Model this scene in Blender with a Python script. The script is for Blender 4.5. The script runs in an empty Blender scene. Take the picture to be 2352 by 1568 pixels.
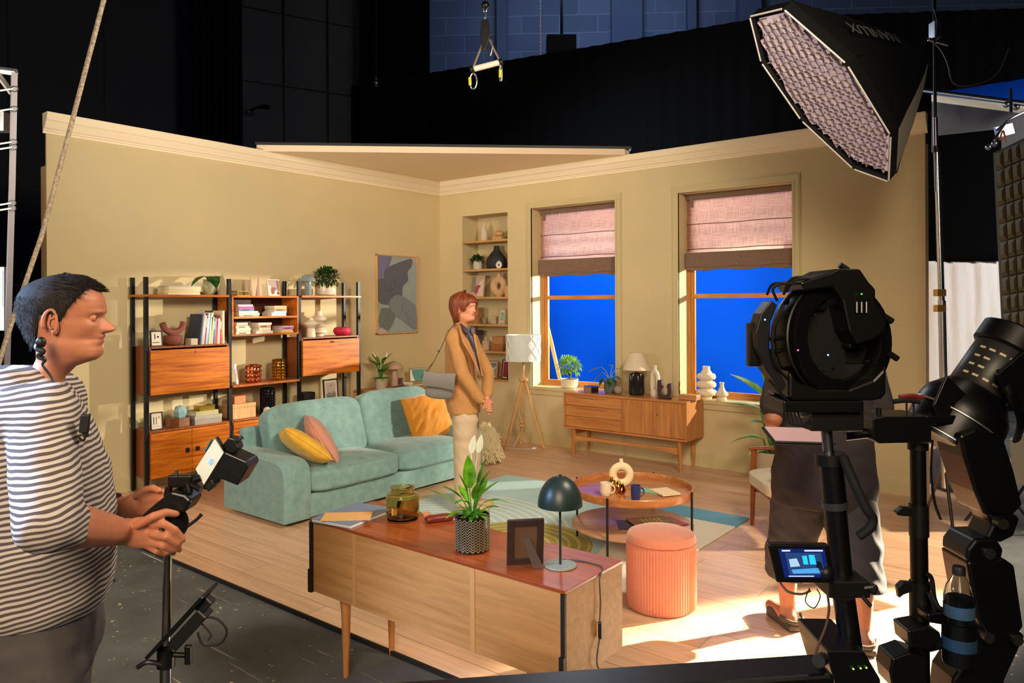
import bpy, bmesh, math, random
from math import sin, cos, pi, radians as R, hypot
from mathutils import Vector as V, Matrix, Euler, noise
random.seed(7)
SC = bpy.context.scene
COL = SC.collection
# ------------------------------------------------------------------ camera
YAW, FPX, HOR, ROLL = 0.669658, 1709.87, 697.12, 0.0045884
CAM = V((6.5933, -6.8534, 1.6))
cd = bpy.data.cameras.new('camera')
cam = bpy.data.objects.new('camera', cd); COL.objects.link(cam)
cam.location = CAM
cam.rotation_euler = (Matrix.Rotation(YAW, 3, 'Z') @ Matrix.Rotation(pi/2, 3, 'X') @ Matrix.Rotation(-ROLL, 3, 'Z')).to_euler()
cd.sensor_fit = 'HORIZONTAL'; cd.sensor_width = 36.0
cd.lens = FPX/2352*36.0
cd.shift_y = -(784-HOR)/2352
cd.clip_start = 0.05; cd.clip_end = 200
SC.camera = cam
# ------------------------------------------------------------------ world, lights, exposure
w = bpy.data.worlds.new('world'); SC.world = w; w.use_nodes = True
bg = w.node_tree.nodes['Background']; bg.inputs[0].default_value = (0.35, 0.45, 0.7, 1); bg.inputs[1].default_value = 0.012
SC.view_settings.view_transform = 'Standard'; SC.view_settings.look = 'None'
SC.view_settings.exposure = 0.0; SC.view_settings.gamma = 1.0; SC.view_settings.use_curve_mapping = False
SC.cycles.max_bounces = 8; SC.cycles.diffuse_bounces = 4; SC.cycles.glossy_bounces = 4; SC.cycles.transmission_bounces = 6
SC.cycles.sample_clamp_indirect = 6.0
def aim(o, tgt):
    o.rotation_euler = (V(tgt)-o.location).to_track_quat('-Z', 'Y').to_euler()
def area(name, loc, tgt, size, power, col, spread=180, sy=None):
    d = bpy.data.lights.new(name, 'AREA'); d.energy = power; d.color = col
    d.shape = 'RECTANGLE'; d.size = size; d.size_y = sy or size; d.spread = R(spread)
    o = bpy.data.objects.new(name, d); COL.objects.link(o); o.location = loc; aim(o, tgt); return o
def spot(name, loc, tgt, power, col, ang, blend=0.3, soft=0.06):
    d = bpy.data.lights.new(name, 'SPOT'); d.energy = power; d.color = col
    d.spot_size = R(ang); d.spot_blend = blend; d.shadow_soft_size = soft
    o = bpy.data.objects.new(name, d); COL.objects.link(o); o.location = loc; aim(o, tgt); return o
area('key_light', (6.3, -3.9, 3.25), (0.0, -3.6, 1.7), 0.9, 132, (1.0, 0.86, 0.67), 150)
area('sofa_fill', (0.5, -7.0, 2.3), (2.0, -3.6, 0.3), 1.0, 10, (1.0, 0.90, 0.78), 75)
spot('floor_wash', (8.7, 1.0, 2.7), (5.9, -1.7, 0.0), 2600, (1.0, 0.86, 0.66), 30, 1.0, 0.08)
area('fill_light', (2.0, -6.4, 2.0), (1.3, -0.9, 4.2), 1.2, 46, (1.0, 0.88, 0.72), 80)
area('blind_backlight', (2.95, 1.7, 2.85), (2.95, 0.2, 2.35), 2.7, 42, (1.0, 0.86, 0.74), 150, 0.4)
area('studio_fill', (7.6, -9.6, 3.6), (4.3, -4.8, 0.7), 2.4, 66, (1.0, 0.78, 0.54), 66)
area('front_bounce_fill', (5.9, -4.85, 2.8), (4.55, -6.1, 1.35), 0.5, 2.5, (1.0, 0.70, 0.48), 80)  # unseen lamp added for the warm light off the set on the striped man
spot('window_lamp_first', (3.95, 2.65, 1.95), (1.95, 0.1, 1.08), 2100, (1.0, 0.92, 0.76), 37, 0.35, 0.05)
spot('window_lamp_second', (6.55, 2.95, 2.3), (3.85, 0.1, 1.2), 1900, (1.0, 0.90, 0.72), 29, 0.3, 0.05)
spot('floor_lamp_beam', (8.3, 1.9, 2.5), (5.8, -2.72, 0.25), 36000, (1.0, 0.86, 0.62), 11, 0.75, 0.05)
area('blue_screen_lamp', (0.6, 1.1, 4.4), (1.8, 3.0, 1.2), 1.2, 230, (0.75, 0.85, 1.0))
area('left_side_lamp', (3.6, -7.2, 2.2), (4.4, -6.25, 1.2), 0.5, 22, (0.38, 0.6, 1.0), 46)
area('right_side_lamp', (9.6, -0.4, 3.6), (8.6, 3.6, 1.2), 1.2, 240, (1.0, 0.97, 0.92), 120)
# ------------------------------------------------------------------ helpers
def ray(u, v):
    X = u-1176; Y = v-HOR; c, s = cos(ROLL), sin(ROLL)
    x = X*c-Y*s; y = X*s+Y*c
    r = x/FPX; up = -y/FPX; c, s = cos(YAW), sin(YAW)
    return V((r*c-s, r*s+c, up))
def pd(u, v, d): return CAM+ray(u, v)*d
def pax(u, v, k, val):
    d = ray(u, v); return CAM+d*((val-CAM[k])/d[k])
def pz(u, v, z): return pax(u, v, 2, z)
def px(u, v, x): return pax(u, v, 0, x)
def py(u, v, y): return pax(u, v, 1, y)
def dep(p):
    d = V(p)-CAM; return -d.x*sin(YAW)+d.y*cos(YAW)
def mpp(p): return dep(p)/FPX
def lin(c):
    def f(x):
        x /= 255.0
        return x/12.92 if x <= 0.04045 else ((x+0.055)/1.055)**2.4
    return (f(c[0]), f(c[1]), f(c[2]), 1.0)

class MB:
    def __init__(s): s.v = []; s.f = []; s.m = []; s.k = 0; s.M = None
    def add(s, vs, fs):
        n = len(s.v)
        for p in vs:
            p = V(p)
            s.v.append(s.M @ p if s.M is not None else p)
        for f in fs: s.f.append(tuple(n+i for i in f)); s.m.append(s.k)
        return s
    def box(s, c, d, rot=None, tap=1.0):
        x, y, z = d[0]/2, d[1]/2, d[2]/2
        vs = [V((-x, -y, -z)), V((x, -y, -z)), V((x, y, -z)), V((-x, y, -z)), V((-x*tap, -y*tap, z)), V((x*tap, -y*tap, z)), V((x*tap, y*tap, z)), V((-x*tap, y*tap, z))]
        if rot is not None:
            m = rot if isinstance(rot, Matrix) else Euler(rot).to_matrix()
            vs = [m @ p for p in vs]
        c = V(c)
        return s.add([p+c for p in vs], [(3, 2, 1, 0), (4, 5, 6, 7), (0, 1, 5, 4), (1, 2, 6, 5), (2, 3, 7, 6), (3, 0, 4, 7)])
    def bb(s, a, b): return s.box([(a[i]+b[i])/2 for i in range(3)], [abs(b[i]-a[i]) for i in range(3)])
    def bar(s, a, b, w, t, up=(0, 0, 1)):
        a = V(a); b = V(b); z = (b-a).normalized(); u = V(up)
        if abs(z.dot(u)) > 0.99: u = V((0, 1, 0))
        x = u.cross(z).normalized(); y = z.cross(x)
        m = Matrix((x, y, z)).transposed()
        return s.box((a+b)/2, (w, t, (b-a).length), m)
    def frame(s, pts, closed=False):
        out = []; n = len(pts); up = None
        for i in range(n):
            a = pts[max(i-1, 0)]; b = pts[min(i+1, n-1)]
            t = (b-a).normalized() if (b-a).length > 1e-9 else V((0, 0, 1))
            if up is None:
                up = V((0, 0, 1)) if abs(t.z) < 0.9 else V((1, 0, 0))
            x = up.cross(t)
            x = x.normalized() if x.length > 1e-6 else V((1, 0, 0))
            up = t.cross(x); out.append((x, up))
        return out
    def tube(s, pts, r, n=8, cap=True, flat=1.0):
        pts = [V(p) for p in pts]; fr = s.frame(pts)
        rr = r if isinstance(r, (list, tuple)) else [r]*len(pts)
        rings = []
        for p, (x, y), q in zip(pts, fr, rr):
            rings.append([p+x*(q*cos(2*pi*j/n))+y*(q*flat*sin(2*pi*j/n)) for j in range(n)])
        return s.loft(rings, cap)
    def cyl(s, a, b, r, r2=None, n=16, cap=True):
        return s.tube([a, b], [r, r if r2 is None else r2], n, cap)
    def loft(s, rings, cap=True, closed=True):
        n = len(rings[0]); vs = [p for r in rings for p in r]; fs = []
        for i in range(len(rings)-1):
            for j in range(n if closed else n-1):
                k = (j+1) % n
                fs.append((i*n+j, i*n+k, (i+1)*n+k, (i+1)*n+j))
        if cap:
            fs.append(tuple(range(n-1, -1, -1))); b = (len(rings)-1)*n; fs.append(tuple(range(b, b+n)))
        return s.add(vs, fs)
    def lathe(s, prof, n=28, c=(0, 0, 0), flute=0, fl=0.0):
        c = V(c); vs = []; fs = []; idx = []
        for r, z in prof:
            if r < 1e-6: idx.append((len(vs), 1)); vs.append(c+V((0, 0, z)))
            else:
                idx.append((len(vs), n))
                for j in range(n):
                    a = 2*pi*j/n; q = r*(1+(fl*cos(flute*a) if flute else 0))
                    vs.append(c+V((q*cos(a), q*sin(a), z)))
        for (a, na), (b, nb) in zip(idx, idx[1:]):
            for j in range(n):
                k = (j+1) % n
                if na == 1 and nb == 1: break
                if na == 1: fs.append((a, b+k, b+j))
                elif nb == 1: fs.append((a+j, a+k, b))
                else: fs.append((a+j, a+k, b+k, b+j))
        return s.add(vs, fs)
    def ell(s, c, r, n=16, rot=None):
        if not isinstance(r, (tuple, list)): r = (r, r, r)
        m = None
        if rot is not None: m = rot if isinstance(rot, Matrix) else Euler(rot).to_matrix()
        prof = [(sin(pi*i/(n//2)), -cos(pi*i/(n//2))) for i in range(n//2+1)]
        t = MB(); t.lathe(prof, n)
        vs = [V((p.x*r[0], p.y*r[1], p.z*r[2])) for p in t.v]
        if m is not None: vs = [m @ p for p in vs]
        return s.add([p+V(c) for p in vs], t.f)
    def prism(s, poly, t, M=None):
        n = len(poly); vs = [V((p[0], p[1], 0)) for p in poly]+[V((p[0], p[1], t)) for p in poly]
        if M is not None: vs = [M @ p for p in vs]
        fs = [tuple(range(n-1, -1, -1)), tuple(range(n, 2*n))]+[(i, (i+1) % n, n+(i+1) % n, n+i) for i in range(n)]
        return s.add(vs, fs)
    def pil(s, c, d, e=0.35, n=10, rot=None, puff=1.0):
        # rounded cushion: superellipse outline, bulging faces
        def sg(x, p): return math.copysign(abs(x)**p, x)
        rings = []; N = n*4
        for i in range(n+1):
            ph = -pi/2+pi*i/n; cz = sg(sin(ph), 0.75*puff); cr = abs(cos(ph))**e if abs(cos(ph)) > 1e-9 else 0.0
            rings.append([V((d[0]/2*cr*sg(cos(2*pi*j/N), e), d[1]/2*cr*sg(sin(2*pi*j/N), e), d[2]/2*cz)) for j in range(N)])
        m = None
        if rot is not None: m = rot if isinstance(rot, Matrix) else Euler(rot).to_matrix()
        rr = [[(m @ p if m is not None else p)+V(c) for p in r] for r in rings]
        return s.loft(rr[1:-1], True)
    def obj(s, name, mat, par=None, loc=None, rot=None, smooth=True, bev=0, seg=2, sub=0, ang=38, weld=False):
        me = bpy.data.meshes.new(name)
        me.from_pydata([tuple(p) for p in s.v], [], s.f)
        mats = mat if isinstance(mat, (list, tuple)) else [mat]
        for m in mats: me.materials.append(m)
        me.polygons.foreach_set('material_index', s.m)
        bm = bmesh.new(); bm.from_mesh(me)
        if weld: bmesh.ops.remove_doubles(bm, verts=bm.verts, dist=1e-5)
        bmesh.ops.recalc_face_normals(bm, faces=bm.faces)
        bm.to_mesh(me); bm.free()
        if smooth:
            me.shade_smooth(); me.set_sharp_from_angle(angle=R(ang))
        o = bpy.data.objects.new(name, me); COL.objects.link(o)
        if par is not None: o.parent = par
        if loc is not None: o.location = loc
        if rot is not None: o.rotation_euler = rot
        if bev:
            b = o.modifiers.new('bevel', 'BEVEL'); b.width = bev; b.segments = seg; b.limit_method = 'ANGLE'; b.angle_limit = R(40)
        if sub:
            b = o.modifiers.new('sub', 'SUBSURF'); b.levels = sub; b.render_levels = sub
        return o
def thing(name, label, cat, loc=(0, 0, 0), rz=0, group=None):
    o = bpy.data.objects.new(name, None); COL.objects.link(o); o.empty_display_size = 0.1
    o.location = loc; o.rotation_euler = (0, 0, rz) if not isinstance(rz, tuple) else rz
    return T(o, label, cat, group)
def T(o, label, cat, group=None):
    o['label'] = label; o['category'] = cat
    if group: o['group'] = group
    return o
def S(o): o['kind'] = 'structure'; return o
def lab(o, t): o['label'] = t; return o
def copy_tree(o, par=None):
    c = o.copy(); COL.objects.link(c)
    if par is not None: c.parent = par
    for ch in list(o.children): copy_tree(ch, c)
    return c
def remeshed(mb, name, mat, vox, par=None, loc=None, rot=None, it=6, fac=0.5, disp=None):
    o = mb.obj('tmp', mat, smooth=False)
    m = o.modifiers.new('r', 'REMESH'); m.mode = 'VOXEL'; m.voxel_size = vox; m.use_smooth_shade = True
    q = o.modifiers.new('s', 'SMOOTH'); q.iterations = it; q.factor = fac
    dg = bpy.context.evaluated_depsgraph_get(); dg.update()
    me = bpy.data.meshes.new_from_object(o.evaluated_get(dg)); me.name = name
    old = o.data; bpy.data.objects.remove(o); bpy.data.meshes.remove(old)
    if disp:
        nv = [V(v.co) for v in me.vertices]; nn = [V(v.normal) for v in me.vertices]
        for v, p, n in zip(me.vertices, nv, nn): v.co = p+n*disp(p, n)
    me.materials.clear()
    for mm in (mat if isinstance(mat, (list, tuple)) else [mat]): me.materials.append(mm)
    me.shade_smooth()
    o = bpy.data.objects.new(name, me); COL.objects.link(o)
    if par is not None: o.parent = par
    if loc is not None: o.location = loc
    if rot is not None: o.rotation_euler = rot
    return o
# tapered limb chain of overlapping spheres/cones for remeshing
def limb(mb, pts, rad, n=12):
    pts = [V(p) for p in pts]
    for i, p in enumerate(pts): mb.ell(p, rad[i], 12)
    for i in range(len(pts)-1): mb.cyl(pts[i], pts[i+1], rad[i], rad[i+1], n)
def spl(pts, n=8):
    pts = [V(p) for p in pts]; out = []
    for i in range(len(pts)-1):
        p0 = pts[max(i-1, 0)]; p1 = pts[i]; p2 = pts[i+1]; p3 = pts[min(i+2, len(pts)-1)]
        for k in range(n):
            t = k/n
            out.append(0.5*((2*p1)+(p2-p0)*t+(2*p0-5*p1+4*p2-p3)*t*t+(3*p1-p0-3*p2+p3)*t**3))
    return out+[pts[-1]]
# ------------------------------------------------------------------ materials
def newmat(name):
    m = bpy.data.materials.new(name); m.use_nodes = True
    return m, m.node_tree, m.node_tree.nodes, m.node_tree.links, m.node_tree.nodes['Principled BSDF']
def mat(name, c, rough=0.6, metal=0.0, var=0.0, vs=6.0, bump=0.0, bs=60.0, spec=0.4, emit=None, es=0.0, stretch=None, sheen=0, coat=0):
    m, nt, N, L, p = newmat(name); col = lin(c)
    p.inputs['Base Color'].default_value = col; p.inputs['Roughness'].default_value = rough
    p.inputs['Metallic'].default_value = metal; p.inputs['Specular IOR Level'].default_value = spec
    if sheen: p.inputs['Sheen Weight'].default_value = sheen
    if coat: p.inputs['Coat Weight'].default_value = coat; p.inputs['Coat Roughness'].default_value = 0.12
    if emit: p.inputs['Emission Color'].default_value = lin(emit); p.inputs['Emission Strength'].default_value = es
    if var or bump:
        tc = N.new('ShaderNodeTexCoord'); src = tc.outputs['Object']
        if stretch:
            mp = N.new('ShaderNodeMapping'); mp.inputs['Scale'].default_value = stretch; L.new(src, mp.inputs[0]); src = mp.outputs[0]
    if var:
        n = N.new('ShaderNodeTexNoise'); n.inputs['Scale'].default_value = vs; n.inputs['Detail'].default_value = 5
        L.new(src, n.inputs['Vector'])
        r = N.new('ShaderNodeValToRGB'); r.color_ramp.elements[0].position = 0.3; r.color_ramp.elements[1].position = 0.7
        r.color_ramp.elements[0].color = tuple(max(0, x*(1-var)) for x in col[:3])+(1,)
        r.color_ramp.elements[1].color = tuple(min(1, x*(1+var)) for x in col[:3])+(1,)
        L.new(n.outputs['Fac'], r.inputs[0]); L.new(r.outputs[0], p.inputs['Base Color'])
    if bump:
        n = N.new('ShaderNodeTexNoise'); n.inputs['Scale'].default_value = bs; n.inputs['Detail'].default_value = 4
        L.new(src, n.inputs['Vector'])
        b = N.new('ShaderNodeBump'); b.inputs['Strength'].default_value = bump; b.inputs['Distance'].default_value = 0.01
        L.new(n.outputs['Fac'], b.inputs['Height']); L.new(b.outputs[0], p.inputs['Normal'])
    return m
def wood(name, c1, c2, grain='x', sc=3.0, rough=0.4, spec=0.4, ratio=14, bump=0.05, coat=0):
    m, nt, N, L, p = newmat(name)
    tc = N.new('ShaderNodeTexCoord'); mp = N.new('ShaderNodeMapping'); L.new(tc.outputs['Object'], mp.inputs[0])
    s = [ratio, ratio, ratio]; s['xyz'.index(grain)] = 1.0; mp.inputs['Scale'].default_value = s
    n = N.new('ShaderNodeTexNoise'); n.inputs['Scale'].default_value = sc; n.inputs['Detail'].default_value = 7; n.inputs['Roughness'].default_value = 0.62; n.inputs['Distortion'].default_value = 0.6
    L.new(mp.outputs[0], n.inputs['Vector'])
    r = N.new('ShaderNodeValToRGB'); r.color_ramp.elements[0].position = 0.32; r.color_ramp.elements[1].position = 0.66
    r.color_ramp.elements[0].color = lin(c1); r.color_ramp.elements[1].color = lin(c2)
    L.new(n.outputs['Fac'], r.inputs[0]); L.new(r.outputs[0], p.inputs['Base Color'])
    p.inputs['Roughness'].default_value = rough; p.inputs['Specular IOR Level'].default_value = spec
    if coat: p.inputs['Coat Weight'].default_value = coat; p.inputs['Coat Roughness'].default_value = 0.15
    b = N.new('ShaderNodeBump'); b.inputs['Strength'].default_value = bump; b.inputs['Distance'].default_value = 0.004
    L.new(n.outputs['Fac'], b.inputs['Height']); L.new(b.outputs[0], p.inputs['Normal'])
    return m
def glassmat(name, c, rough=0.02, ior=1.45):
    m, nt, N, L, p = newmat(name)
    p.inputs['Base Color'].default_value = lin(c); p.inputs['Roughness'].default_value = rough
    p.inputs['Transmission Weight'].default_value = 1.0; p.inputs['IOR'].default_value = ior
    return m
_mc = {}
def C(c, rough=0.6, metal=0.0, **k):
    key = (tuple(c), rough, metal, tuple(sorted(k.items())))
    if key not in _mc: _mc[key] = mat('colour_%d' % len(_mc), c, rough, metal, **k)
    return _mc[key]
def grad2(name, fn):  # fn(nt,N,L,p): custom node material
    m, nt, N, L, p = newmat(name); fn(nt, N, L, p); return m
M_teakX = wood('teak_x', (136, 66, 20), (190, 108, 42), 'x', 2.6, 0.38)
M_teakY = wood('teak_y', (150, 66, 8), (220, 128, 34), 'y', 2.2, 0.34, ratio=20)
M_teakZ = wood('teak_z', (120, 58, 22), (165, 90, 40), 'z', 2.6, 0.4)
M_darkwood = wood('dark_wood_back', (66, 34, 16), (96, 52, 26), 'y', 2.6, 0.5)
M_oakX = wood('oak_x', (150, 104, 58), (186, 136, 82), 'x', 3, 0.45)
M_oakY = wood('oak_y', (156, 102, 54), (192, 138, 84), 'y', 3, 0.45)
M_oakZ = wood('oak_z', (190, 140, 82), (222, 176, 116), 'z', 3, 0.45)
M_black = C((18, 18, 20), 0.45)
M_blackgloss = C((10, 10, 12), 0.22)
M_rubber = C((14, 14, 15), 0.75)
M_white = C((228, 224, 214), 0.5)
M_cream = C((226, 212, 184), 0.6)
M_steel = C((170, 172, 176), 0.28, 1.0)
M_gold = C((206, 158, 60), 0.2, 1.0)
M_soil = C((40, 28, 20), 0.95)
# ------------------------------------------------------------------ the set: floors, walls, trim
def CF(r, f, z=0.0): return V((CAM.x+r*cos(YAW)-f*sin(YAW), CAM.y+r*sin(YAW)+f*cos(YAW), z))
def m_floor(nt, N, L, p):
    tc = N.new('ShaderNodeTexCoord'); b = N.new('ShaderNodeTexBrick'); L.new(tc.outputs['Object'], b.inputs['Vector'])
    b.inputs['Scale'].default_value = 1.0; b.inputs['Brick Width'].default_value = 1.28; b.inputs['Row Height'].default_value = 0.19
    b.inputs['Mortar Size'].default_value = 0.0018; b.offset = 0.37
    b.inputs['Color1'].default_value = lin((226, 184, 148)); b.inputs['Color2'].default_value = lin((212, 170, 134)); b.inputs['Mortar'].default_value = lin((128, 92, 62))
    mp = N.new('ShaderNodeMapping'); mp.inputs['Scale'].default_value = (1.2, 16, 1); L.new(tc.outputs['Object'], mp.inputs[0])
    n = N.new('ShaderNodeTexNoise'); n.inputs['Scale'].default_value = 1.7; n.inputs['Detail'].default_value = 7; n.inputs['Distortion'].default_value = 0.5; L.new(mp.outputs[0], n.inputs['Vector'])
    mx = N.new('ShaderNodeMix'); mx.data_type = 'RGBA'; mx.blend_type = 'MULTIPLY'; mx.inputs[0].default_value = 0.5
    r = N.new('ShaderNodeValToRGB'); r.color_ramp.elements[0].position = 0.3; r.color_ramp.elements[0].color = (0.55, 0.5, 0.44, 1); r.color_ramp.elements[1].position = 0.66; r.color_ramp.elements[1].color = (1, 1, 1, 1)
    L.new(n.outputs['Fac'], r.inputs[0]); L.new(b.outputs['Color'], mx.inputs[6]); L.new(r.outputs[0], mx.inputs[7]); L.new(mx.outputs[2], p.inputs['Base Color'])
    p.inputs['Roughness'].default_value = 0.34; p.inputs['Specular IOR Level'].default_value = 0.5
    bp = N.new('ShaderNodeBump'); bp.inputs['Strength'].default_value = 0.25; bp.inputs['Distance'].default_value = 0.003; bp.invert = True
    L.new(b.outputs['Fac'], bp.inputs['Height']); L.new(bp.outputs[0], p.inputs['Normal'])
M_floor = grad2('laminate_planks', m_floor)
def m_conc(nt, N, L, p):
    tc = N.new('ShaderNodeTexCoord')
    n = N.new('ShaderNodeTexNoise'); n.inputs['Scale'].default_value = 1.6; n.inputs['Detail'].default_value = 9; n.inputs['Roughness'].default_value = 0.65; L.new(tc.outputs['Object'], n.inputs['Vector'])
    r = N.new('ShaderNodeValToRGB'); r.color_ramp.elements[0].position = 0.32; r.color_ramp.elements[0].color = lin((58, 62, 62)); r.color_ramp.elements[1].position = 0.72; r.color_ramp.elements[1].color = lin((104, 108, 108))
    L.new(n.outputs['Fac'], r.inputs[0])
    # worn scratches and paint flecks
    prev = r.outputs[0]
    for i, (rz, sx, sy, sc, th, cc) in enumerate([(0.5, 0.35, 9, 3.2, 0.68, (176, 172, 156)), (-0.65, 0.3, 10, 2.6, 0.685, (168, 164, 150)), (0.1, 1, 1, 30, 0.69, (190, 184, 160))]):
        mp = N.new('ShaderNodeMapping'); mp.inputs['Rotation'].default_value = (0, 0, rz); mp.inputs['Scale'].default_value = (sx, sy, 1); L.new(tc.outputs['Object'], mp.inputs[0])
        k = N.new('ShaderNodeTexNoise'); k.inputs['Scale'].default_value = sc; k.inputs['Detail'].default_value = 3; L.new(mp.outputs[0], k.inputs['Vector'])
        q = N.new('ShaderNodeValToRGB'); q.color_ramp.elements[0].position = th; q.color_ramp.elements[1].position = th+0.03
        L.new(k.outputs['Fac'], q.inputs[0])
        mx = N.new('ShaderNodeMix'); mx.data_type = 'RGBA'; L.new(q.outputs[0], mx.inputs[0]); L.new(prev, mx.inputs[6]); mx.inputs[7].default_value = lin(cc); prev = mx.outputs[2]
    L.new(prev, p.inputs['Base Color']); p.inputs['Roughness'].default_value = 0.55
M_conc = grad2('worn_studio_floor', m_conc)
S(MB().bb((-14, -14, -0.12), (22, 22, -0.02)).obj('floor', M_conc, smooth=False))
mb = MB(); mb.prism([(-0.25, 0.6), (-0.25, -4.5), (4.36, -4.5), (5.62, -4.5), (5.84, -3.2), (5.95, -3.2), (5.88, -0.6), (5.9, 0.6)][::-1], 0.018)
o = S(mb.obj('floor_platform', M_floor, loc=(0, 0, -0.018), smooth=False))
mb = MB(); mb.bb((-0.25, -4.512, -0.02), (5.62, -4.5, 0.001)); S(mb.obj('trim_1', C((30, 26, 22), 0.7), smooth=False))
M_wall = mat('olive_wall_paint', (207, 189, 146), 0.75, var=0.03, vs=2.0, bump=0.04, bs=220, spec=0.25)
M_crown = mat('cream_cornice_paint', (238, 222, 190), 0.6, spec=0.3)
M_ply = wood('raw_pine', (206, 160, 104), (230, 188, 132), 'z', 2.2, 0.6)
WH = 3.12
mb = MB(); mb.bb((-0.02, -4.5, 0), (0, 0.0, WH)); wl = S(mb.obj('wall_left', M_wall, smooth=False))
mb = MB()
for y in (-4.5, -3.3, -2.1, -0.9): mb.bb((-0.115, y, 0), (-0.0205, y+0.045, 2.72))
for z in (0.0, 1.2, 2.675): mb.bb((-0.113, -4.45, z), (-0.021, 0.0, z+0.04))
mb.obj('timber_bracing', M_ply, wl, smooth=False)
mb = MB()
def wblk(x0, x1, z0, z1, y1=0.3): mb.bb((x0, 0.0, z0), (x1, y1, z1))
AX0, AX1, AZ0, AZ1 = 0.385, 1.105, 0.672, 2.68
W1 = (1.465, 2.575, 0.65, 2.69); W2 = (3.295, 4.41, 0.65, 2.69)
wblk(-0.02, AX0, 0, WH); wblk(AX0, AX1, 0, AZ0); wblk(AX0, AX1, AZ1, WH); mb.bb((AX0, 0.3, AZ0), (AX1, 0.32, AZ1))
wblk(AX1, W1[0], 0, WH); wblk(W1[0], W1[1], 0, W1[2]); wblk(W1[0], W1[1], W1[3], WH)
wblk(W1[1], W2[0], 0, WH); wblk(W2[0], W2[1], 0, W2[2]); wblk(W2[0], W2[1], W2[3], WH); wblk(W2[1], 4.6, 0, WH); wblk(4.6, 5.47, 0, WH, 0.05)
wb = S(mb.obj('wall_back', M_wall, smooth=False))
mb = MB(); mb.bb((5.425, 0.051, 0), (5.47, 0.14, 2.9)); mb.bb((4.62, 0.051, 0), (4.665, 0.14, 2.9)); mb.obj('timber_bracing', M_ply, wb, smooth=False)
# cornice
prof = [(0.0, 2.972), (0.012, 2.972), (0.012, 2.99), (0.022, 2.994), (0.026, 3.006), (0.04, 3.012), (0.072, 3.062), (0.078, 3.066), (0.086, 3.072), (0.1, 3.118), (0.1, 3.13), (0.0, 3.13)]
def sweep(along, a, b):
    rings = []
    for t in (a, b): rings.append([V((q, t, z)) if along == 'y' else V((t, -q, z)) for q, z in prof])
    return MB().loft(rings, True)
S(sweep('y', -4.527, 0.0).obj('trim_2', [M_crown], smooth=False)); S(sweep('x', 0.0, 5.49).obj('trim_3', [M_crown], smooth=False))
# baseboards
def basep(along, a, b):
    pr = [(0, 0), (0.016, 0), (0.016, 0.1), (0.012, 0.104), (0.012, 0.112), (0.01, 0.128), (0.006, 0.14), (0, 0.14)]
    return MB().loft([[V((q, t, z)) if along == 'y' else V((t, -q, z)) for q, z in pr] for t in (a, b)], True)
M_base = mat('olive_trim_paint', (200, 184, 138), 0.5, spec=0.35)
S(basep('y', -4.5, 0).obj('baseboard_left', M_base, smooth=False)); S(basep('x', 0, 5.47).obj('baseboard_back', M_base, smooth=False))
# corner ceiling panel
mb = MB(); mb.prism([(0.0, 0.0), (2.75, -0.02), (2.75, -0.13), (0.05, -2.62), (0.0, -2.62)][::-1], 0.05); mb.k = 1
cl = mb.obj('ceiling', [mat('ceiling_card', (236, 216, 182), 0.7), M_black], loc=(0, 0, 3.131), smooth=False); S(cl)
mb = MB(); mb.prism([(0.05, -2.66), (0.0, -2.62), (0.0, 0.0), (2.75, 0.0), (2.82, -0.1)], 0.025); mb.obj('black_cloth_cover', M_black, cl, loc=(0, 0, 0.051), smooth=False)
mb = MB(); mb.bar((0.04, -2.635, 0.02), (2.76, -0.135, 0.02), 0.012, 0.062); mb.obj('front_lip', C((226, 200, 168), 0.7), cl, smooth=False)
# alcove shelves belong to the wall
M_shelf = wood('alcove_shelf_wood', (176, 128, 70), (206, 158, 98), 'x', 3, 0.5)
for z in (2.368, 2.022, 1.683, 1.354, 1.031, 0.697):
    mb = MB().bb((AX0+0.001, 0.004, z-0.024), (AX1-0.001, 0.299, z)); mb.obj('alcove_shelf', M_shelf, wb, smooth=False)
# windows
M_winwood = wood('window_pine', (178, 112, 48), (212, 146, 74), 'z', 2.5, 0.4)
M_winwoodX = wood('window_pine_rail', (178, 112, 48), (212, 146, 74), 'x', 2.5, 0.4)
M_fabric = None
def m_blind(nt, N, L, p):
    tc = N.new('ShaderNodeTexCoord'); out = None
    for k, s in enumerate([(7, 1, 320), (240, 1, 7)]):
        mp = N.new('ShaderNodeMapping'); mp.inputs['Scale'].default_value = s; L.new(tc.outputs['Object'], mp.inputs[0])
        n = N.new('ShaderNodeTexNoise'); n.inputs['Scale'].default_value = 1.0; n.inputs['Detail'].default_value = 3; L.new(mp.outputs[0], n.inputs['Vector'])
        if out is None: out = n.outputs['Fac']
        else:
            a = N.new('ShaderNodeMath'); a.operation = 'ADD'; L.new(out, a.inputs[0]); L.new(n.outputs['Fac'], a.inputs[1]); out = a.outputs[0]
    r = N.new('ShaderNodeValToRGB'); r.color_ramp.elements[0].position = 0.36; r.color_ramp.elements[1].position = 0.62
    h = N.new('ShaderNodeMath'); h.operation = 'MULTIPLY'; h.inputs[1].default_value = 0.5; L.new(out, h.inputs[0]); L.new(h.outputs[0], r.inputs[0])
    r.color_ramp.elements[0].color = lin((176, 132, 116)); r.color_ramp.elements[1].color = lin((240, 200, 180))
    d = N.new('ShaderNodeBsdfDiffuse'); t = N.new('ShaderNodeBsdfTranslucent'); mx = N.new('ShaderNodeMixShader'); mx.inputs[0].default_value = 0.72
    L.new(r.outputs[0], d.inputs[0]); L.new(r.outputs[0], t.inputs[0]); L.new(d.outputs[0], mx.inputs[1]); L.new(t.outputs[0], mx.inputs[2])
    L.new(mx.outputs[0], N['Material Output'].inputs['Surface'])
M_blind = grad2('linen_blind', m_blind)
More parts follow.
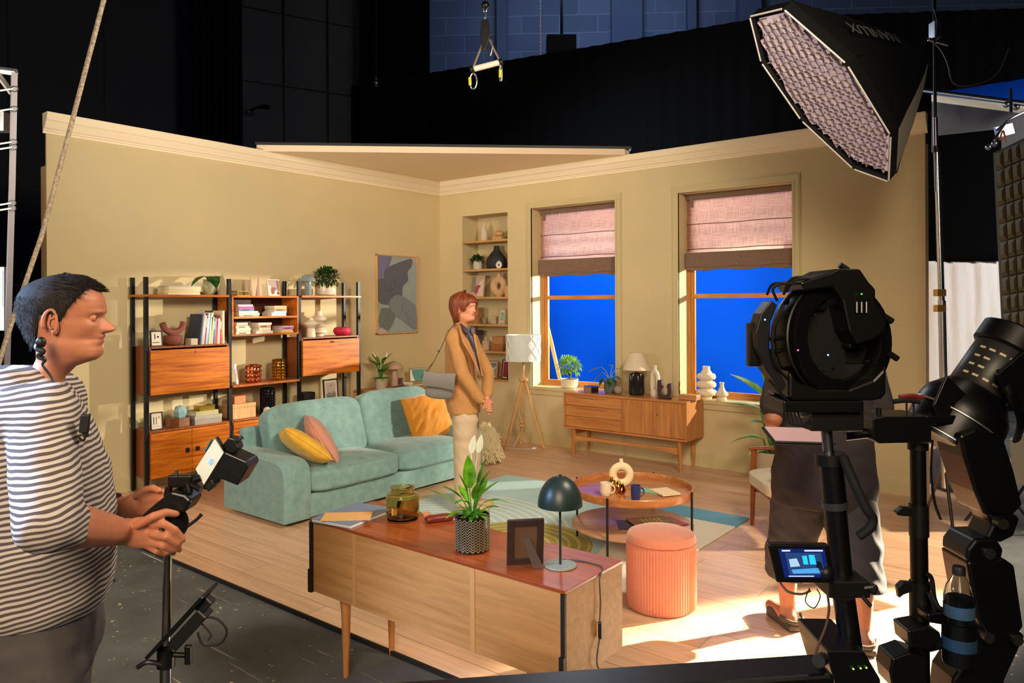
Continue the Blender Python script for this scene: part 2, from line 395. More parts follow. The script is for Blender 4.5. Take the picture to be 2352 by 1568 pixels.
M_blindfold = mat('linen_fold', (128, 104, 88), 0.9, var=0.18, vs=60, stretch=(3, 1, 1), spec=0.1)
def window(n, W):
    x0, x1, z0, z1 = W
    root = bpy.data.objects.new('window_%d' % n, None); COL.objects.link(root); root.location = ((x0+x1)/2, 0, z0); S(root)
    def P(m, nm, mt, **k): return m.obj(nm, mt, root, loc=(-(x0+x1)/2, 0, -z0), smooth=False, **k)
    m = MB()
    for (w, t) in ((0.07, 0.012), (0.06, 0.02), (0.018, 0.027)):
        m.bb((x0-w, -t, z0-0.005), (x0, 0, z1)); m.bb((x1, -t, z0-0.005), (x1+w, 0, z1)); m.bb((x0-w, -t, z1), (x1+w, 0, z1+w))
    P(m, 'casing', M_base)
    m = MB(); m.bb((x0-0.08, -0.03, z0-0.03), (x1+0.08, 0.0, z0+0.005)); m.bb((x0, -0.001, z0), (x1, 0.2, z0+0.005)); m.bb((x0-0.07, -0.018, z0-0.085), (x1+0.07, 0, z0-0.03))
    P(m, 'sill', M_base, bev=0.003)
    m = MB()
    for a, b, y0, y1 in ((0, 0.03, 0.19, 0.27), (0.03, 0.052, 0.205, 0.255), (0.052, 0.066, 0.215, 0.245)):
        m.bb((x0+a, y0, z0+0.005), (x0+b, y1, z1)); m.bb((x1-b, y0, z0+0.005), (x1-a, y1, z1))
    P(m, 'jamb', M_winwood)
    m = MB()
    for a, b, y0, y1 in ((0, 0.04, 0.19, 0.27), (0.04, 0.062, 0.205, 0.255)): m.bb((x0+0.03, y0+0.001, z0+0.005+a), (x1-0.03, y1-0.001, z0+0.005+b))
    m.bb((x0+0.03, 0.19, z1-0.05), (x1-0.03, 0.27, z1)); P(m, 'rail', M_winwoodX)
    m = MB(); m.bb((x0+0.05, 0.212, 1.645), (x1-0.05, 0.248, 1.69)); P(m, 'transom_bar', M_winwoodX)
    return root
window(1, W1); window(2, W2)
def blind(W, zb, label):
    x0, x1 = W[0]+0.012, W[1]-0.012; z1 = W[3]-0.004
    t = thing('roman_blind', label, 'blind', ((x0+x1)/2, 0.165, z1), group='roman blinds in the windows'); hw = (x1-x0)/2
    m = MB(); zs = [0, -0.03, -0.33, -0.34, -0.60, -0.61, -0.64]; rows = []
    for i in range(31):
        z = -0.66*i/30; d = 0.006*sin(i*0.9)+(-0.004 if any(abs(z-q) < 0.012 for q in (-0.3, -0.55)) else 0)
        rows.append([V((-hw+2*hw*j/20, d+0.003*sin(j*1.7+i*0.3), z)) for j in range(21)])
    vs = [p for r in rows for p in r]; fs = [(i*21+j, i*21+j+1, (i+1)*21+j+1, (i+1)*21+j) for i in range(30) for j in range(20)]
    m.add(vs, fs); m.obj('fabric', M_blind, t)
    m = MB(); m.bb((-hw, -0.022, -0.05), (hw, 0.016, 0)); m.obj('headrail', M_blindfold, t, bev=0.004)
    # gathered folds at the bottom
    H = z1-zb; m = MB()
    for k, (za, zz, y) in enumerate(((-0.585, -H+0.03, -0.045), (-H+0.07, -H, -0.03), (-0.6, -H+0.015, -0.015))):
        rings = []
        for i in range(22):
            x = -hw+2*hw*i/21; wv = 0.006*sin(i*0.8+k*2)
            rings.append([V((x, y-0.012+wv, za)), V((x, y+0.012+wv, za)), V((x, y+0.014-wv, zz+wv*1.2)), V((x, y-0.014-wv, zz+wv*1.2))])
        m.loft(rings, True)
    m.obj('gathered_folds', M_blindfold, t, bev=0.006)
    m = MB()
    for z in (-0.3, -0.55): m.tube([V((-hw+2*hw*i/16, -0.012+0.002*sin(i), z+0.003*sin(i*0.7))) for i in range(17)], 0.004, 5)
    m.obj('seam', C((96, 62, 56), 0.9), t)
    m = MB(); m.bb((-hw+0.04, -0.03, -0.13), (-hw+0.08, -0.024, -0.03)); m.obj('pull_tab', M_blindfold, t, smooth=False)
    return t
blind(W1, 1.915, 'linen roman blind half lowered in the narrower-looking window nearest the alcove')
blind(W2, 1.925, 'linen roman blind half lowered in the window farther from the alcove')
# ------------------------------------------------------------------ blue screen and studio surroundings
M_blue = mat('chroma_blue_cloth', (0, 92, 236), 0.8, spec=0.1)
m = MB(); rows = []
for i in range(41):
    x = -4.5+9.1*i/40
    rows.append([V((x, 3.2+0.03*sin(i*1.3)+(0.12*sin(i*0.9)*max(0, 1-j/3) if j < 3 else 0), 0.02+3.0*j/12)) for j in range(13)])
m.loft(rows, False, False); T(m.obj('blue_screen', M_blue), 'bright blue chroma key cloth hanging outside the windows', 'backdrop')
def m_block(nt, N, L, p):
    tc = N.new('ShaderNodeTexCoord'); mp = N.new('ShaderNodeMapping'); mp.inputs['Rotation'].default_value = (pi/2, 0, 0); L.new(tc.outputs['Object'], mp.inputs[0])
    b = N.new('ShaderNodeTexBrick'); L.new(mp.outputs[0], b.inputs['Vector']); b.inputs['Brick Width'].default_value = 0.9; b.inputs['Row Height'].default_value = 0.42; b.inputs['Scale'].default_value = 1
    b.inputs['Mortar Size'].default_value = 0.012; b.inputs['Color1'].default_value = lin((84, 96, 122)); b.inputs['Color2'].default_value = lin((72, 84, 110)); b.inputs['Mortar'].default_value = lin((104, 116, 140))
    L.new(b.outputs['Color'], p.inputs['Base Color']); p.inputs['Roughness'].default_value = 0.8
M_block = grad2('painted_blockwork', m_block)
q = YAW-0.05
m = MB().bb((-11, 0, -0.02), (11, 0.2, 10)); o = S(m.obj('wall_studio', M_block, loc=CF(2.5, 17.5, 0), rot=(0, 0, q), smooth=False))
area('studio_wall_lamp', CF(1.5, 13.0, 8.6), CF(2.4, 17.2, 7.0), 2.5, 95, (0.5, 0.66, 1.0), 140)
m = MB()
for x, wd, dp in ((-2.7, 0.25, 0.2), (0.2, 0.7, 0.3), (1.7, 0.2, 0.25), (3.0, 0.5, 0.35)): m.bb((x-wd/2, -dp, 4), (x+wd/2, -0.01, 10))
m.obj('pilaster', C((70, 82, 108), 0.8), o, smooth=False)
def drape(name, label, pts, z0, z1, mt, folds=60, amp=0.06):
    a = [V((p[0], p[1], 0)) for p in pts]; n = folds*4; seg = [(a[i+1]-a[i]).length for i in range(len(a)-1)]; tot = sum(seg); m = MB(); rows = []
    for i in range(n+1):
        s = tot*i/n; k = 0
        while k < len(seg)-1 and s > seg[k]: s -= seg[k]; k += 1
        t = s/seg[k]; c = a[k].lerp(a[k+1], t); nn = (a[k+1]-a[k]).normalized(); nn = V((-nn.y, nn.x, 0)); zt = z1[0]+(z1[1]-z1[0])*i/n
        off = nn*(amp*sin(2*pi*i/4+0.4*sin(i*0.37)))
        rows.append([c+off*(1.0 if zz == 0 else 0.8)+V((0, 0, z0+(zt-z0)*zz)) for zz in (0, 0.25, 0.5, 0.75, 1)])
    m.loft(rows, False, False); return T(m.obj(name, mt), label, 'curtain', 'black studio drapes')
M_drape = mat('black_serge', (7, 7, 8), 0.95, spec=0.05)
A = lambda u, d: CF((u-1176)/FPX*d, d)
drape('black_drape', 'long black studio drape hanging across behind and above the lit set', [A(810, 14.5), A(1300, 12.6), A(1750, 11.2), A(2600, 10.8)], 0, (5.86, 5.9), M_drape, 46, 0.02)
drape('black_drape', 'tall black drape to the left of the grey panelled studio wall', [A(440, 10.6), A(560, 10.6)], 0, (9, 9), M_drape, 8, 0.06)
drape('black_drape', 'tall narrow black drape to the right of the grey panelled studio wall', [A(828, 13.9), A(990, 14.2)], 0, (9, 9), M_drape, 10, 0.06)
def m_panel(nt, N, L, p):
    p.inputs['Base Color'].default_value = lin((58, 62, 70)); p.inputs['Roughness'].default_value = 0.85
M_panel = grad2('dark_acoustic_panel', m_panel)
# acoustic wall of square panels at the left
a, b = A(545, 13.5), A(850, 14.8); d = (b-a); ln = d.length; rz = math.atan2(d.y, d.x)
o = thing('panel_wall', 'dark grey studio wall of large square acoustic panels above the left set wall', 'wall panel', a, rz)
m = MB(); m.bb((0, 0.05, 0), (ln, 0.09, 9)); m.obj('backing', M_black, o, smooth=False)
for i in range(3):
    for j in range(6):
        m = MB(); w_ = ln/3; m.bb((w_*i+0.025, 0, 1.35*j+0.3), (w_*(i+1)-0.025, 0.05, 1.35*j+1.62)); m.obj('panel', M_panel, o, smooth=False)
a, b = A(-500, 8.5), A(455, 11.5); d = (b-a); ln = d.length; rz = math.atan2(d.y, d.x)
m = MB(); m.bb((0, 0, 2.2), (ln, 0.1, 11)); m.bb((ln*0.47, -0.02, 2.2), (ln*0.475, 0, 11)); m.bb((ln*0.72, -0.02, 2.2), (ln*0.725, 0, 11)); m.bb((0, -0.02, 2.75), (ln, 0, 2.8))
S(m.obj('wall_studio_left', mat('dark_navy_wall', (30, 33, 40), 0.85), loc=a, rot=(0, 0, rz), smooth=False))
M_corr = grad2('corrugated_sheet', lambda nt, N, L, p: (p.inputs['Base Color'].__setattr__('default_value', lin((74, 80, 88))), p.inputs['Roughness'].__setattr__('default_value', 0.5)))
m = MB(); m.loft([[V((ln*i/400, 0.03*(i % 2)-0.02, 0)), V((ln*i/400, 0.03*(i % 2)-0.02, 2.2))] for i in range(401)], False, False); m.bb((0, -0.04, 1.85), (ln, -0.02, 1.89))
S(m.obj('wall_studio_dado', M_corr, loc=a, rot=(0, 0, rz), smooth=False))
# ------------------------------------------------------------------ wall unit
PY = [-3.85, -3.087, -2.325, -1.563]; XB, XF, XC = 0.04, 0.28, 0.312
wu = thing('wall_unit', 'long teak wall unit of black metal posts, shelves and drop-front cabinets on the left wall', 'shelving unit', (0.17, -2.7, 0))
def U(m, nm, mt, par=None, **k): return m.obj(nm, mt, par or wu, loc=(-0.17, 2.7, 0), **k)
def Uc(m, nm, mt, par, **k): return m.obj(nm, mt, par, **k)
M_post = C((22, 24, 28), 0.4, 0.3)
for y in PY:
    for x in (XB, XF):
        m = MB(); m.bb((x-0.015, y-0.016, 0.012), (x+0.015, y+0.016, 1.84)); m.cyl((x, y, 0.0), (x, y, 0.014), 0.012, n=10)
        if x == XF:
            for k in range(12): m.bb((x+0.0148, y-0.003, 0.2+k*0.14), (x+0.0156, y+0.003, 0.206+k*0.14))
        U(m, 'post', M_post, smooth=False, bev=0.002)
def cab(b, z0, z1, open_=False):
    y0, y1 = PY[b]+0.018, PY[b+1]-0.018; m = MB(); t = 0.016
    m.bb((0.03, y0, z0), (XC-0.012, y0+t, z1)); m.bb((0.03, y1-t, z0), (XC-0.012, y1, z1))
    m.bb((0.03, y0+t, z0), (XC-0.012, y1-t, z0+t)); m.bb((0.03, y0+t, z1-t), (XC-0.006, y1-t, z1)); m.k = 1
    m.bb((0.03, y0+t, z0+t), (0.042, y1-t, z1-t))
    return U(m, 'cabinet' if not open_ else 'open_cabinet', [M_teakZ if not open_ else M_teakY, M_darkwood], smooth=False), y0, y1
for b in range(3):
    c, y0, y1 = cab(b, 0.13, 0.535)
    mid = (y0+y1)/2
    if b != 1:
        for s, (a, e) in enumerate(((y0+0.003, mid-0.002), (mid+0.002, y1-0.003))):
            d = Uc(MB().bb((XC-0.012, a, 0.133), (XC+0.004, e, 0.515)), 'door', M_teakY, c, smooth=False, bev=0.0015)
            yk = e-0.045 if s == 0 else a+0.045
            m = MB(); m.box((XC+0.016, yk, 0.335), (0.024, 0.03, 0.036), tap=0.9); m.obj('knob', M_black, d, smooth=False, bev=0.003)
    else:
        for zz in (0.133, 0.328):
            d = Uc(MB().bb((XC-0.012, y0+0.003, zz), (XC+0.004, y1-0.003, zz+0.186)), 'drawer', M_teakY, c, smooth=False, bev=0.0015)
            for yy in (y0+0.1, y1-0.1): m = MB(); m.box((XC+0.016, yy, zz+0.1), (0.024, 0.034, 0.03)); m.obj('knob', M_black, d, smooth=False, bev=0.003)
for b, z0, z1 in ((0, 0.84, 1.248), (2, 0.88, 1.268)):
    c, y0, y1 = cab(b, z0, z1)
    d = Uc(MB().bb((XC-0.012, y0+0.002, z0), (XC+0.006, y1-0.002, z1-0.03)), 'drop_front', M_teakY, c, smooth=False, bev=0.002)
    if b == 0:
        m = MB(); m.bb((XC+0.0055, (y0+y1)/2+0.03, z1-0.07), (XC+0.0075, (y0+y1)/2+0.037, z1-0.05)); m.obj('keyhole', M_black, d, smooth=False)
    else:
        m = MB()
        for s in (-1, 1): m.tube([V((XC+0.01, (y0+y1)/2+s*0.013+0.011*cos(a), z1-0.055+0.008*sin(a))) for a in [2*pi*i/10 for i in range(11)]], 0.0022, 5)
        m.obj('key', C((60, 44, 30), 0.4, 0.8), d)
c, y0, y1 = cab(1, 1.308, 1.685, True)
Uc(MB().bb((0.045, y0+0.017, 1.472), (XC-0.008, y1-0.017, 1.49)), 'inner_shelf', M_teakY, c, smooth=False)
for b, z in ((0, 1.692), (2, 1.692), (1, 0.856)):
    m = MB(); m.bb((0.03, PY[b]-0.02*(b == 0)+0.017*(b > 0), z-0.02), (XC, PY[b+1]-0.017+(0.034 if b == 2 else 0), z)); U(m, 'shelf', M_teakX if b == 1 else M_teakY, smooth=False, bev=0.002)
# ------------------------------------------------------------------ framed picture
def m_art(nt, N, L, p):
    tc = N.new('ShaderNodeTexCoord'); mp = N.new('ShaderNodeMapping'); mp.inputs['Scale'].default_value = (1, 60, 1.2); L.new(tc.outputs['Object'], mp.inputs[0])
    n = N.new('ShaderNodeTexNoise'); n.inputs['Scale'].default_value = 3; n.inputs['Detail'].default_value = 5; L.new(mp.outputs[0], n.inputs['Vector'])
    r = N.new('ShaderNodeValToRGB'); r.color_ramp.elements[0].position = 0.3; r.color_ramp.elements[0].color = lin((138, 152, 158)); r.color_ramp.elements[1].position = 0.75; r.color_ramp.elements[1].color = lin((168, 180, 174))
    L.new(n.outputs['Fac'], r.inputs[0]); L.new(r.outputs[0], p.inputs['Base Color']); p.inputs['Roughness'].default_value = 0.8
M_artbg = grad2('canvas_grey_blue', m_art)
ar = thing('framed_picture', 'tall oak-framed abstract print in grey and lilac hanging on the left wall', 'picture', (0.0, -0.745, 1.25))
aw, ah = 0.33, 0.93
m = MB()
for a, b in (((0.001, -aw, 0), (0.03, -aw+0.014, ah)), ((0.001, aw-0.014, 0), (0.03, aw, ah)), ((0.001, -aw, 0), (0.03, aw, 0.014)), ((0.001, -aw, ah-0.014), (0.03, aw, ah))): m.bb(a, b)
m.obj('frame', M_oakZ, ar, smooth=False, bev=0.002)
ca = MB().bb((0.004, -aw+0.013, 0.013), (0.02, aw-0.013, ah-0.013)).obj('canvas', M_artbg, ar, smooth=False)
def blob(pts, x, mt, nm, par, n=6):
    q = spl([V((x, (p[0]-0.5)*2*(aw-0.016), (1-p[1])*(ah-0.032)+0.016)) for p in pts+[pts[0]]], n)[:-1]
    k = len(q); MB().add(q+[p+V((0.0012, 0, 0)) for p in q], [tuple(range(k)), tuple(range(2*k-1, k-1, -1))]+[(i, (i+1) % k, k+(i+1) % k, k+i) for i in range(k)]).obj(nm, mt, par, smooth=False)
blob([(0, 0), (0.33, 0), (0.31, 0.1), (0.24, 0.2), (0.1, 0.3), (0, 0.34)], 0.0195, C((120, 118, 150), 0.8), 'painted_shape', ca, 4)
blob([(0.85, 0.0), (1.0, 0.0), (1.0, 0.05), (0.87, 0.04)], 0.0195, C((186, 168, 170), 0.8), 'painted_shape', ca, 3)
blob([(0.5, 0.08), (0.86, 0.02), (0.86, 0.12), (0.76, 0.2), (0.77, 0.31), (0.63, 0.4), (0.6, 0.55), (0.42, 0.63), (0.14, 0.63), (0, 0.56), (0, 0.33), (0.16, 0.28), (0.2, 0.17)], 0.021, C((98, 100, 112), 0.8), 'painted_shape', ca)
blob([(0.26, 0.62), (0.4, 0.52), (0.62, 0.52), (0.94, 0.64), (1, 0.8), (1, 0.97), (0.8, 0.93), (0.62, 0.85), (0.42, 0.78), (0.3, 0.7)], 0.0225, C((126, 136, 142), 0.8), 'painted_shape', ca)
blob([(0.08, 0.68), (0.26, 0.68), (0.43, 0.78), (0.3, 0.95), (0.15, 0.98), (0.02, 0.86)], 0.024, C((112, 120, 118), 0.8), 'painted_shape', ca)
blob([(0, 0.93), (0.12, 0.94), (0.24, 1.0), (0, 1.0)], 0.0245, C((190, 172, 172), 0.8), 'painted_shape', ca, 3)
m = MB()
def aline(pts): m.tube(spl([V((0.0262, (p[0]-0.5)*2*(aw-0.016), (1-p[1])*(ah-0.032)+0.016)) for p in pts], 6), 0.0012, 4)
aline([(0.34, 0.0), (0.22, 0.14), (0.15, 0.3), (0.22, 0.43), (0.36, 0.44), (0.45, 0.36), (0.36, 0.31), (0.29, 0.36), (0.34, 0.4)]); aline([(0.0, 0.97), (0.2, 0.82), (0.3, 0.7), (0.27, 0.6)]); aline([(0.66, 0.55), (0.6, 0.7), (0.74, 0.76), (0.78, 0.88), (0.92, 0.98)])
m.obj('painted_line', C((70, 72, 84), 0.8), ca)
# ------------------------------------------------------------------ sofa
def m_velvet(c1, c2):
    def f(nt, N, L, p):
        tc = N.new('ShaderNodeTexCoord'); n = N.new('ShaderNodeTexNoise'); n.inputs['Scale'].default_value = 14; n.inputs['Detail'].default_value = 8; n.inputs['Roughness'].default_value = 0.7; L.new(tc.outputs['Object'], n.inputs['Vector'])
        r = N.new('ShaderNodeValToRGB'); r.color_ramp.elements[0].position = 0.3; r.color_ramp.elements[0].color = lin(c1); r.color_ramp.elements[1].position = 0.72; r.color_ramp.elements[1].color = lin(c2)
        L.new(n.outputs['Fac'], r.inputs[0]); L.new(r.outputs[0], p.inputs['Base Color']); p.inputs['Roughness'].default_value = 0.85; p.inputs['Sheen Weight'].default_value = 0.35; p.inputs['Sheen Roughness'].default_value = 0.4; p.inputs['Specular IOR Level'].default_value = 0.15
        b = N.new('ShaderNodeBump'); b.inputs['Strength'].default_value = 0.12; b.inputs['Distance'].default_value = 0.004; L.new(n.outputs['Fac'], b.inputs['Height']); L.new(b.outputs[0], p.inputs['Normal'])
    return f
M_teal = grad2('teal_velour', m_velvet((112, 146, 144), (138, 172, 168)))
so = thing('sofa', 'two-seat teal velour sofa in front of the wall unit', 'sofa', (1.62, -2.63, 0))
def So(m, nm, mt=M_teal, **k): return m.obj(nm, mt, so, loc=(-1.62, 2.63, 0), **k)
def arm(y0, y1):
    pr = [(1.24, 0.03), (2.035, 0.03), (2.045, 0.2), (2.04, 0.36), (2.02, 0.42), (1.98, 0.452), (1.9, 0.468), (1.7, 0.478), (1.45, 0.482), (1.24, 0.482)]
    m = MB(); rings = []
    for y, s in ((y0, 0.985), (y0+0.012, 1.0), (y1-0.012, 1.0), (y1, 0.985)): rings.append([V((1.64+(x-1.64)*s, y, 0.26+(z-0.26)*s)) for x, z in pr])
    m.loft(rings, True); return So(m, 'arm', bev=0.008)
arm(-3.715, -3.485); arm(-1.77, -1.56)
m = MB(); m.bb((1.34, -3.485, 0.035), (2.03, -1.77, 0.205)); So(m, 'base', smooth=False, bev=0.006)
m = MB(); m.box((1.27, -2.63, 0.33), (0.09, 1.9, 0.6)); So(m, 'back_frame', smooth=False, bev=0.03, seg=3)
def cush(m, c, d, n=18, rot=None, crown=0.03, wr=0.004, seed=0):
    # soft boxy cushion with rounded edges, crowned top and small wrinkles
    def q(u, v, w):
        p = V((u, v, w)); a = [abs(u), abs(v), abs(w)]
        k = 0.86
        f = 1.0
        s = sorted(a, reverse=True)
        if s[1] > 0.55: f = 1-0.10*((s[1]-0.55)/0.45)**2-0.05*max(0, (s[2]-0.55)/0.45)**2
        return V((u*d[0]/2*f, v*d[1]/2*f, w*d[2]/2*f+math.copysign(crown*(1-u*u)*(1-v*v), w)*abs(w)))
    vs = {}; vl = []; fs = []
    def vid(i, j, k):
        key = (i, j, k)
        if key not in vs:
            p = q(-1+2*i/n, -1+2*j/n, -1+2*k/n)
            g = noise.noise(V((p.x*9+seed, p.y*9, p.z*9)))*wr+noise.noise(V((p.x*26+seed, p.y*26, p.z*22)))*wr*0.6
            vs[key] = len(vl); vl.append(p+p.normalized()*g)
        return vs[key]
    for a in range(n):
        for b in range(n):
            for k in (0, n):
                fs.append((vid(a, b, k), vid(a+1, b, k), vid(a+1, b+1, k), vid(a, b+1, k)))
                fs.append((vid(a, k, b), vid(a+1, k, b), vid(a+1, k, b+1), vid(a, k, b+1)))
                fs.append((vid(k, a, b), vid(k, a+1, b), vid(k, a+1, b+1), vid(k, a, b+1)))
    rm = None
    if rot is not None: rm = rot if isinstance(rot, Matrix) else Euler(rot).to_matrix()
    m.add([(rm @ p if rm is not None else p)+V(c) for p in vl], fs); return m
So(cush(MB(), (1.76, -3.045, 0.292), (0.66, 0.9, 0.175), seed=1), 'seat_cushion', sub=1); So(cush(MB(), (1.76, -2.185, 0.292), (0.66, 0.85, 0.175), seed=5), 'seat_cushion', sub=1)
So(cush(MB(), (1.465, -3.02, 0.545), (0.2, 0.93, 0.5), rot=(0, R(-17), 0), seed=9, crown=0.015), 'back_cushion', sub=1); So(cush(MB(), (1.465, -2.14, 0.55), (0.2, 0.84, 0.52), rot=(0, R(-17), 0), seed=12, crown=0.015), 'back_cushion', sub=1)
def pillow(name, label, mt, c, d, rot, wr=0.006, seed=0, pinch=0.55):
    m = MB(); n = 26
    def P(u, v, s):
        e = (1-abs(u)**2.6)*(1-abs(v)**2.6); h = s*d[2]/2*max(0, e)**0.5
        k = 1-0.07*(1-abs(v)**2)*abs(u)**2; k2 = 1-0.07*(1-abs(u)**2)*abs(v)**2
        p = V((u*d[0]/2*k2, v*d[1]/2*k, h))
        g = noise.noise(V((u*3+seed, v*9, s)))*wr+noise.noise(V((u*7+seed, v*3, s*2)))*wr if wr < .01 else noise.noise(V(((u-v*.8)*4.2+seed, (u+v)*1.0, s)))*wr*1.5+noise.noise(V(((u-v*.7)*9+seed, (u+v)*2, s)))*wr*.6
        p.z += g*max(0, e)**0.3
        return p
    for s in (-1, 1):
        vs = [P(-1+2*i/n, -1+2*j/n, s) for i in range(n+1) for j in range(n+1)]
        m.add(vs, [(i*(n+1)+j, (i+1)*(n+1)+j, (i+1)*(n+1)+j+1, i*(n+1)+j+1) for i in range(n) for j in range(n)])
    t = thing(name, label, 'cushion', c, rot, 'scatter cushions on the sofa')
    m.obj('cover', mt, t, weld=True, ang=180)
    pts = [P(-1+2*i/20, -1, 1) for i in range(20)]+[P(1, -1+2*i/20, 1) for i in range(20)]+[P(1-2*i/20, 1, 1) for i in range(20)]+[P(-1, 1-2*i/20, 1) for i in range(21)]
    MB().tube(pts, 0.004, 5).obj('piped_edge', mt, t); return t
M_yel = mat('yellow_cotton', (222, 172, 52), 0.85, var=0.08, vs=12, bump=0.2, bs=60, sheen=0.2)
M_pink = grad2('pink_corduroy', lambda nt, N, L, p: None); _p = M_pink.node_tree.nodes['Principled BSDF']; _p.inputs['Base Color'].default_value = lin((210, 146, 124)); _p.inputs['Roughness'].default_value = 0.8; _p.inputs['Sheen Weight'].default_value = 0.3
def cord(nt, N, L, p, sc=60):
    tc = N.new('ShaderNodeTexCoord'); wv = N.new('ShaderNodeTexWave'); wv.inputs['Scale'].default_value = sc; L.new(tc.outputs['Object'], wv.inputs['Vector'])
    b = N.new('ShaderNodeBump'); b.inputs['Strength'].default_value = 0.7; b.inputs['Distance'].default_value = 0.006; L.new(wv.outputs['Fac'], b.inputs['Height']); L.new(b.outputs[0], p.inputs['Normal'])
cord(M_pink.node_tree, M_pink.node_tree.nodes, M_pink.node_tree.links, _p, 22)
M_must = mat('mustard_velvet', (216, 138, 14), 0.7, var=0.1, vs=8, sheen=0.5)
def facing(nrm, up):  # euler whose local z = nrm, local y ~ up
    z = V(nrm).normalized(); x = V(up).cross(z).normalized(); y = z.cross(x)
    e = Matrix((x, y, z)).transposed().to_euler(); return (e.x, e.y, e.z)
pillow('cushion', 'plain yellow cotton cushion slumped over the left arm of the sofa', M_yel, (1.845, -3.4, 0.525), (0.42, 0.42, 0.15), facing((0.12, 0.62, 0.77), (-0.45, -0.55, 0.6)), seed=2)
pillow('cushion', 'pink corduroy cushion leaning behind the yellow one at the left end of the sofa', M_pink, (1.77, -3.19, 0.535), (0.40, 0.42, 0.15), facing((0.42, 0.75, 0.5), (-0.25, -0.35, 0.8)), seed=4)
pillow('cushion', 'crumpled mustard velvet cushion propped at the right end of the sofa', M_must, (1.70, -1.93, 0.56), (0.46, 0.42, 0.16), facing((0.92, -0.18, 0.38), (-0.3, -0.05, 0.9)), wr=0.018, seed=7)
# ------------------------------------------------------------------ rug
def m_rug(nt, N, L, p):
    tc = N.new('ShaderNodeTexCoord')
    prev = None
    def rgb(c):
        k = N.new('ShaderNodeRGB'); k.outputs[0].default_value = lin(c); return k.outputs[0]
    def mixm(fac, a, b):
        x = N.new('ShaderNodeMix'); x.data_type = 'RGBA'; L.new(fac, x.inputs[0]); L.new(a, x.inputs[6]); L.new(b, x.inputs[7]); return x.outputs[2]
    sep = N.new('ShaderNodeSeparateXYZ'); L.new(tc.outputs['Object'], sep.inputs[0])
    def mth(op, a, b=None):
        x = N.new('ShaderNodeMath'); x.operation = op
        for i, q in enumerate((a, b)):
            if q is None: continue
            if isinstance(q, (int, float)): x.inputs[i].default_value = q
            else: L.new(q, x.inputs[i])
        return x.outputs[0]
    def dist(cx, cy):
        return mth('SQRT', mth('ADD', mth('POWER', mth('SUBTRACT', sep.outputs[0], cx), 2), mth('POWER', mth('SUBTRACT', sep.outputs[1], cy), 2)))
    def stripes(d, f): return mth('GREATER_THAN', mth('SINE', mth('MULTIPLY', d, f)), 0.55)
    base = rgb((182, 212, 212))
    d1 = dist(-0.55, -0.75); base = mixm(mth('MULTIPLY', mth('LESS_THAN', d1, 1.02), stripes(d1, 90)), base, rgb((224, 226, 212)))
    d2 = dist(0.15, -0.62); inn = mth('LESS_THAN', d2, 0.5)
    base = mixm(inn, base, rgb((166, 154, 82))); base = mixm(mth('MULTIPLY', inn, stripes(d2, 95)), base, rgb((196, 184, 120)))
    tri = mth('GREATER_THAN', mth('ADD', mth('MULTIPLY', sep.outputs[0], 1.0), mth('MULTIPLY', sep.outputs[1], 0.35)), 0.52); base = mixm(tri, base, rgb((234, 228, 212)))
    blu = mth('MULTIPLY', mth('GREATER_THAN', sep.outputs[1], 0.62), mth('GREATER_THAN', sep.outputs[0], 0.3)); base = mixm(blu, base, rgb((112, 170, 200)))
    n = N.new('ShaderNodeTexNoise'); n.inputs['Scale'].default_value = 130; n.inputs['Detail'].default_value = 3; L.new(tc.outputs['Object'], n.inputs['Vector'])
    mx = N.new('ShaderNodeMix'); mx.data_type = 'RGBA'; mx.blend_type = 'OVERLAY'; mx.inputs[0].default_value = 0.35; L.new(base, mx.inputs[6]); L.new(n.outputs['Color'], mx.inputs[7]); L.new(base, p.inputs['Base Color'])
    b = N.new('ShaderNodeBump'); b.inputs['Strength'].default_value = 0.6; b.inputs['Distance'].default_value = 0.006; L.new(n.outputs['Fac'], b.inputs['Height']); L.new(b.outputs[0], p.inputs['Normal']); p.inputs['Roughness'].default_value = 0.95; p.inputs['Specular IOR Level'].default_value = 0.1
M_rug = grad2('tufted_rug', m_rug)
m = MB(); m.bb((-1.15, -0.9, 0.0), (1.15, 0.9, 0.011)); T(m.obj('rug', M_rug, loc=(3.4, -2.35, 0.0), smooth=False, bev=0.004), 'large pale blue and cream rug with tufted arches under the coffee table', 'rug')
# ------------------------------------------------------------------ coffee table
ct = thing('coffee_table', 'round two-tier coffee table with a raised-rim tray top and black metal legs', 'table', (4.175, -2.54, 0.011), YAW)
m = MB(); m.lathe([(0, 0.345), (0.375, 0.345), (0.392, 0.349), (0.395, 0.357), (0.395, 0.393), (0.391, 0.398), (0.384, 0.398), (0.381, 0.393), (0.381, 0.362), (0, 0.362)], 72); m.obj('tray_top', wood('table_walnut', (150, 88, 44), (192, 124, 70), 'x', 2.4, 0.33, coat=0.3), ct)
m = MB(); m.lathe([(0, 0.135), (0.388, 0.135), (0.395, 0.139), (0.395, 0.147), (0.389, 0.151), (0, 0.151)], 72); m.obj('lower_shelf', wood('table_ash', (156, 112, 84), (188, 142, 112), 'x', 2.4, 0.36, coat=0.2), ct)
for a in (-121, -31, 59, 149):
    x, y = 0.4*cos(R(a)), 0.4*sin(R(a)); MB().cyl((x, y, 0), (x, y, 0.4), 0.0075, n=10).obj('leg', M_black, ct)
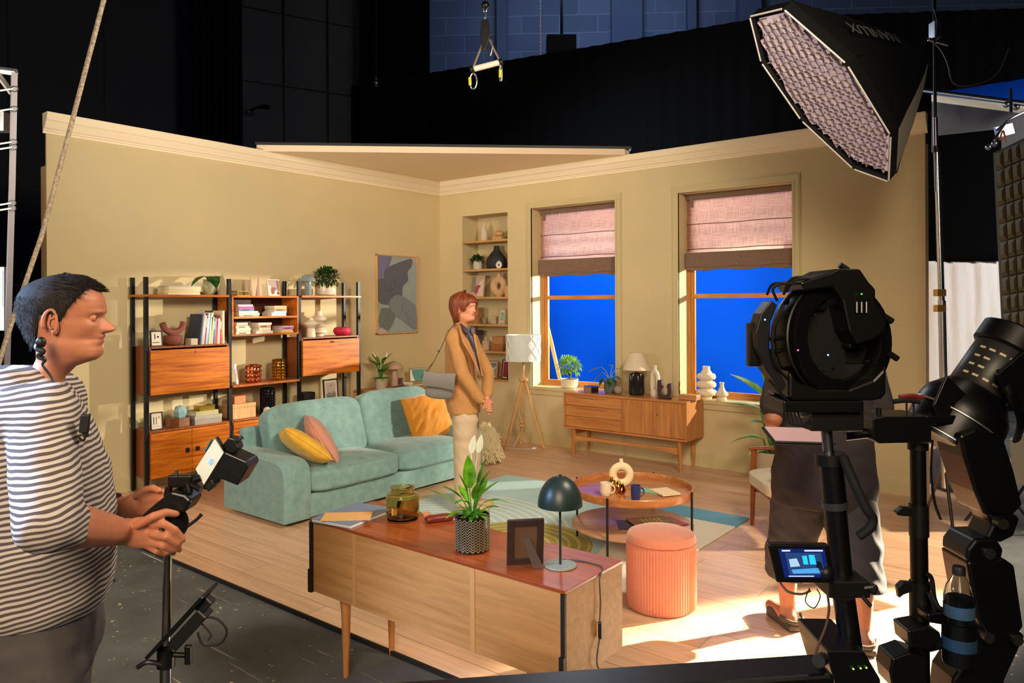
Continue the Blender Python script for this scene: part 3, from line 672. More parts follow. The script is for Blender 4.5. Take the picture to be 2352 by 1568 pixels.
# ------------------------------------------------------------------ pouf
pf = thing('pouf', 'round pink pleated velvet pouf beside the coffee table', 'pouf', (4.76, -3.275, 0))
m = MB(); N_ = 288; prof = [(0.172, 0.004), (0.178, 0.016), (0.181, 0.05), (0.1815, 0.2), (0.181, 0.32), (0.178, 0.343), (0.168, 0.352)]; rings = []
for r, z in prof: rings.append([V(((r+0.0026*cos(72*2*pi*j/N_))*cos(2*pi*j/N_), (r+0.0026*cos(72*2*pi*j/N_))*sin(2*pi*j/N_), z)) for j in range(N_)])
M_pouf = mat('pink_velvet', (206, 122, 92), 0.75, var=0.06, vs=20, sheen=0.5)
m.loft(rings, True).obj('pleated_side', M_pouf, pf, ang=60)
m = MB(); m.lathe([(0, 0.35), (0.176, 0.35), (0.182, 0.357), (0.181, 0.368), (0.172, 0.385), (0.14, 0.398), (0.08, 0.407), (0, 0.41)], 64); m.obj('padded_lid', M_pouf, pf)
m = MB(); m.tube([V((0.18*cos(2*pi*i/64), 0.18*sin(2*pi*i/64), 0.354)) for i in range(65)], 0.0035, 6); m.obj('piping', M_pouf, pf)
# ------------------------------------------------------------------ back sideboard
sb = thing('sideboard', 'teak sideboard with three drawers and two doors standing under the windows', 'sideboard', (2.865, -0.22, 0))
def Sb(m, nm, mt, par=None, **k): return m.obj(nm, mt, par or sb, loc=(-2.865, 0.22, 0) if par is None else None, **k)
m = MB(); m.bb((2.17, -0.405, 0.655), (3.56, -0.03, 0.675)); m.bb((2.17, -0.405, 0.3), (3.56, -0.03, 0.318)); m.bb((2.19, -0.05, 0.318), (3.54, -0.035, 0.655))
m.k = 1; m.bb((2.17, -0.405, 0.318), (2.188, -0.03, 0.655)); m.bb((3.542, -0.405, 0.318), (3.56, -0.03, 0.655)); m.bb((2.857, -0.4, 0.318), (2.873, -0.05, 0.655))
M_sbX = wood('sideboard_teak_x', (166, 104, 52), (202, 136, 76), 'x', 2.6, 0.32, coat=0.2); M_sbZ = wood('sideboard_teak_z', (162, 102, 52), (198, 134, 74), 'z', 2.6, 0.4)
cs = Sb(m, 'carcass', [M_sbX, M_sbZ], smooth=False, bev=0.0015)
for k in range(3):
    z0 = 0.322+k*0.111
    d = Sb(MB().bb((2.191, -0.398, z0), (2.854, -0.378, z0+0.107)), 'drawer', M_sbX, smooth=False, bev=0.0012)
    m = MB(); rings = []
    for i in range(17):
        t = i/16; x = 2.30+0.42*t; e = min(1, min(t, 1-t)*9); hh = 0.002+0.009*e; dd = 0.003+0.013*e
        rings.append([V((x, -0.397, z0+0.094-hh)), V((x, -0.397-dd, z0+0.094-hh*0.6)), V((x, -0.397-dd, z0+0.094)), V((x, -0.397, z0+0.096))])
    m.loft(rings, True).obj('handle', M_sbX, d)
for x0, x1 in ((2.876, 3.203), (3.207, 3.539)):
    d = Sb(MB().bb((x0, -0.398, 0.322), (x1, -0.378, 0.651)), 'door', M_sbZ, smooth=False, bev=0.0012)
    if x0 > 3: MB().bb((x0+0.04, -0.3995, 0.52), (x0+0.047, -0.3975, 0.54)).obj('keyhole', M_black, d, smooth=False)
for x, y in ((2.27, -0.355), (3.46, -0.355), (2.27, -0.065), (3.46, -0.065)):
    s = -1 if x < 2.8 else 1
    MB().tube([V((x-2.865, y+0.22, 0.3)), V((x-2.865+s*0.004, y+0.22, 0.2)), V((x-2.865+s*0.012, y+0.22, 0.0))], [0.022, 0.023, 0.011], 12).obj('leg', M_sbZ, sb)
m = MB(); rings = []
for i in range(13):
    t = i/12; x = 2.28+1.17*t; s = 0.03*(2*t-1)**4; rings.append([V((x, -0.365, 0.205-0.028*0.5-s)), V((x, -0.345, 0.205-0.028*0.5-s)), V((x, -0.345, 0.205+0.012+s*0.4)), V((x, -0.365, 0.205+0.012+s*0.4))])
Sb(m.loft(rings, True), 'front_rail', M_sbX)
for x in (2.27, 3.46): Sb(MB().bb((x-0.01, -0.35, 0.235), (x+0.01, -0.07, 0.29)), 'side_rail', M_sbZ, smooth=False)
# ------------------------------------------------------------------ floor lamp
fl = thing('floor_lamp', 'tripod floor lamp with pale wooden legs and a white wavy-patterned drum shade', 'floor lamp', (1.555, -0.31, 0))
apex = V((0.03, -0.02, 0.76))
for nm, (x, y) in zip('abc', ((1.475, -0.515), (1.79, -0.225), (1.395, -0.14))):
    e = V((x-1.555, y+0.31, 0)); d_ = (apex-e).normalized(); MB().bar(e+V((0, 0, 0.004)), e.lerp(apex, 0.985)+V(((e.x-apex.x)*0.06, (e.y-apex.y)*0.06, 0)), 0.028, 0.02).obj('leg', M_oakZ, fl, smooth=False, bev=0.002)
m = MB(); m.lathe([(0, 0.745), (0.045, 0.745), (0.052, 0.755), (0.052, 0.772), (0.045, 0.778), (0, 0.778)], 3*8, apex*V((1, 1, 0))[0] if False else (0.03, -0.02, 0)); m.obj('top_plate', M_oakZ, fl)
MB().cyl((0.03, -0.02, 0.77), (0.03, -0.02, 1.02), 0.012, n=12).obj('stem', M_oakZ, fl)
e = V((1.395-1.555, -0.14+0.31, 0)); q = e.lerp(apex, 0.33)
m = MB(); m.cyl(q+V((0, 0, 0.012)), q+V((0, 0, 0.034)), 0.034, n=8); m.cyl(q+V((0, 0, -0.034)), q+V((0, 0, -0.012)), 0.034, n=8); m.obj('clamp_disc', M_oakZ, fl)
m = MB(); m.lathe([(0.19, 0.97), (0.19, 1.255), (0.187, 1.255), (0.187, 0.97), (0.19, 0.97)], 48, (0.03, -0.02, 0)); sh = m.obj('shade', mat('white_shade', (206, 212, 210), 0.8), fl)
m = MB()
for k in range(24):
    a0 = 2*pi*k/24; s = 1 if k % 2 else -1
    m.tube([V((0.03+0.192*cos(a0+s*0.1*sin(i/20*4*pi)), -0.02+0.192*sin(a0+s*0.1*sin(i/20*4*pi)), 0.972+0.281*i/20)) for i in range(21)], 0.0028, 4, flat=0.6)
m.obj('wavy_pattern', C((240, 240, 232), 0.7), sh)
for z in (0.972, 1.253): MB().tube([V((0.03+0.19*cos(2*pi*i/48), -0.02+0.19*sin(2*pi*i/48), z)) for i in range(49)], 0.004, 6).obj('rim', M_white, sh)
m = MB().tube(spl([(0.03, -0.02, 0.79), (0.0, -0.03, 0.7), (-0.06, 0.0, 0.5), (-0.09, 0.06, 0.36), (-0.06, 0.08, 0.22), (-0.1, 0.06, 0.1), (-0.13, 0.0, 0.008), (-0.16, 0.05, 0.005), (-0.3, -0.02, 0.005), (-0.2, -0.12, 0.005), (0.02, -0.1, 0.005), (0.13, 0.0, 0.005)], 6), 0.0035, 5)
cb = m.obj('power_cord', C((214, 206, 186), 0.6), fl); MB().box((0.15, 0.012, 0.012), (0.045, 0.03, 0.022), (0, 0, 0.5)).obj('plug', M_white, cb, bev=0.006, smooth=False)
# ------------------------------------------------------------------ shaggy pouf behind the sofa
fz = thing('shaggy_pouf', 'cream shaggy pouf on the floor just past the far end of the sofa', 'pouf', (1.66, -1.1, 0))
m = MB(); random.seed(3)
for i in range(900):
    a = random.random()*2*pi; t = random.random()**0.7
    z = 0.34*(1-t*0.95)+0.02; r = 0.17*min(1, (1.15*t)**0.5); p = V((r*cos(a), r*sin(a), z)); o_ = V((cos(a)*0.5*t, sin(a)*0.5*t, 0.4-1.0*t))
    e = p+o_.normalized()*0.05+V((random.uniform(-1, 1), random.uniform(-1, 1), random.uniform(-1, 0.4)))*0.02; e.z = max(e.z, 0.004)
    m.tube([p, (p+e)/2+V((cos(a), sin(a), 0.3))*0.006, e], [0.009, 0.008, 0.003], 4)
m.obj('wool_tufts', mat('cream_wool', (232, 214, 172), 0.95), fz)['kind'] = 'stuff'
m = MB(); m.lathe([(0, 0.003), (0.15, 0.003), (0.17, 0.05), (0.17, 0.2), (0.13, 0.31), (0.05, 0.35), (0, 0.355)], 24); m.obj('core', C((220, 202, 160), 0.95), fz)
# ------------------------------------------------------------------ armchair
ac = thing('armchair', 'low wooden armchair with a cream seat pad behind the standing crew member', 'armchair', (5.0, -1.62, 0), R(-52))
M_cw = wood('chair_walnut', (120, 58, 26), (158, 84, 42), 'z', 2.4, 0.35)
for s in (-1, 1):
    MB().tube([V((s*0.26, -0.28, 0.0)), V((s*0.26, -0.27, 0.4)), V((s*0.26, -0.265, 0.54))], [0.017, 0.022, 0.022], 4).obj('leg', M_cw, ac, smooth=False, bev=0.004)
    MB().tube([V((s*0.26, 0.34, 0.0)), V((s*0.26, 0.27, 0.32)), V((s*0.26, 0.33, 0.62))], [0.017, 0.024, 0.02], 4).obj('leg', M_cw, ac, smooth=False, bev=0.004)
    MB().tube([V((s*0.26, -0.3, 0.548)), V((s*0.265, -0.05, 0.556)), V((s*0.26, 0.32, 0.535))], [0.026, 0.03, 0.024], 4, flat=0.55).obj('armrest', M_cw, ac, bev=0.006)
MB().box((0, -0.26, 0.3), (0.5, 0.03, 0.06)).bb((-0.25, 0.25, 0.24), (0.25, 0.28, 0.3)).bb((-0.26, -0.26, 0.24), (-0.235, 0.27, 0.3)).bb((0.235, -0.26, 0.24), (0.26, 0.27, 0.3)).obj('seat_rail', M_cw, ac, smooth=False, bev=0.004)
M_cc = mat('cream_boucle', (226, 214, 188), 0.9, var=0.05, vs=40, bump=0.3, bs=120)
cush(MB(), (0, -0.03, 0.375), (0.52, 0.6, 0.11), 14, (R(3), 0, 0), 0.02, 0.002).obj('seat_cushion', M_cc, ac, sub=1)
cush(MB(), (0, 0.28, 0.55), (0.48, 0.09, 0.3), 12, (R(-14), 0, 0), 0.01, 0.002).obj('back_cushion', M_cc, ac, sub=1)
# ------------------------------------------------------------------ corner table
st = thing('side_table', 'open oak side table in the corner behind the sofa', 'side table', (0.23, -1.0, 0))
m = MB(); m.bb((-0.2, -0.42, 0.61), (0.2, 0.42, 0.645)); m.bb((-0.2, -0.42, 0.36), (0.2, 0.42, 0.385)); m.obj('table_top', M_oakY, st, smooth=False, bev=0.002)
for x in (-0.18, 0.18):
    for y in (-0.4, 0.4): MB().bb((x-0.02, y-0.02, 0), (x+0.02, y+0.02, 0.61)).obj('leg', M_oakZ, st, smooth=False, bev=0.002)
# ------------------------------------------------------------------ foreground sideboard
fs = thing('sideboard', 'foreground sideboard seen from its bare plywood back, dark red-brown top', 'sideboard', (4.52, -4.635, 0))
FX0, FX1, FY0, FY1, FZ0, FZ1 = 3.835, 5.205, -4.82, -4.45, 0.33, 0.652
def Fs(m, nm, mt, par=None, **k): return m.obj(nm, mt, par or fs, loc=(-4.52, 4.635, 0) if par is None else None, **k)
M_mahog = wood('mahogany_top', (122, 50, 20), (158, 76, 34), 'x', 2.0, 0.3, coat=0.4, bump=0.0, ratio=22)
M_plyb = wood('plywood_back', (158, 110, 58), (184, 132, 76), 'x', 2.0, 0.6); M_plyz = wood('side_veneer', (150, 104, 58), (184, 134, 80), 'x', 3, 0.5)
Fs(MB().bb((FX0, FY0-0.004, FZ1-0.012), (FX1, FY1, FZ1)), 'top_panel', M_mahog, smooth=False, bev=0.0015)
m = MB(); m.bb((FX0+0.004, FY0+0.006, FZ0), (FX0+0.024, FY1, FZ1-0.012)); m.bb((FX1-0.022, FY0+0.006, FZ0), (FX1-0.002, FY1, FZ1-0.012)); m.bb((FX0+0.024, FY0+0.01, FZ0), (FX1-0.022, FY1-0.02, FZ0+0.018)); Fs(m, 'carcass', M_plyz, smooth=False)
bp = Fs(MB().bb((FX0+0.022, FY0, FZ0+0.003), (FX1-0.02, FY0+0.008, FZ1-0.013)), 'back_panel', M_plyb, smooth=False)
M_bat = wood('batten_ply', (176, 126, 72), (192, 144, 88), 'z', 2.0, 0.6)
for x in (4.135, 4.795): MB().bb((x-0.011, FY0-0.003, FZ0+0.005), (x+0.011, FY0, FZ1-0.014)).obj('batten', M_bat, bp, smooth=False)
m = MB(); m.bb((FX0-0.001, FY0-0.006, FZ0+0.1), (FX0+0.02, FY0+0.004, FZ1-0.014)); m.bb((FX0-0.001, FY0-0.014, FZ0), (FX0+0.022, FY0+0.004, FZ0+0.1)); Fs(m, 'edge_strip', C((30, 22, 18), 0.6), smooth=False); m = MB(); m.bb((FX1-0.02, FY0-0.004, FZ0+0.1), (FX1-0.003, FY0+0.004, FZ1-0.014)); m.bb((FX1-0.022, FY0-0.012, FZ0), (FX1-0.003, FY0+0.004, FZ0+0.1)); Fs(m, 'edge_strip', C((30, 22, 18), 0.6), smooth=False)
Fs(MB().bb((FX0+0.02, FY1-0.018, FZ0+0.02), (FX1-0.02, FY1-0.001, FZ1-0.014)), 'front_doors', M_plyz, smooth=False)
for x, y, zb in ((4.01, -4.765, -0.02), (4.01, -4.5, -0.02), (5.03, -4.765, -0.02), (5.03, -4.47, 0.0)):
    m = MB(); m.tube([V((x-4.52, y+4.635, FZ0+0.002)), V((x-4.52, y+4.635, 0.27)), V((x-4.52, y+4.635, zb+0.0)), ], [0.028, 0.021, 0.0125], 12); m.obj('leg', M_sbZ, fs)
# ------------------------------------------------------------------ small-object builders
def book(label, c, loc, dim, rot=(0, 0, 0), group=None, name='book', pg=(232, 222, 200), up='z', band=None):
    # dim = depth (x, spine at +x), length (y), thickness/height (z); up = axis of the thin side
    dx, dy, dz = dim; t = 0.0016; m = MB()
    if up == 'z':
        m.bb((-dx/2, -dy/2, 0), (dx/2, dy/2, t)); m.bb((-dx/2, -dy/2, dz-t), (dx/2, dy/2, dz)); m.bb((dx/2-t, -dy/2, t), (dx/2, dy/2, dz-t)); P = ((-dx/2+0.003, -dy/2+0.003, t), (dx/2-t, dy/2-0.003, dz-t))
    else:
        m.bb((-dx/2, -dy/2, 0), (dx/2, -dy/2+t, dz)); m.bb((-dx/2, dy/2-t, 0), (dx/2, dy/2, dz)); m.bb((dx/2-t, -dy/2+t, 0), (dx/2, dy/2-t, dz)); P = ((-dx/2+0.003, -dy/2+t, 0.003), (dx/2-t, dy/2-t, dz-0.003))
    o = T(m.obj(name, C(c, 0.55), loc=loc, rot=rot, smooth=False), label, 'book', group)
    MB().bb(*P).obj('pages', C(pg, 0.8), o, smooth=False)
    if band:
        q = MB()
        if up == 'z': q.bb((dx/2, -dy*0.3, dz*0.25), (dx/2+0.0006, dy*0.18, dz*0.7))
        else: q.bb((dx/2, -dy*0.25, dz*0.55), (dx/2+0.0006, dy*0.25, dz*0.85))
        q.obj('spine_label', C(band, 0.6), o, smooth=False)
    return o
def pframe(label, w, h, loc, rz, lean, fc, art, bw=0.012, bd=0.016, mount=(236, 224, 206), cat='picture frame', strut=False, name='picture_frame'):
    t = thing(name, label, cat, loc, (R(lean), 0, rz) if False else 0)
    t.rotation_euler = Euler((R(-lean), 0, rz), 'XYZ'); fm = C(fc, 0.45)
    m = MB(); m.bb((-w/2, 0, 0), (-w/2+bw, bd, h)); m.bb((w/2-bw, 0, 0), (w/2, bd, h)); m.bb((-w/2+bw, 0, 0), (w/2-bw, bd, bw)); m.bb((-w/2+bw, 0, h-bw), (w/2-bw, bd, h))
    m.obj('frame', fm, t, smooth=False)
    iw, ih = w-2*bw, h-2*bw
    p = MB().bb((-iw/2, 0.006, bw), (iw/2, bd-0.002, h-bw)).obj('print', C(mount, 0.8), t, smooth=False)
    for k, (pts, c) in enumerate(art):
        q = [V(((x-0.5)*iw, 0, (1-y)*ih+bw)) for x, y in pts]
        if len(q) > 4: q = spl(q+[q[0]], 4)[:-1]
        n = len(q); y0 = 0.006-0.0006*(k+1)
        MB().add([a+V((0, y0, 0)) for a in q]+[a+V((0, 0.0058, 0)) for a in q], [tuple(range(n)), tuple(range(2*n-1, n-1, -1))]+[(i, (i+1) % n, n+(i+1) % n, n+i) for i in range(n)]).obj('printed_shape', C(c, 0.8), p, smooth=False)
    return t
def rect(x0, y0, x1, y1): return [(x0, y0), (x1, y0), (x1, y1), (x0, y1)]
def circ(x, y, r, a=1): return [(x+r*cos(2*pi*i/8), y+a*r*sin(2*pi*i/8)) for i in range(8)]
def leafm(m, p, d, L, W, droop=0.3, up=(0, 0, 1), n=8, fold=0.25, tip=1.0, curl=0.0):
    p = V(p); d = V(d).normalized(); up = V(up); x = d.cross(up)
    x = x.normalized() if x.length > 1e-4 else V((1, 0, 0)); nn = x.cross(d).normalized()
    rows = []
    for i in range(n+1):
        t = i/n; wd = W/2*(sin(pi*min(1, t*0.94+0.03)**0.75)**0.85 if tip else sin(pi*t)); c = p+d*(L*t)-V((0, 0, 1))*(droop*L*t*t)+nn*curl*L*sin(pi*t)
        rows.append([c-x*wd+nn*wd*fold, c, c+x*wd+nn*wd*fold])
    vs = [q for r in rows for q in r]; fs = []
    for i in range(n):
        for j in range(2): fs.append((i*3+j, i*3+j+1, (i+1)*3+j+1, (i+1)*3+j))
    m.add(vs, fs)
def pot(t, prof, mt, soil_r, soil_z, n=36):
    MB().lathe(prof, n).obj('pot', mt, t); MB().lathe([(0, soil_z-0.006), (soil_r, soil_z-0.006), (soil_r, soil_z), (0, soil_z+0.004)], 20).obj('soil', M_soil, t)
def openpot(r0, r1, h, w=0.005, rd=0.01): return [(0, 0), (r0-rd, 0), (r0, rd*0.6), (r1, h), (r1-w, h), (r0-w, rd*1.6), (0, rd)]
def leafmat(name, c1, c2, rough=0.35):
    m, nt, N, L, p = newmat(name); tc = N.new('ShaderNodeTexCoord'); n = N.new('ShaderNodeTexNoise'); n.inputs['Scale'].default_value = 18; L.new(tc.outputs['Object'], n.inputs['Vector'])
    r = N.new('ShaderNodeValToRGB'); r.color_ramp.elements[0].position = 0.35; r.color_ramp.elements[1].position = 0.65; r.color_ramp.elements[0].color = lin(c1); r.color_ramp.elements[1].color = lin(c2)
    L.new(n.outputs['Fac'], r.inputs[0]); L.new(r.outputs[0], p.inputs['Base Color']); p.inputs['Roughness'].default_value = rough
    d = N.new('ShaderNodeBsdfTranslucent'); L.new(r.outputs[0], d.inputs[0]); a = N.new('ShaderNodeMixShader'); a.inputs[0].default_value = 0.22
    L.new(p.outputs[0], a.inputs[1]); L.new(d.outputs[0], a.inputs[2]); L.new(a.outputs[0], N['Material Output'].inputs['Surface']); return m
M_leafd = leafmat('leaf_dark', (22, 58, 18), (44, 92, 30)); M_leafm = leafmat('leaf_mid', (44, 104, 24), (84, 150, 44)); M_leafb = leafmat('leaf_bright', (74, 140, 30), (132, 190, 60))
M_ceram = C((222, 212, 194), 0.35); M_matte = C((230, 214, 190), 0.8)
def spath(t, z, nl, L, W, mt, spread=0.45, seed=0, flowers=(), low=8):
    random.seed(seed); m = MB(); s = MB()
    for i in range(nl):
        a = 2*pi*i/nl*1.62+random.uniform(-0.4, 0.4); k = random.random(); hgt = z+L*(0.25+0.5*k); r = L*spread*(1-0.5*k)
        b = V((0.012*cos(a), 0.012*sin(a), z-0.004)); e = V((r*0.5*cos(a), r*0.5*sin(a), hgt)); s.tube(spl([b, (b+e)/2+V((0, 0, L*0.06)), e], 4), [0.0028]*9, 5)
        leafm(m, e, V((cos(a)*(0.5+0.6*(1-k)), sin(a)*(0.5+0.6*(1-k)), 0.75)), L*random.uniform(0.5, 0.68), W*random.uniform(0.85, 1.15), random.uniform(0.15, 0.5), fold=0.3)
    for i in range(low):
        a = 2*pi*i/low+0.3; b = V((0.02*cos(a), 0.02*sin(a), z)); leafm(m, b, V((cos(a), sin(a), 0.65)), L*random.uniform(0.4, 0.55), W*0.7, 0.6, fold=0.3)
    m.obj('foliage', mt, t, ang=80); s.obj('stems', M_leafm, t)
    for (a, r, h, c) in flowers:
        f = MB(); b = V((0, 0, z)); e = V((r*cos(a), r*sin(a), h)); f.tube(spl([b, V((r*0.3*cos(a), r*0.3*sin(a), z+(h-z)*0.6)), e], 4), 0.002, 5); f.obj('flower_stalk', M_leafm, t)
        f = MB(); leafm(f, e, V((0.3*cos(a), 0.3*sin(a), 1)), L*0.32, W*0.55, 0.05, up=(cos(a+1.2), sin(a+1.2), 0), fold=0.7); f.tube([e, e+V((0.05*cos(a), 0.05*sin(a), 0.12))*L], [0.004, 0.002], 6); f.obj('flower', C(c, 0.6), t, ang=80)
def bonsai(t, z, r, h, nl, LW, mt, trunk, seed=1, squash=0.85):
    random.seed(seed); m = MB(); s = MB(); c = V((0, 0, z+h))
    s.tube(spl([(0, 0, z-0.004), (0.006, 0, z+h*0.2), (-0.004, 0.004, z+h*0.5)], 4), [trunk, trunk*0.9]+[trunk*0.75]*7, 8)
    for i in range(9):
        a = 2*pi*i/9; e = c+V((cos(a)*r*0.7, sin(a)*r*0.7, random.uniform(-0.4, 0.5)*r)); s.tube([V((0, 0, z+h*0.3)), V((cos(a)*r*0.25, sin(a)*r*0.25, z+h*0.65)), e], [trunk*0.6, trunk*0.4, trunk*0.2], 5)
    s.obj('trunk', C((104, 84, 60), 0.9), t)
    for i in range(nl):
        u = random.uniform(-0.75, 1); a = random.uniform(0, 2*pi); q = (1-u*u)**0.5; d = V((q*cos(a), q*sin(a), u)); k = random.uniform(0.55, 1.0)
        p = c+V((d.x*r*k, d.y*r*k, d.z*r*squash*k)); dd = (d+V((random.uniform(-.7, .7), random.uniform(-.7, .7), random.uniform(-.3, .9)))).normalized()
        leafm(m, p, dd, LW[0]*random.uniform(0.8, 1.3), LW[1], 0.2, n=3, fold=0.3)
    m.obj('foliage', mt, t, ang=80)
def bobble(name, label, loc, r, h, rows, cols, br, mt, cat='vase', spin=0.0):
    m = MB(); m.lathe([(0, 0), (r-0.004, 0), (r, 0.006), (r, h-0.004), (r-0.003, h), (r-0.008, h-0.004), (r-0.008, 0.01), (0, 0.01)], 32)
    for i in range(rows):
        for j in range(cols):
            a = 2*pi*j/cols+spin; z = h*(i+0.5)/rows; m.ell((r*cos(a), r*sin(a), z), br, 8)
    return T(m.obj(name, mt, loc=loc), label, cat)
def donut(t, Rr, r, neck_r, neck_h, mt, oval=1.0, foot=0.0, nm='body', lx=1.0):
    m = MB(); n, k = 40, 18; rings = []
    for i in range(n+1):
        a = 2*pi*i/n; cx, cz = Rr*cos(a)*lx, Rr*oval*sin(a); rings.append([V((cx+r*cos(b)*cos(a), r*0.85*sin(b), Rr*oval+r+cz+r*cos(b)*sin(a)-0.004)) for b in [2*pi*j/k for j in range(k)]])
    m.loft(rings, False); top = 2*Rr*oval+2*r-0.004
    m.lathe([(neck_r*1.5, top-r*0.5), (neck_r*1.15, top-0.1*r), (neck_r, top+neck_h*0.5), (neck_r, top+neck_h), (neck_r*0.75, top+neck_h), (neck_r*0.7, top)], 20)
    m.lathe([(0, 0), (r*0.75, 0), (r*0.8, 0.006), (r*0.6, 0.02)], 20)
    return m.obj(nm, mt, t)
def on(u, x): return px(u, 800, x).y           # y along the left wall for a shelf item
def onb(u, y): return py(u, 800, y).x          # x along the back wall for a shelf item
# ------------------------------------------------------------------ things on the wall unit
ST = 1.692
cols = [(236, 228, 206), (222, 206, 160), (236, 214, 140), (210, 204, 196), (238, 224, 170), (196, 196, 190)]
nm = ['white', 'beige', 'pale yellow', 'light grey', 'straw-coloured', 'grey']
y = on(414, 0.2)
for i in range(6):
    o_ = ['lowest', 'second lowest', 'third lowest', 'fourth lowest', 'second highest', 'topmost']
    book('%s magazine, %s in the pile on the top left wall-unit shelf' % (nm[i], o_[i]), cols[i], (0.18, y+random.uniform(-.006, .006), ST+0.0128*i), (0.2, 0.29, 0.0125), (0, 0, random.uniform(-.02, .02)), 'magazines in the top-shelf pile', 'magazine', cols[i])
t = thing('potted_plant', 'plant with three drooping dark leaves in a round speckled pot on the top left shelf', 'plant', (0.17, on(481, 0.17), ST))
pot(t, [(0, 0), (0.03, 0), (0.048, 0.018), (0.06, 0.05), (0.061, 0.08), (0.052, 0.115), (0.046, 0.122), (0.042, 0.122), (0.046, 0.1), (0, 0.09)], mat('celadon_glaze', (176, 172, 140), 0.25, var=0.2, vs=60), 0.045, 0.11)
m = MB()
for a, L, dr, wd in ((-0.15, 0.15, 1.0, 0.13), (0.9, 0.13, 0.7, 0.1), (2.4, 0.13, 0.4, 0.1), (-1.4, 0.17, 0.85, 0.09), (1.7, 0.12, 0.3, 0.1)): leafm(m, (0.03*cos(a), 0.03*sin(a), 0.17), (cos(a), sin(a), 0.3), L, wd, dr, fold=-0.12)
for a in (-0.7, 0.3, 2.4, -1.9, 1.2): m.tube([V((0, 0, 0.1)), V((0.02*cos(a), 0.02*sin(a), 0.15))], 0.003, 5)
m.obj('foliage', M_leafd, t, ang=80)
Z1 = 1.248
pframe('small black-framed print of a bar, dot and line beside the terracotta sculpture', 0.105, 0.135, (0.26, on(361, 0.26), Z1), R(90), 6, (18, 16, 20), [(rect(0.3, 0.16, 0.4, 0.55), (70, 60, 56)), (circ(0.66, 0.38, 0.1, 0.75), (30, 26, 30)), (rect(0.12, 0.76, 0.78, 0.81), (50, 44, 44))], 0.009)
t = thing('sculpture', 'brown terracotta sculpture of an upturned arch balanced on a round bowl', 'sculpture', (0.2, on(398, 0.2), Z1), R(90)); M_terra = mat('terracotta', (128, 70, 54), 0.75, var=0.05)
MB().lathe([(0, 0), (0.045, 0), (0.065, 0.012), (0.078, 0.04), (0.078, 0.07), (0.07, 0.086), (0.05, 0.09), (0, 0.09)], 32).obj('bowl', M_terra, t)
m = MB(); pts = [V((0.09*cos(a), 0, 0.185+0.07*sin(a))) for a in [R(185)+R(170)*i/16 for i in range(17)]]; pts = [V((-0.098, 0, 0.195))]+pts+[V((0.096, 0, 0.205))]
m.tube(pts, 0.03, 14, flat=0.9); m.cyl((0, 0, 0.085), (0, 0, 0.1), 0.035); m.obj('arch', M_terra, t)
book('large dark navy book leaning at the left of the upright row on the cabinet', (52, 58, 76), (0.17, on(449, 0.2)+0.01, Z1), (0.2, 0.05, 0.27), (R(-8), 0, 0), 'upright books on the drop-front cabinet', up='y', pg=(60, 66, 84))
T(MB().box((0, 0, 0.028), (0.1, 0.062, 0.056)).bb((0.05, -0.002, 0.04), (0.0512, 0.002, 0.056)).obj('wooden_block', C((206, 186, 160), 0.6), loc=(0.25, on(440, 0.25), Z1), smooth=False, bev=0.002), 'small pale block with a notch in front of the dark navy book', 'block')
up = [((176, 184, 206), 0.012, .28, 'pale blue-grey'), ((224, 196, 180), .016, .262, 'pale pink patterned'), ((150, 44, 56), .012, .275, 'dark red'), ((180, 206, 222), .018, .28, 'light blue'), ((120, 160, 176), .012, .265, 'grey-teal'), ((236, 214, 186), .02, .285, 'tall cream'), ((232, 208, 150), .022, .245, 'buttery yellow'), ((66, 120, 150), .012, .24, 'teal blue'), ((140, 150, 200), .01, .235, 'periwinkle'), ((226, 92, 100), .018, .22, 'coral red'), ((234, 170, 170), .012, .205, 'light pink'), ((240, 226, 216), .015, .23, 'off-white'), ((200, 56, 66), .015, .24, 'bright red'), ((196, 150, 104), .018, .26, 'tan'), ((238, 222, 190), .016, .30, 'tallest cream')]
y = on(462, 0.3)+0.004
for i, (c, th, h, n_) in enumerate(up):
    ln_ = -6.5 if i < 6 else (-4 if i < 10 else (-1.5 if i < 13 else 0))
    book('%s book standing upright in the row on the left drop-front cabinet' % n_, c, (0.21, y+th/2, Z1+th*0.5*abs(sin(R(ln_)))), (0.17, th*0.94, h), (R(ln_), 0, 0), 'upright books on the drop-front cabinet', up='y', band=(240, 236, 226) if i in (2, 7, 12) else None); y += th*0.99
book('dark olive book standing behind the right end of the upright row', (66, 60, 44), (0.075, -3.155, Z1), (0.03, 0.09, 0.3), (0, 0, 0), 'upright books on the drop-front cabinet', up='y', pg=(66, 60, 44))
Z2 = 1.685
t = thing('glass_box', 'small brass-edged glass box on top of the open cabinet', 'box', (0.2, on(558, 0.24), Z2)); m = MB()
for a in (-0.05, 0.05):
    for b in (-0.06, 0.06): m.bb((a-0.003, b-0.003, 0), (a+0.003, b+0.003, 0.045))
    for z in (0.0, 0.041): m.bb((a-0.003, -0.057, z), (a+0.003, 0.057, z+0.006))
for b in (-0.06, 0.06):
    for z in (0.0, 0.041): m.bb((-0.047, b-0.003, z), (0.047, b+0.003, z+0.006))
m.obj('brass_edges', C((222, 190, 96), 0.3, 1.0), t, smooth=False); MB().bb((-0.047, -0.057, 0.006), (0.047, 0.057, 0.041)).obj('glass', glassmat('box_glass', (228, 226, 190), 0.05), t, smooth=False)
for u, h, tx in ((579, 0.215, 'shorter pale pink cone ornament, left of the pair on the open cabinet'), (597, 0.245, 'taller pale pink cone ornament, right of the pair on the open cabinet')):
    T(MB().lathe([(0, 0), (0.031, 0), (0.032, 0.003), (0.002, h-0.004), (0, h)], 28).obj('cone_ornament', mat('blush_wood', (206, 168, 146), 0.6, var=0.05), loc=(0.19, on(u, 0.2), Z2)), tx, 'ornament', 'pair of cone ornaments')
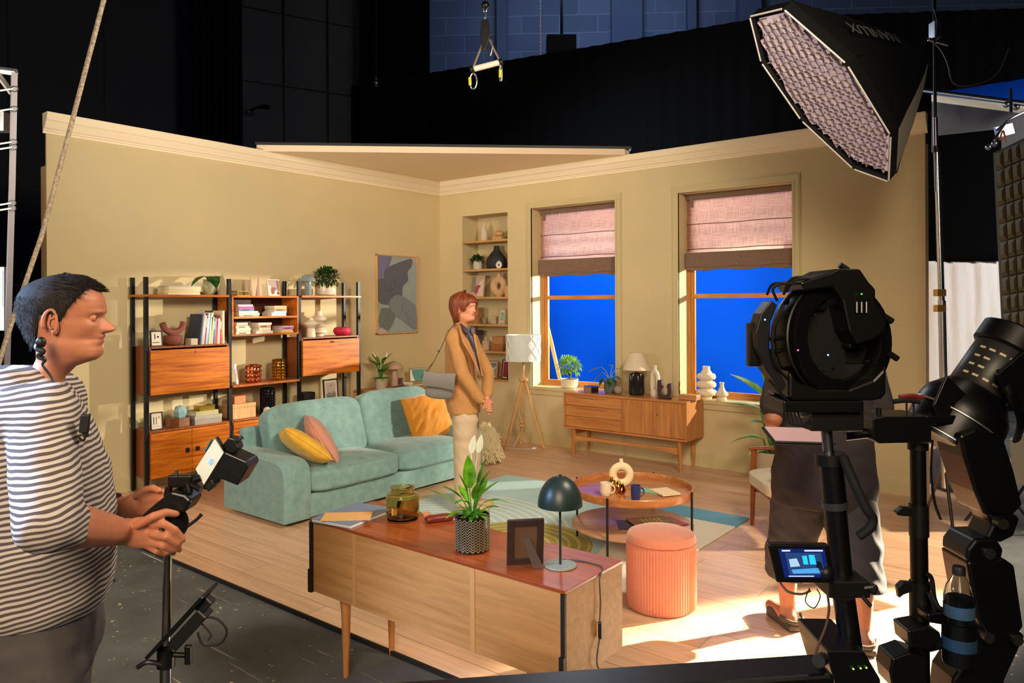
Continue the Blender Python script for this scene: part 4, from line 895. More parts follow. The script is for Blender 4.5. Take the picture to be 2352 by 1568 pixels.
pframe('blush-framed print with a brown curved shape on top of the open cabinet', 0.155, 0.17, (0.2, on(632, 0.2), Z2), R(90+8), 9, (222, 184, 158), [([(0, 0), (1, 0), (1, .62), (.74, .7), (.62, .5), (.3, .5), (.2, .36), (0, .3)], (178, 156, 152)), ([(.22, .62), (.34, .48), (.66, .48), (.76, .58), (.6, .68), (.56, .82), (.4, .94), (.24, .88)], (150, 98, 88)), (circ(.86, .86, .1), (104, 88, 88))], 0.01)
def stack(u, x, z, items, where):
    y = on(u, x); k = len(items)
    for i, (c, L, th, n_, off) in enumerate(items):
        book('%s book, %s' % (n_, where), c, (x-0.09, y+off, z), (0.17, L, th), (0, 0, random.uniform(-.05, .05)), 'piles of books in the open cabinet', band=(90, 90, 110) if (i+k) % 3 == 0 else None); z += th+0.0004
ZA, ZB = 1.4905, 1.3245
stack(572, 0.29, ZA, [((190, 176, 160), .215, .016, 'beige', .006), ((222, 214, 200), .22, .017, 'off-white', .008), ((232, 224, 206), .2, .017, 'ivory', .002), ((128, 140, 196), .16, .021, 'blue', -.02), ((222, 92, 168), .155, .021, 'magenta pink', -.02), ((206, 212, 222), .15, .019, 'pale silver', -.026)], 'in the left pile on the upper shelf of the open cabinet')
stack(644, 0.29, ZA, [((196, 208, 226), .165, .034, 'pale blue', -.01), ((226, 224, 228), .15, .012, 'thin white', .002), ((206, 150, 92), .14, .022, 'orange-brown', .01), ((232, 190, 140), .14, .03, 'peach', .006)], 'in the right pile on the upper shelf of the open cabinet')
stack(560, 0.29, ZB, [((238, 224, 196), .15, .02, 'cream', 0), ((222, 200, 176), .145, .02, 'greige', 0), ((238, 218, 180), .15, .016, 'vanilla', 0.002), ((240, 224, 190), .14, .02, 'light yellow', -.002), ((226, 152, 116), .12, .012, 'salmon', -.012), ((240, 206, 170), .118, .018, 'apricot', -.014)], 'in the left pile on the lower shelf of the open cabinet')
stack(609, 0.29, ZB, [((240, 232, 222), .18, .026, 'broad white', 0), ((240, 222, 196), .13, .028, 'cream white', 0), ((226, 146, 104), .135, .026, 'coral orange', 0), ((240, 220, 206), .145, .022, 'blush white', 0.004)], 'in the middle pile on the lower shelf of the open cabinet')
stack(662, 0.29, ZB, [((238, 190, 84), .135, .018, 'golden yellow', 0), ((240, 220, 176), .12, .014, 'pale cream', -.006), ((206, 102, 200), .14, .022, 'purple', .002), ((222, 206, 226), .13, .01, 'thin lilac', .002)], 'in the right pile on the lower shelf of the open cabinet')
# bay three
t = thing('mushroom_lamp', 'glossy grey mushroom lamp on the top right shelf of the wall unit', 'table lamp', (0.17, on(708, 0.17), ST)); M_gg = C((128, 142, 142), 0.2)
MB().lathe([(0, 0), (0.032, 0), (0.034, 0.003), (0.034, 0.15), (0, 0.15)], 28).obj('base', M_gg, t); MB().lathe([(0.034, 0.148), (0.074, 0.146), (0.077, 0.151), (0.074, 0.172), (0.06, 0.198), (0.035, 0.216), (0, 0.222)], 32).obj('shade', M_gg, t)
t = thing('potted_plant', 'bushy jade plant in a low white glazed bowl on the top right shelf', 'plant', (0.17, on(751, 0.17), ST))
pot(t, [(0, 0), (0.075, 0), (0.095, 0.012), (0.1, 0.03), (0.098, 0.078), (0.092, 0.078), (0.09, 0.03), (0, 0.02)], C((214, 196, 178), 0.15), 0.09, 0.07); bonsai(t, 0.07, 0.125, 0.125, 560, (0.038, 0.018), M_leafd, 0.013, 5)
Z3 = 1.268
def rings_prof(n, r_in, r_out, h, z0=0.0, neck=None):
    pr = [(0, 0), (r_in*0.9, 0)]
    for i in range(n):
        for k in range(7): a = -pi/2+pi*k/6; pr.append((r_in+(r_out-r_in)*max(0, cos(a))**0.8*(1-0.08*i), z0+h*(i+0.5+0.42*sin(a))/n))
    pr += neck or [(r_in*0.9, h+0.02), (r_in*0.75, h+0.06), (r_in*0.6, h+0.06), (0, h+0.03)]
    return pr
T(MB().lathe([(0, 0), (0.048, 0), (0.049, 0.004), (0.042, 0.09), (0.05, 0.1), (0.082, 0.122), (0.088, 0.134), (0.082, 0.147), (0.05, 0.165), (0.026, 0.178), (0.022, 0.192), (0.018, 0.192), (0.016, 0.17), (0, 0.17)], 36).obj('vase', M_matte, loc=(0.235, on(714, 0.235), Z3)), 'cream vase with a mushroom-shaped shoulder, in front of the stacked-ring vase on the wall unit', 'vase')
T(MB().lathe(rings_prof(3, 0.05, 0.085, 0.19, 0.02, [(0.04, 0.215), (0.028, 0.235), (0.03, 0.262), (0.025, 0.262), (0.02, 0.22), (0, 0.22)]), 36).obj('vase', M_matte, loc=(0.12, on(733, 0.12), Z3)), 'taller cream stacked-ring vase standing behind the mushroom-shouldered vase on the wall unit', 'vase')
T(MB().lathe([(0, 0), (0.055, 0), (0.078, 0.012), (0.094, 0.04), (0.094, 0.06), (0.08, 0.084), (0.055, 0.09), (0.05, 0.084), (0.07, 0.06), (0.06, 0.02), (0, 0.012)], 40, flute=24, fl=0.006).obj('vase', mat('raspberry_glaze', (190, 30, 66), 0.5, bump=0.4, bs=90), loc=(0.2, on(786, 0.2), Z3)), 'squat raspberry-red bowl vase on the right drop-front cabinet', 'vase')
Z4 = 0.856
pframe('narrow white-mounted print with a red stroke leaning beside the copper vase', 0.1, 0.19, (0.2, on(549, 0.22), Z4), R(140), 8, (244, 240, 236), [([(.45, .25), (.6, .25), (.68, .5), (.6, .72), (.46, .72), (.4, .5)], (206, 40, 60))], 0.006, 0.01, (246, 242, 238))
bobble('bobble_vase', 'copper vase covered in round bobbles on the low middle shelf', (0.18, on(582, 0.18), Z4), 0.06, 0.17, 4, 10, 0.021, C((226, 140, 96), 0.18, 1.0))
bobble('bobble_vase', 'gold ribbed bobble vase on the low middle shelf', (0.18, on(640, 0.18), Z4), 0.055, 0.205, 7, 14, 0.0145, C((214, 164, 62), 0.18, 1.0))
Z5 = 0.535
pframe('small black-framed print of three upright bars on the lower cabinet', 0.105, 0.15, (0.255, on(361, 0.26), Z5), R(90), 5, (24, 18, 24), [(rect(0.2, 0.24, 0.28, 0.72), (60, 54, 56)), (rect(0.46, 0.24, 0.53, 0.72), (96, 90, 90)), (rect(0.72, 0.22, 0.78, 0.36), (60, 54, 56)), (rect(0.12, 0.84, 0.82, 0.86), (120, 110, 104))], 0.008)
T(MB().box((0, 0, 0.036), (0.15, 0.13, 0.072)).obj('wooden_box', wood('walnut_box', (104, 62, 36), (150, 98, 60), 'y', 4, 0.5), loc=(0.21, on(410, 0.23), Z5), smooth=False, bev=0.002, rot=(0, 0, 0.35)), 'small walnut box under the pale blue faceted ornament', 'box')
m = MB(); hx = [V((0.055*cos(pi/3*i), 0.055*sin(pi/3*i), 0)) for i in range(6)]; m.loft([[p*0.75+V((0, 0, 0)) for p in hx], [p*1.05+V((0, 0, 0.045)) for p in hx], [p*0.85+V((0, 0, 0.1)) for p in hx], [p*0.3+V((0, 0, 0.13)) for p in hx]], True)
T(m.obj('faceted_ornament', C((150, 190, 196), 0.6), loc=(0.205, on(413, 0.23)+0.02, Z5+0.078), rot=(R(35), R(18), 0.5), smooth=False), 'pale blue faceted ornament lying on the small walnut box', 'ornament')
t0 = thing('box', 'flat grey box with a patterned lid under the books on the lower cabinet', 'box', (0.2, on(470, 0.22), Z5), -0.05); MB().box((0, 0, 0.024), (0.18, 0.25, 0.048)).obj('base', C((150, 142, 130), 0.7), t0, smooth=False); MB().box((0, 0, 0.062), (0.186, 0.256, 0.027)).obj('lid', mat('grey_pattern', (166, 158, 146), 0.7, var=0.15, vs=90), t0, smooth=False)
o = book('thick marbled pale green book between the grey box and the gold box', (168, 160, 116), (0.2, on(466, 0.22), Z5+0.0756), (0.17, 0.22, 0.04), (0, 0, 0.03), 'x'); del o['group']
t0 = thing('box', 'small shiny gold box on top of the marbled book', 'box', (0.2, on(470, 0.21), Z5+0.1161), 0.04); MB().box((0, 0, 0.016), (0.1, 0.15, 0.032)).obj('base', C((200, 164, 60), 0.25, 1.0), t0, smooth=False, bev=0.002); MB().box((0, 0, 0.038), (0.106, 0.156, 0.012)).obj('lid', C((216, 180, 76), 0.2, 1.0), t0, smooth=False, bev=0.002)
t0 = thing('wooden_box', 'larger pale wooden box under the orange patterned box', 'box', (0.17, on(552, 0.2)+0.0, Z5), 0.0); M_pw = wood('pale_box_wood', (180, 132, 82), (214, 170, 118), 'z', 3, 0.6); MB().box((0, 0, 0.05), (0.19, 0.24, 0.1)).obj('base', M_pw, t0, smooth=False, bev=0.002); MB().box((0, 0, 0.12), (0.192, 0.242, 0.037)).obj('lid', M_pw, t0, smooth=False, bev=0.002); m = MB(); m.ell((0.097, 0, 0.115), 0.004, 8); m.obj('clasp', M_gold, t0)
t0 = thing('patterned_box', 'orange box with a dotted lattice pattern on the larger wooden box', 'box', (0.17, on(545, 0.2)+0.005, Z5+0.1391), 0.12); MB().box((0, 0, 0.034), (0.11, 0.125, 0.068)).obj('base', C((196, 110, 56), 0.6), t0, smooth=False); m = MB()
for i in range(4):
    for j in range(6): m.box((0.0555, -0.05+0.02*j+(0.01 if i % 2 else 0)*0.8, 0.01+0.016*i), (0.001, 0.006, 0.006), (R(45), 0, 0))
m.obj('lattice', C((226, 166, 110), 0.6), t0, smooth=False)['kind'] = 'stuff'
bobble('bobble_vase', 'tall black vase covered in small bobbles behind the sofa', (0.2, on(614, 0.2), Z5), 0.062, 0.255, 10, 16, 0.0135, C((14, 14, 16), 0.15), spin=0.1)
T(MB().lathe([(0, 0), (0.03, 0), (0.036, 0.02), (0.036, 0.05), (0.028, 0.072), (0.012, 0.082), (0, 0.084)], 24).obj('ornament', C((222, 200, 180), 0.5), loc=(0.29, on(611, 0.28), Z5)), 'small pale egg-shaped ornament in front of the tall black bobble vase', 'ornament')
T(MB().lathe([(0, 0), (0.05, 0), (0.072, 0.012), (0.086, 0.05), (0.09, 0.16), (0.084, 0.16), (0.08, 0.05), (0, 0.02)], 36).obj('pot', C((24, 22, 24), 0.6), loc=(0.17, on(703, 0.17), Z5)), 'matte black round pot behind the sofa', 'pot')
pframe('dark-framed landscape sketch standing behind the sofa', 0.19, 0.27, (0.16, on(762, 0.16), Z5), R(90), 5, (50, 40, 44), [(rect(.14, .1, .86, .92), (206, 186, 172)), (rect(.14, .6, .86, .92), (128, 128, 116)), ([(.14, .6), (.35, .5), (.5, .56), (.7, .48), (.86, .56), (.86, .64), (.14, .64)], (150, 146, 136)), ([(.4, .27), (.6, .18), (.62, .2), (.5, .27)], (120, 110, 108))], 0.012)
T(MB().lathe(openpot(0.034, 0.038, 0.085), 24).obj('cup', C((168, 140, 124), 0.6), loc=(0.27, on(741, 0.27), Z5)), 'small taupe cup in front of the landscape sketch', 'cup')
# ------------------------------------------------------------------ side table things
Zs = 0.645
t = thing('potted_plant', 'peace lily in a greige pot on the corner side table', 'plant', (0.24, on(874, 0.24), Zs)); pot(t, openpot(0.062, 0.067, 0.125), C((170, 160, 134), 0.6), 0.06, 0.115); spath(t, 0.115, 11, 0.27, 0.06, M_leafm, 0.5, 4, ((-2.6, 0.05, 0.36, (230, 216, 178)), (0.5, 0.05, 0.34, (230, 220, 186))))
t = thing('mushroom_lamp', 'blush mushroom lamp with a wide shade on the corner side table', 'table lamp', (0.16, on(906, 0.16), Zs)); M_bl = C((192, 158, 136), 0.5)
MB().lathe([(0, 0), (0.042, 0), (0.043, 0.003), (0.031, 0.19), (0.03, 0.2), (0, 0.2)], 28).obj('base', M_bl, t); MB().lathe([(0.03, 0.2), (0.1, 0.205), (0.106, 0.212), (0.096, 0.236), (0.07, 0.266), (0.03, 0.285), (0.006, 0.29), (0.005, 0.298), (0, 0.3)], 36).obj('shade', M_bl, t)
T(MB().lathe([(0, 0), (0.085, 0), (0.105, 0.01), (0.104, 0.014), (0.082, 0.006), (0, 0.006)], 36).obj('tray', C((34, 34, 40), 0.35), loc=(0.32, on(921, 0.32), Zs)), 'round dark tray on the corner side table', 'tray')
y = on(946, 0.2)
for i, (c, n_) in enumerate((((226, 214, 196), 'thin white book, lower of the pair on the corner side table'), ((172, 146, 96), 'olive-tan book, upper of the pair on the corner side table'))): book(n_, c, (0.22, y+0.01*(1-i), Zs+0.0125*i), (0.15, 0.19, 0.012 if i == 0 else 0.034), (0, 0, 0.1*i), 'books on the side table')
m = MB()
for k in range(5): m.tube([V((0.03*cos(a), 0.03*sin(a)*0.6+0.004*k, 0.03+0.012*k)) for a in [2*pi*i/14 for i in range(15)]], 0.005, 5)
m.bb((-0.045, -0.06, 0), (0.045, 0.06, 0.02)); T(m.obj('ornament', C((120, 100, 96), 0.4), loc=(0.08, -0.77, Zs)), 'black and white coiled ornament behind the books on the side table', 'ornament')
pframe('oak-framed teal print propped at the far end of the side table', 0.2, 0.2, (0.24, -0.63, Zs), R(60), 8, (150, 110, 70), [(rect(0.03, 0.03, 0.97, 0.97), (92, 150, 140)), ([(0, 0.1), (0.12, 0.1), (0.16, 0.4), (0.3, 0.75), (0.4, 1), (0, 1)], (232, 226, 212))], 0.01)
T(MB().box((0, 0, 0.035), (0.16, 0.15, 0.07)).obj('box', C((176, 84, 66), 0.6), loc=(0.3, -0.87, 0.385), smooth=False, bev=0.003), 'rust-red box on the lower shelf of the side table', 'box')
T(MB().lathe([(0, 0), (0.05, 0), (0.085, 0.035), (0.09, 0.05), (0.085, 0.05), (0.05, 0.008), (0, 0.008)], 32).obj('bowl', C((66, 116, 136), 0.4), loc=(0.3, -0.68, 0.385)), 'blue bowl on the lower shelf of the side table', 'bowl')
# ------------------------------------------------------------------ alcove things (y inside the wall)
def ax(u, y=0.12): return onb(u, y)
A1, A2, A3, A4, A5, A6 = 2.368, 2.022, 1.683, 1.354, 1.031, 0.697
T(MB().lathe([(0, 0), (0.044, 0), (0.047, 0.005), (0.047, 0.1), (0.04, 0.14), (0.018, 0.185), (0.011, 0.21), (0.012, 0.228), (0.008, 0.228), (0, 0.2)], 28).obj('bottle_vase', C((206, 192, 172), 0.6), loc=(ax(1112), 0.13, A1)), 'white bottle vase on the top alcove shelf', 'vase')
T(MB().box((0, 0, 0.02), (0.15, 0.12, 0.04)).obj('wooden_block', C((186, 150, 108), 0.6), loc=(ax(1151), 0.1, A1), smooth=False, bev=0.004), 'flat wooden block under the pebble on the top alcove shelf', 'block')
T(MB().ell((0, 0, 0.036), (0.066, 0.055, 0.036), 20).obj('pebble_ornament', mat('turned_wood', (192, 148, 90), 0.6, var=0.1, vs=20), loc=(ax(1150), 0.1, A1+0.041)), 'rounded wooden pebble on the flat block on the top alcove shelf', 'ornament')
t = thing('potted_plant', 'small dark succulent in a grey-white pot on the second alcove shelf', 'plant', (ax(1097), 0.13, A2)); pot(t, openpot(0.058, 0.06, 0.105), C((196, 188, 172), 0.7), 0.055, 0.095); bonsai(t, 0.09, 0.075, 0.035, 160, (0.04, 0.025), M_leafd, 0.006, 8, 0.6)
T(MB().lathe([(0, 0), (0.12, 0), (0.15, 0.02), (0.158, 0.07), (0.14, 0.13), (0.09, 0.19), (0.05, 0.225), (0.04, 0.26), (0.042, 0.285), (0.032, 0.285), (0.03, 0.25), (0, 0.22)], 40).obj('vase', C((40, 42, 46), 0.7), loc=(ax(1141, 0.16), 0.165, A2)), 'large dark grey onion-shaped vase on the second alcove shelf', 'vase')
for o in bpy.data.objects:
    if o.get('label', '').startswith('large dark grey onion'): o.scale = (0.9, 0.72, 1)
t = thing('ring_vase', 'tiny cream ring vase in front of the dark onion-shaped vase', 'vase', (ax(1147, 0.03), 0.028, A2)); donut(t, 0.029, 0.0165, 0.007, 0.008, M_ceram)
pframe('pale wood-framed print with a red curved shape on the third alcove shelf', 0.225, 0.275, (ax(1097, 0.14), 0.12, A3), 0, 8, (196, 156, 114), [(rect(0, 0, 0.34, 0.8), (128, 130, 112)), ([(.55, .5), (.66, .3), (1, .18), (1, 1), (.6, 1), (.5, .7)], (214, 194, 182)), ([(.26, .72), (.36, .5), (.6, .44), (.76, .5), (.62, .64), (.56, .82), (.36, .88)], (168, 74, 74))], 0.012, 0.016, (190, 160, 146))
t = thing('ring_vase', 'large sand-coloured ring vase on the third alcove shelf', 'vase', (ax(1147, 0.15), 0.15, A3)); donut(t, 0.083, 0.05, 0.026, 0.03, C((200, 164, 122), 0.75))
T(MB().box((0, 0, 0.065), (0.05, 0.07, 0.13)).obj('wooden_block', C((196, 150, 96), 0.6), loc=(1.07, 0.05, A3), smooth=False, bev=0.003), 'upright wooden block beside the large ring vase in the alcove', 'block')
for i, tx in enumerate(('lower burl-wood box on the fourth alcove shelf', 'upper burl-wood box on the fourth alcove shelf')):
    t = thing('wooden_box', tx, 'box', (ax(1095, 0.12), 0.12, A4+i*0.1005), 0.08*i, 'burl-wood boxes on the fourth alcove shelf'); mt = mat('burl_wood_%d' % i, (160, 112, 66), 0.5, var=0.3, vs=25); MB().box((0, 0, 0.035), (0.13, 0.12, 0.07)).obj('base', mt, t, smooth=False); MB().box((0, 0, 0.0855), (0.132, 0.122, 0.029)).obj('lid', mt, t, smooth=False)
T(MB().lathe(openpot(0.032, 0.034, 0.075), 20).obj('candle_holder', C((120, 122, 96), 0.5), loc=(ax(1116), 0.1, A4)), 'small grey-green candle holder beside the burl-wood boxes', 'candle holder')
T(MB().box((0, 0, 0.045), (0.075, 0.08, 0.09)).obj('box', mat('woven_pale', (176, 164, 136), 0.8, var=0.15, vs=80), loc=(ax(1138, 0.15), 0.15, A4), smooth=False, bev=0.002), 'pale woven box behind the teal-print frame in the alcove', 'box')
pframe('woven-framed print with a teal panel on the fourth alcove shelf', 0.12, 0.19, (ax(1153, 0.07), 0.055, A4), -0.15, 8, (178, 160, 128), [(rect(.22, .18, .78, .82), (96, 158, 136)), ([(.3, .3), (.5, .36), (.6, .6), (.45, .75), (.3, .6)], (150, 190, 166))], 0.02, 0.014, (206, 190, 160))
for i, (c, h, tx) in enumerate((((120, 104, 96), 0.13, 'tall grey-brown box at the bottom of the pile on the fifth alcove shelf'), ((86, 70, 66), 0.05, 'dark taupe box in the middle of the pile on the fifth alcove shelf'), ((70, 52, 50), 0.06, 'dark plum box on top of the pile on the fifth alcove shelf'))):
    T(MB().box((0, 0, h/2), (0.15, 0.14, h)).obj('box', C(c, 0.6), loc=(ax(1090, 0.13), 0.14, A5+(0, 0.131, 0.182)[i]), smooth=False, bev=0.003), tx, 'box', 'dark boxes in the alcove')
T(MB().lathe([(0, 0), (0.05, 0), (0.056, 0.006), (0.056, 0.1), (0.046, 0.122), (0.026, 0.132), (0.024, 0.15), (0.03, 0.156), (0.028, 0.164), (0.018, 0.164), (0, 0.14)], 28).obj('bottle', mat('mottled_stone', (176, 150, 116), 0.7, var=0.12, vs=40), loc=(ax(1117, 0.1), 0.1, A5)), 'mottled beige apothecary bottle on the fifth alcove shelf', 'bottle')
for i, (w_, tx) in enumerate(((0.19, 'lower carved wooden box on the fifth alcove shelf'), (0.16, 'upper carved wooden box on the fifth alcove shelf'))):
    t = thing('wooden_box', tx, 'box', (ax(1148, 0.1)+0.01*i, 0.1, A5+i*0.0885), 0, 'carved boxes on the fifth alcove shelf'); mt = mat('carved_wood_%d' % i, ((150, 96, 54), (168, 120, 74))[i], 0.6, var=0.2, vs=60, bump=0.3, bs=80); MB().box((0, 0, 0.03), (w_, 0.12, 0.06)).obj('base', mt, t, smooth=False); MB().box((0, 0, 0.074), (w_+0.002, 0.122, 0.027)).obj('lid', mt, t, smooth=False)
pframe('oak-framed photo of grey clouds tilted on the bottom alcove shelf', 0.155, 0.215, (ax(1130, 0.1), 0.09, A6), 0.25, 10, (160, 110, 62), [(rect(.06, .05, .94, .95), (120, 132, 140)), ([(.1, .6), (.4, .5), (.8, .3), (.9, .4), (.6, .62), (.2, .75)], (186, 194, 198))], 0.018)
pframe('black-framed crimson print on the bottom alcove shelf', 0.13, 0.235, (ax(1165, 0.1)-0.015, 0.06, A6), -0.25, 6, (26, 16, 20), [(rect(.08, .06, .92, .94), (150, 36, 62))], 0.013)
# ------------------------------------------------------------------ back sideboard and sill things
B = 0.675
t = thing('hexagonal_box', 'hexagonal black and brass box on the back sideboard', 'box', (onb(1357, -0.26), -0.26, B), 0.1); hx = [V((0.085*cos(pi/3*i), 0.085*sin(pi/3*i), 0)) for i in range(6)]
m = MB(); m.loft([hx, [p+V((0, 0, 0.045)) for p in hx]], True); m.obj('base', C((30, 26, 26), 0.3), t, smooth=False); m = MB(); m.loft([[p*1.02+V((0, 0, 0.0455)) for p in hx], [p*1.02+V((0, 0, 0.062)) for p in hx]], True); m.obj('lid', C((60, 52, 50), 0.25), t, smooth=False)
MB().box((0, -0.0745, 0.031), (0.078, 0.002, 0.058)).obj('brass_panel', C((160, 124, 84), 0.35, 0.6), t, smooth=False)
t = thing('potted_plant', 'alocasia with veined arrow leaves in a ribbed grey pot on the back sideboard', 'plant', (onb(1401, -0.2), -0.2, B))
pot(t, [(0, 0), (0.045, 0), (0.06, 0.015), (0.066, 0.05), (0.066, 0.125), (0.061, 0.125), (0.06, 0.05), (0, 0.02)], C((96, 104, 98), 0.35), 0.06, 0.112); m = MB(); s = MB()
for (ex, ey, ez, dx, dy, dz, L, wd) in ((-0.1, 0, 0.26, -0.9, -0.2, -0.25, 0.16, 0.08), (-0.075, -0.02, 0.21, -0.7, -0.3, -0.7, 0.15, 0.085), (-0.05, -0.05, 0.16, -0.25, -0.4, -0.9, 0.11, 0.07), (0.06, -0.04, 0.175, 0.8, -0.3, -0.1, 0.12, 0.075), (0.035, -0.05, 0.16, 0.2, -0.5, -0.6, 0.1, 0.075), (0.05, 0.03, 0.24, 0.6, 0.1, 0.2, 0.1, 0.05), (0.0, 0.05, 0.27, -0.5, 0.4, 0.1, 0.13, 0.05)):
    s.tube(spl([(0, 0, 0.11), (ex*0.4, ey*0.4, ez*0.8), (ex, ey, ez)], 4), 0.003, 5); leafm(m, (ex, ey, ez), (dx, dy, dz), L, wd, 0.1, fold=0.2)
m.obj('foliage', leafmat('alocasia_leaf', (20, 60, 26), (90, 130, 90)), t, ang=80); s.obj('stems', C((150, 170, 130), 0.5), t)
T(MB().ell((0, 0, 0.046), 0.046, 24).obj('sphere_ornament', C((150, 134, 116), 0.7), loc=(onb(1420, -0.27), -0.27, B)), 'grey stone ball on the back sideboard in front of the ribbed grey pot', 'ornament')
t = thing('table_lamp', 'table lamp with a black ribbed base and cream cone shade on the back sideboard', 'table lamp', (onb(1462, -0.2), -0.2, B)); M_bg = C((34, 32, 32), 0.12)
MB().lathe([(0, 0), (0.062, 0), (0.07, 0.008), (0.073, 0.03), (0.073, 0.19), (0.064, 0.215), (0.03, 0.225), (0.012, 0.23), (0, 0.23)], 96, flute=24, fl=0.045).obj('base', M_bg, t); MB().cyl((0, 0, 0.228), (0, 0, 0.27), 0.008).obj('stem', M_gold, t); MB().lathe([(0.14, 0.255), (0.07, 0.425), (0.068, 0.425), (0.138, 0.255), (0.14, 0.255)], 40).obj('shade', mat('lamp_linen', (222, 204, 178), 0.8), t)
t = thing('ring_vase', 'tall white bottle vase with an oval hole on the back sideboard', 'vase', (onb(1504, -0.22), -0.22, B), 0.1); m = MB(); n, k = 36, 14; rings = []
for i in range(n+1):
    a = 2*pi*i/n; cx = 0.03*math.copysign(abs(cos(a))**0.6, cos(a)); cz = 0.14+0.105*math.copysign(abs(sin(a))**0.85, sin(a)); nx, nz = cos(a), sin(a)*0.6; q = hypot(nx, nz); nx, nz = nx/q, nz/q
    rings.append([V((cx+0.022*cos(b)*nx, 0.026*sin(b), cz+(0.022+(0.02 if sin(a) < -0.5 else 0))*cos(b)*nz)) for b in [2*pi*j/k for j in range(k)]])
m.loft(rings, False); m.lathe([(0.03, 0.245), (0.017, 0.268), (0.015, 0.285), (0.017, 0.31), (0.012, 0.31), (0.01, 0.27)], 18); m.lathe([(0, 0), (0.04, 0), (0.048, 0.014), (0.052, 0.05), (0.04, 0.075), (0, 0.07)], 28); m.obj('body', C((216, 200, 178), 0.5), t)
m = MB(); q = [(-0.07, 0.18), (-0.03, 0.18), (-0.02, 0.13), (-0.034, 0.09), (-0.034, 0.06), (-0.014, 0.035), (0.012, 0.035), (0.03, 0.06), (0.03, 0.1), (0.02, 0.12), (0.03, 0.15), (0.068, 0.15), (0.072, 0.08), (0.066, 0.03), (0.055, 0.0), (-0.055, 0.0), (-0.066, 0.03), (-0.072, 0.1)]
m.prism(q, 0.07, Matrix(((1, 0, 0, 0), (0, 0, -1, 0.035), (0, 1, 0, 0), (0, 0, 0, 1)))); T(m.obj('u_shaped_vase', C((66, 40, 38), 0.6), loc=(onb(1528, -0.3), -0.3, B), rot=(0, 0, 0.12), smooth=False, bev=0.006), 'dark brown U-shaped vase on the back sideboard', 'vase')
T(MB().box((0, 0, 0.026), (0.185, 0.1, 0.052)).obj('wooden_box', wood('oak_box', (170, 112, 64), (200, 144, 92), 'x', 4, 0.5), loc=(onb(1583, -0.24), -0.24, B), smooth=False, bev=0.008), 'low oak box at the right end of the back sideboard', 'box')
SZ = 0.656
t = thing('potted_plant', 'round-crowned bonsai in a low white pot on the left window sill', 'plant', (onb(1307, 0.08), 0.085, SZ)); pot(t, [(0, 0), (0.078, 0), (0.09, 0.008), (0.1, 0.09), (0.104, 0.1), (0.097, 0.1), (0.09, 0.03), (0, 0.02)], C((222, 210, 182), 0.3), 0.094, 0.09)
bonsai(t, 0.09, 0.12, 0.15, 520, (0.05, 0.016), leafmat('bonsai_leaf', (90, 150, 50), (150, 196, 96)), 0.014, 2)
T(MB().lathe(rings_prof(3, 0.058, 0.1, 0.235, 0.02, [(0.05, 0.262), (0.036, 0.285), (0.036, 0.318), (0.03, 0.318), (0.026, 0.27), (0, 0.26)]), 40).obj('vase', M_matte, loc=(onb(1622, 0.1), 0.1, SZ)), 'tall cream stacked-ring vase on the window sill beside the back sideboard', 'vase')
T(MB().lathe([(0, 0), (0.045, 0), (0.048, 0.02), (0.04, 0.03), (0.048, 0.04), (0.062, 0.055), (0.058, 0.07), (0.04, 0.09), (0.024, 0.12), (0.019, 0.15), (0.024, 0.175), (0.019, 0.175), (0.014, 0.15), (0, 0.12)], 36).obj('vase', M_matte, loc=(onb(1657, 0.03), 0.035, SZ)), 'small cream waisted vase on the sill to the right of the stacked-ring vase', 'vase')
a, b = py(1262, 800, 0.75), py(1284, 870, 0.75)
T(MB().bar((a.x-0.08, 0.75, 1.5), (b.x+0.2, 0.75, 0.0), 0.045, 0.02, (0, 1, 0)).obj('timber_strut', M_ply, smooth=False), 'sloping pale timber strut outside the window nearest the alcove', 'timber')
T(MB().tube(spl([(2.72, -0.06, 0.3), (2.7, -0.05, 0.2), (2.69, -0.06, 0.08), (2.74, -0.12, 0.005), (2.78, -0.16, 0.005)], 5), 0.003, 5).obj('cable', C((190, 176, 150), 0.6)), 'thin pale cable hanging behind the back sideboard', 'cable')
# ------------------------------------------------------------------ big-leaf plant behind the crew member
t = thing('potted_plant', 'big-leaved bird of paradise plant by the window behind the armchair', 'plant', (4.33, -0.33, 0)); pot(t, openpot(0.12, 0.15, 0.3, 0.01, 0.02), C((196, 176, 146), 0.6), 0.14, 0.28); m = MB(); s = MB()
for (ex, ey, ez, dx, dy, dz, L, wd, dr) in ((-0.06, 0, 0.76, -1, 0.05, 0.72, 0.4, 0.16, 0.12), (-0.02, 0.02, 0.8, -0.25, 0.1, 0.95, 0.44, 0.18, 0.1), (-0.1, -0.02, 0.66, -0.95, -0.15, 0.2, 0.32, 0.12, 0.1), (0.05, -0.05, 0.5, -0.5, -0.6, 0.5, 0.3, 0.13, 0.3), (-0.06, -0.05, 0.4, -0.85, -0.3, 0.3, 0.3, 0.12, 0.5), (-0.03, -0.07, 0.3, -0.5, -0.5, 0.1, 0.2, 0.09, 0.4), (0.06, 0.0, 0.75, 0.6, -0.1, 0.9, 0.4, 0.15, 0.2)):
    s.tube(spl([(0, 0, 0.27), (ex*0.5, ey*0.5, ez*0.7), (ex, ey, ez)], 4), 0.007, 6); leafm(m, (ex, ey, ez), (dx, dy, dz), L, wd, dr, n=12, fold=0.35)
m.obj('foliage', M_leafb, t, ang=80); s.obj('stems', M_leafm, t)
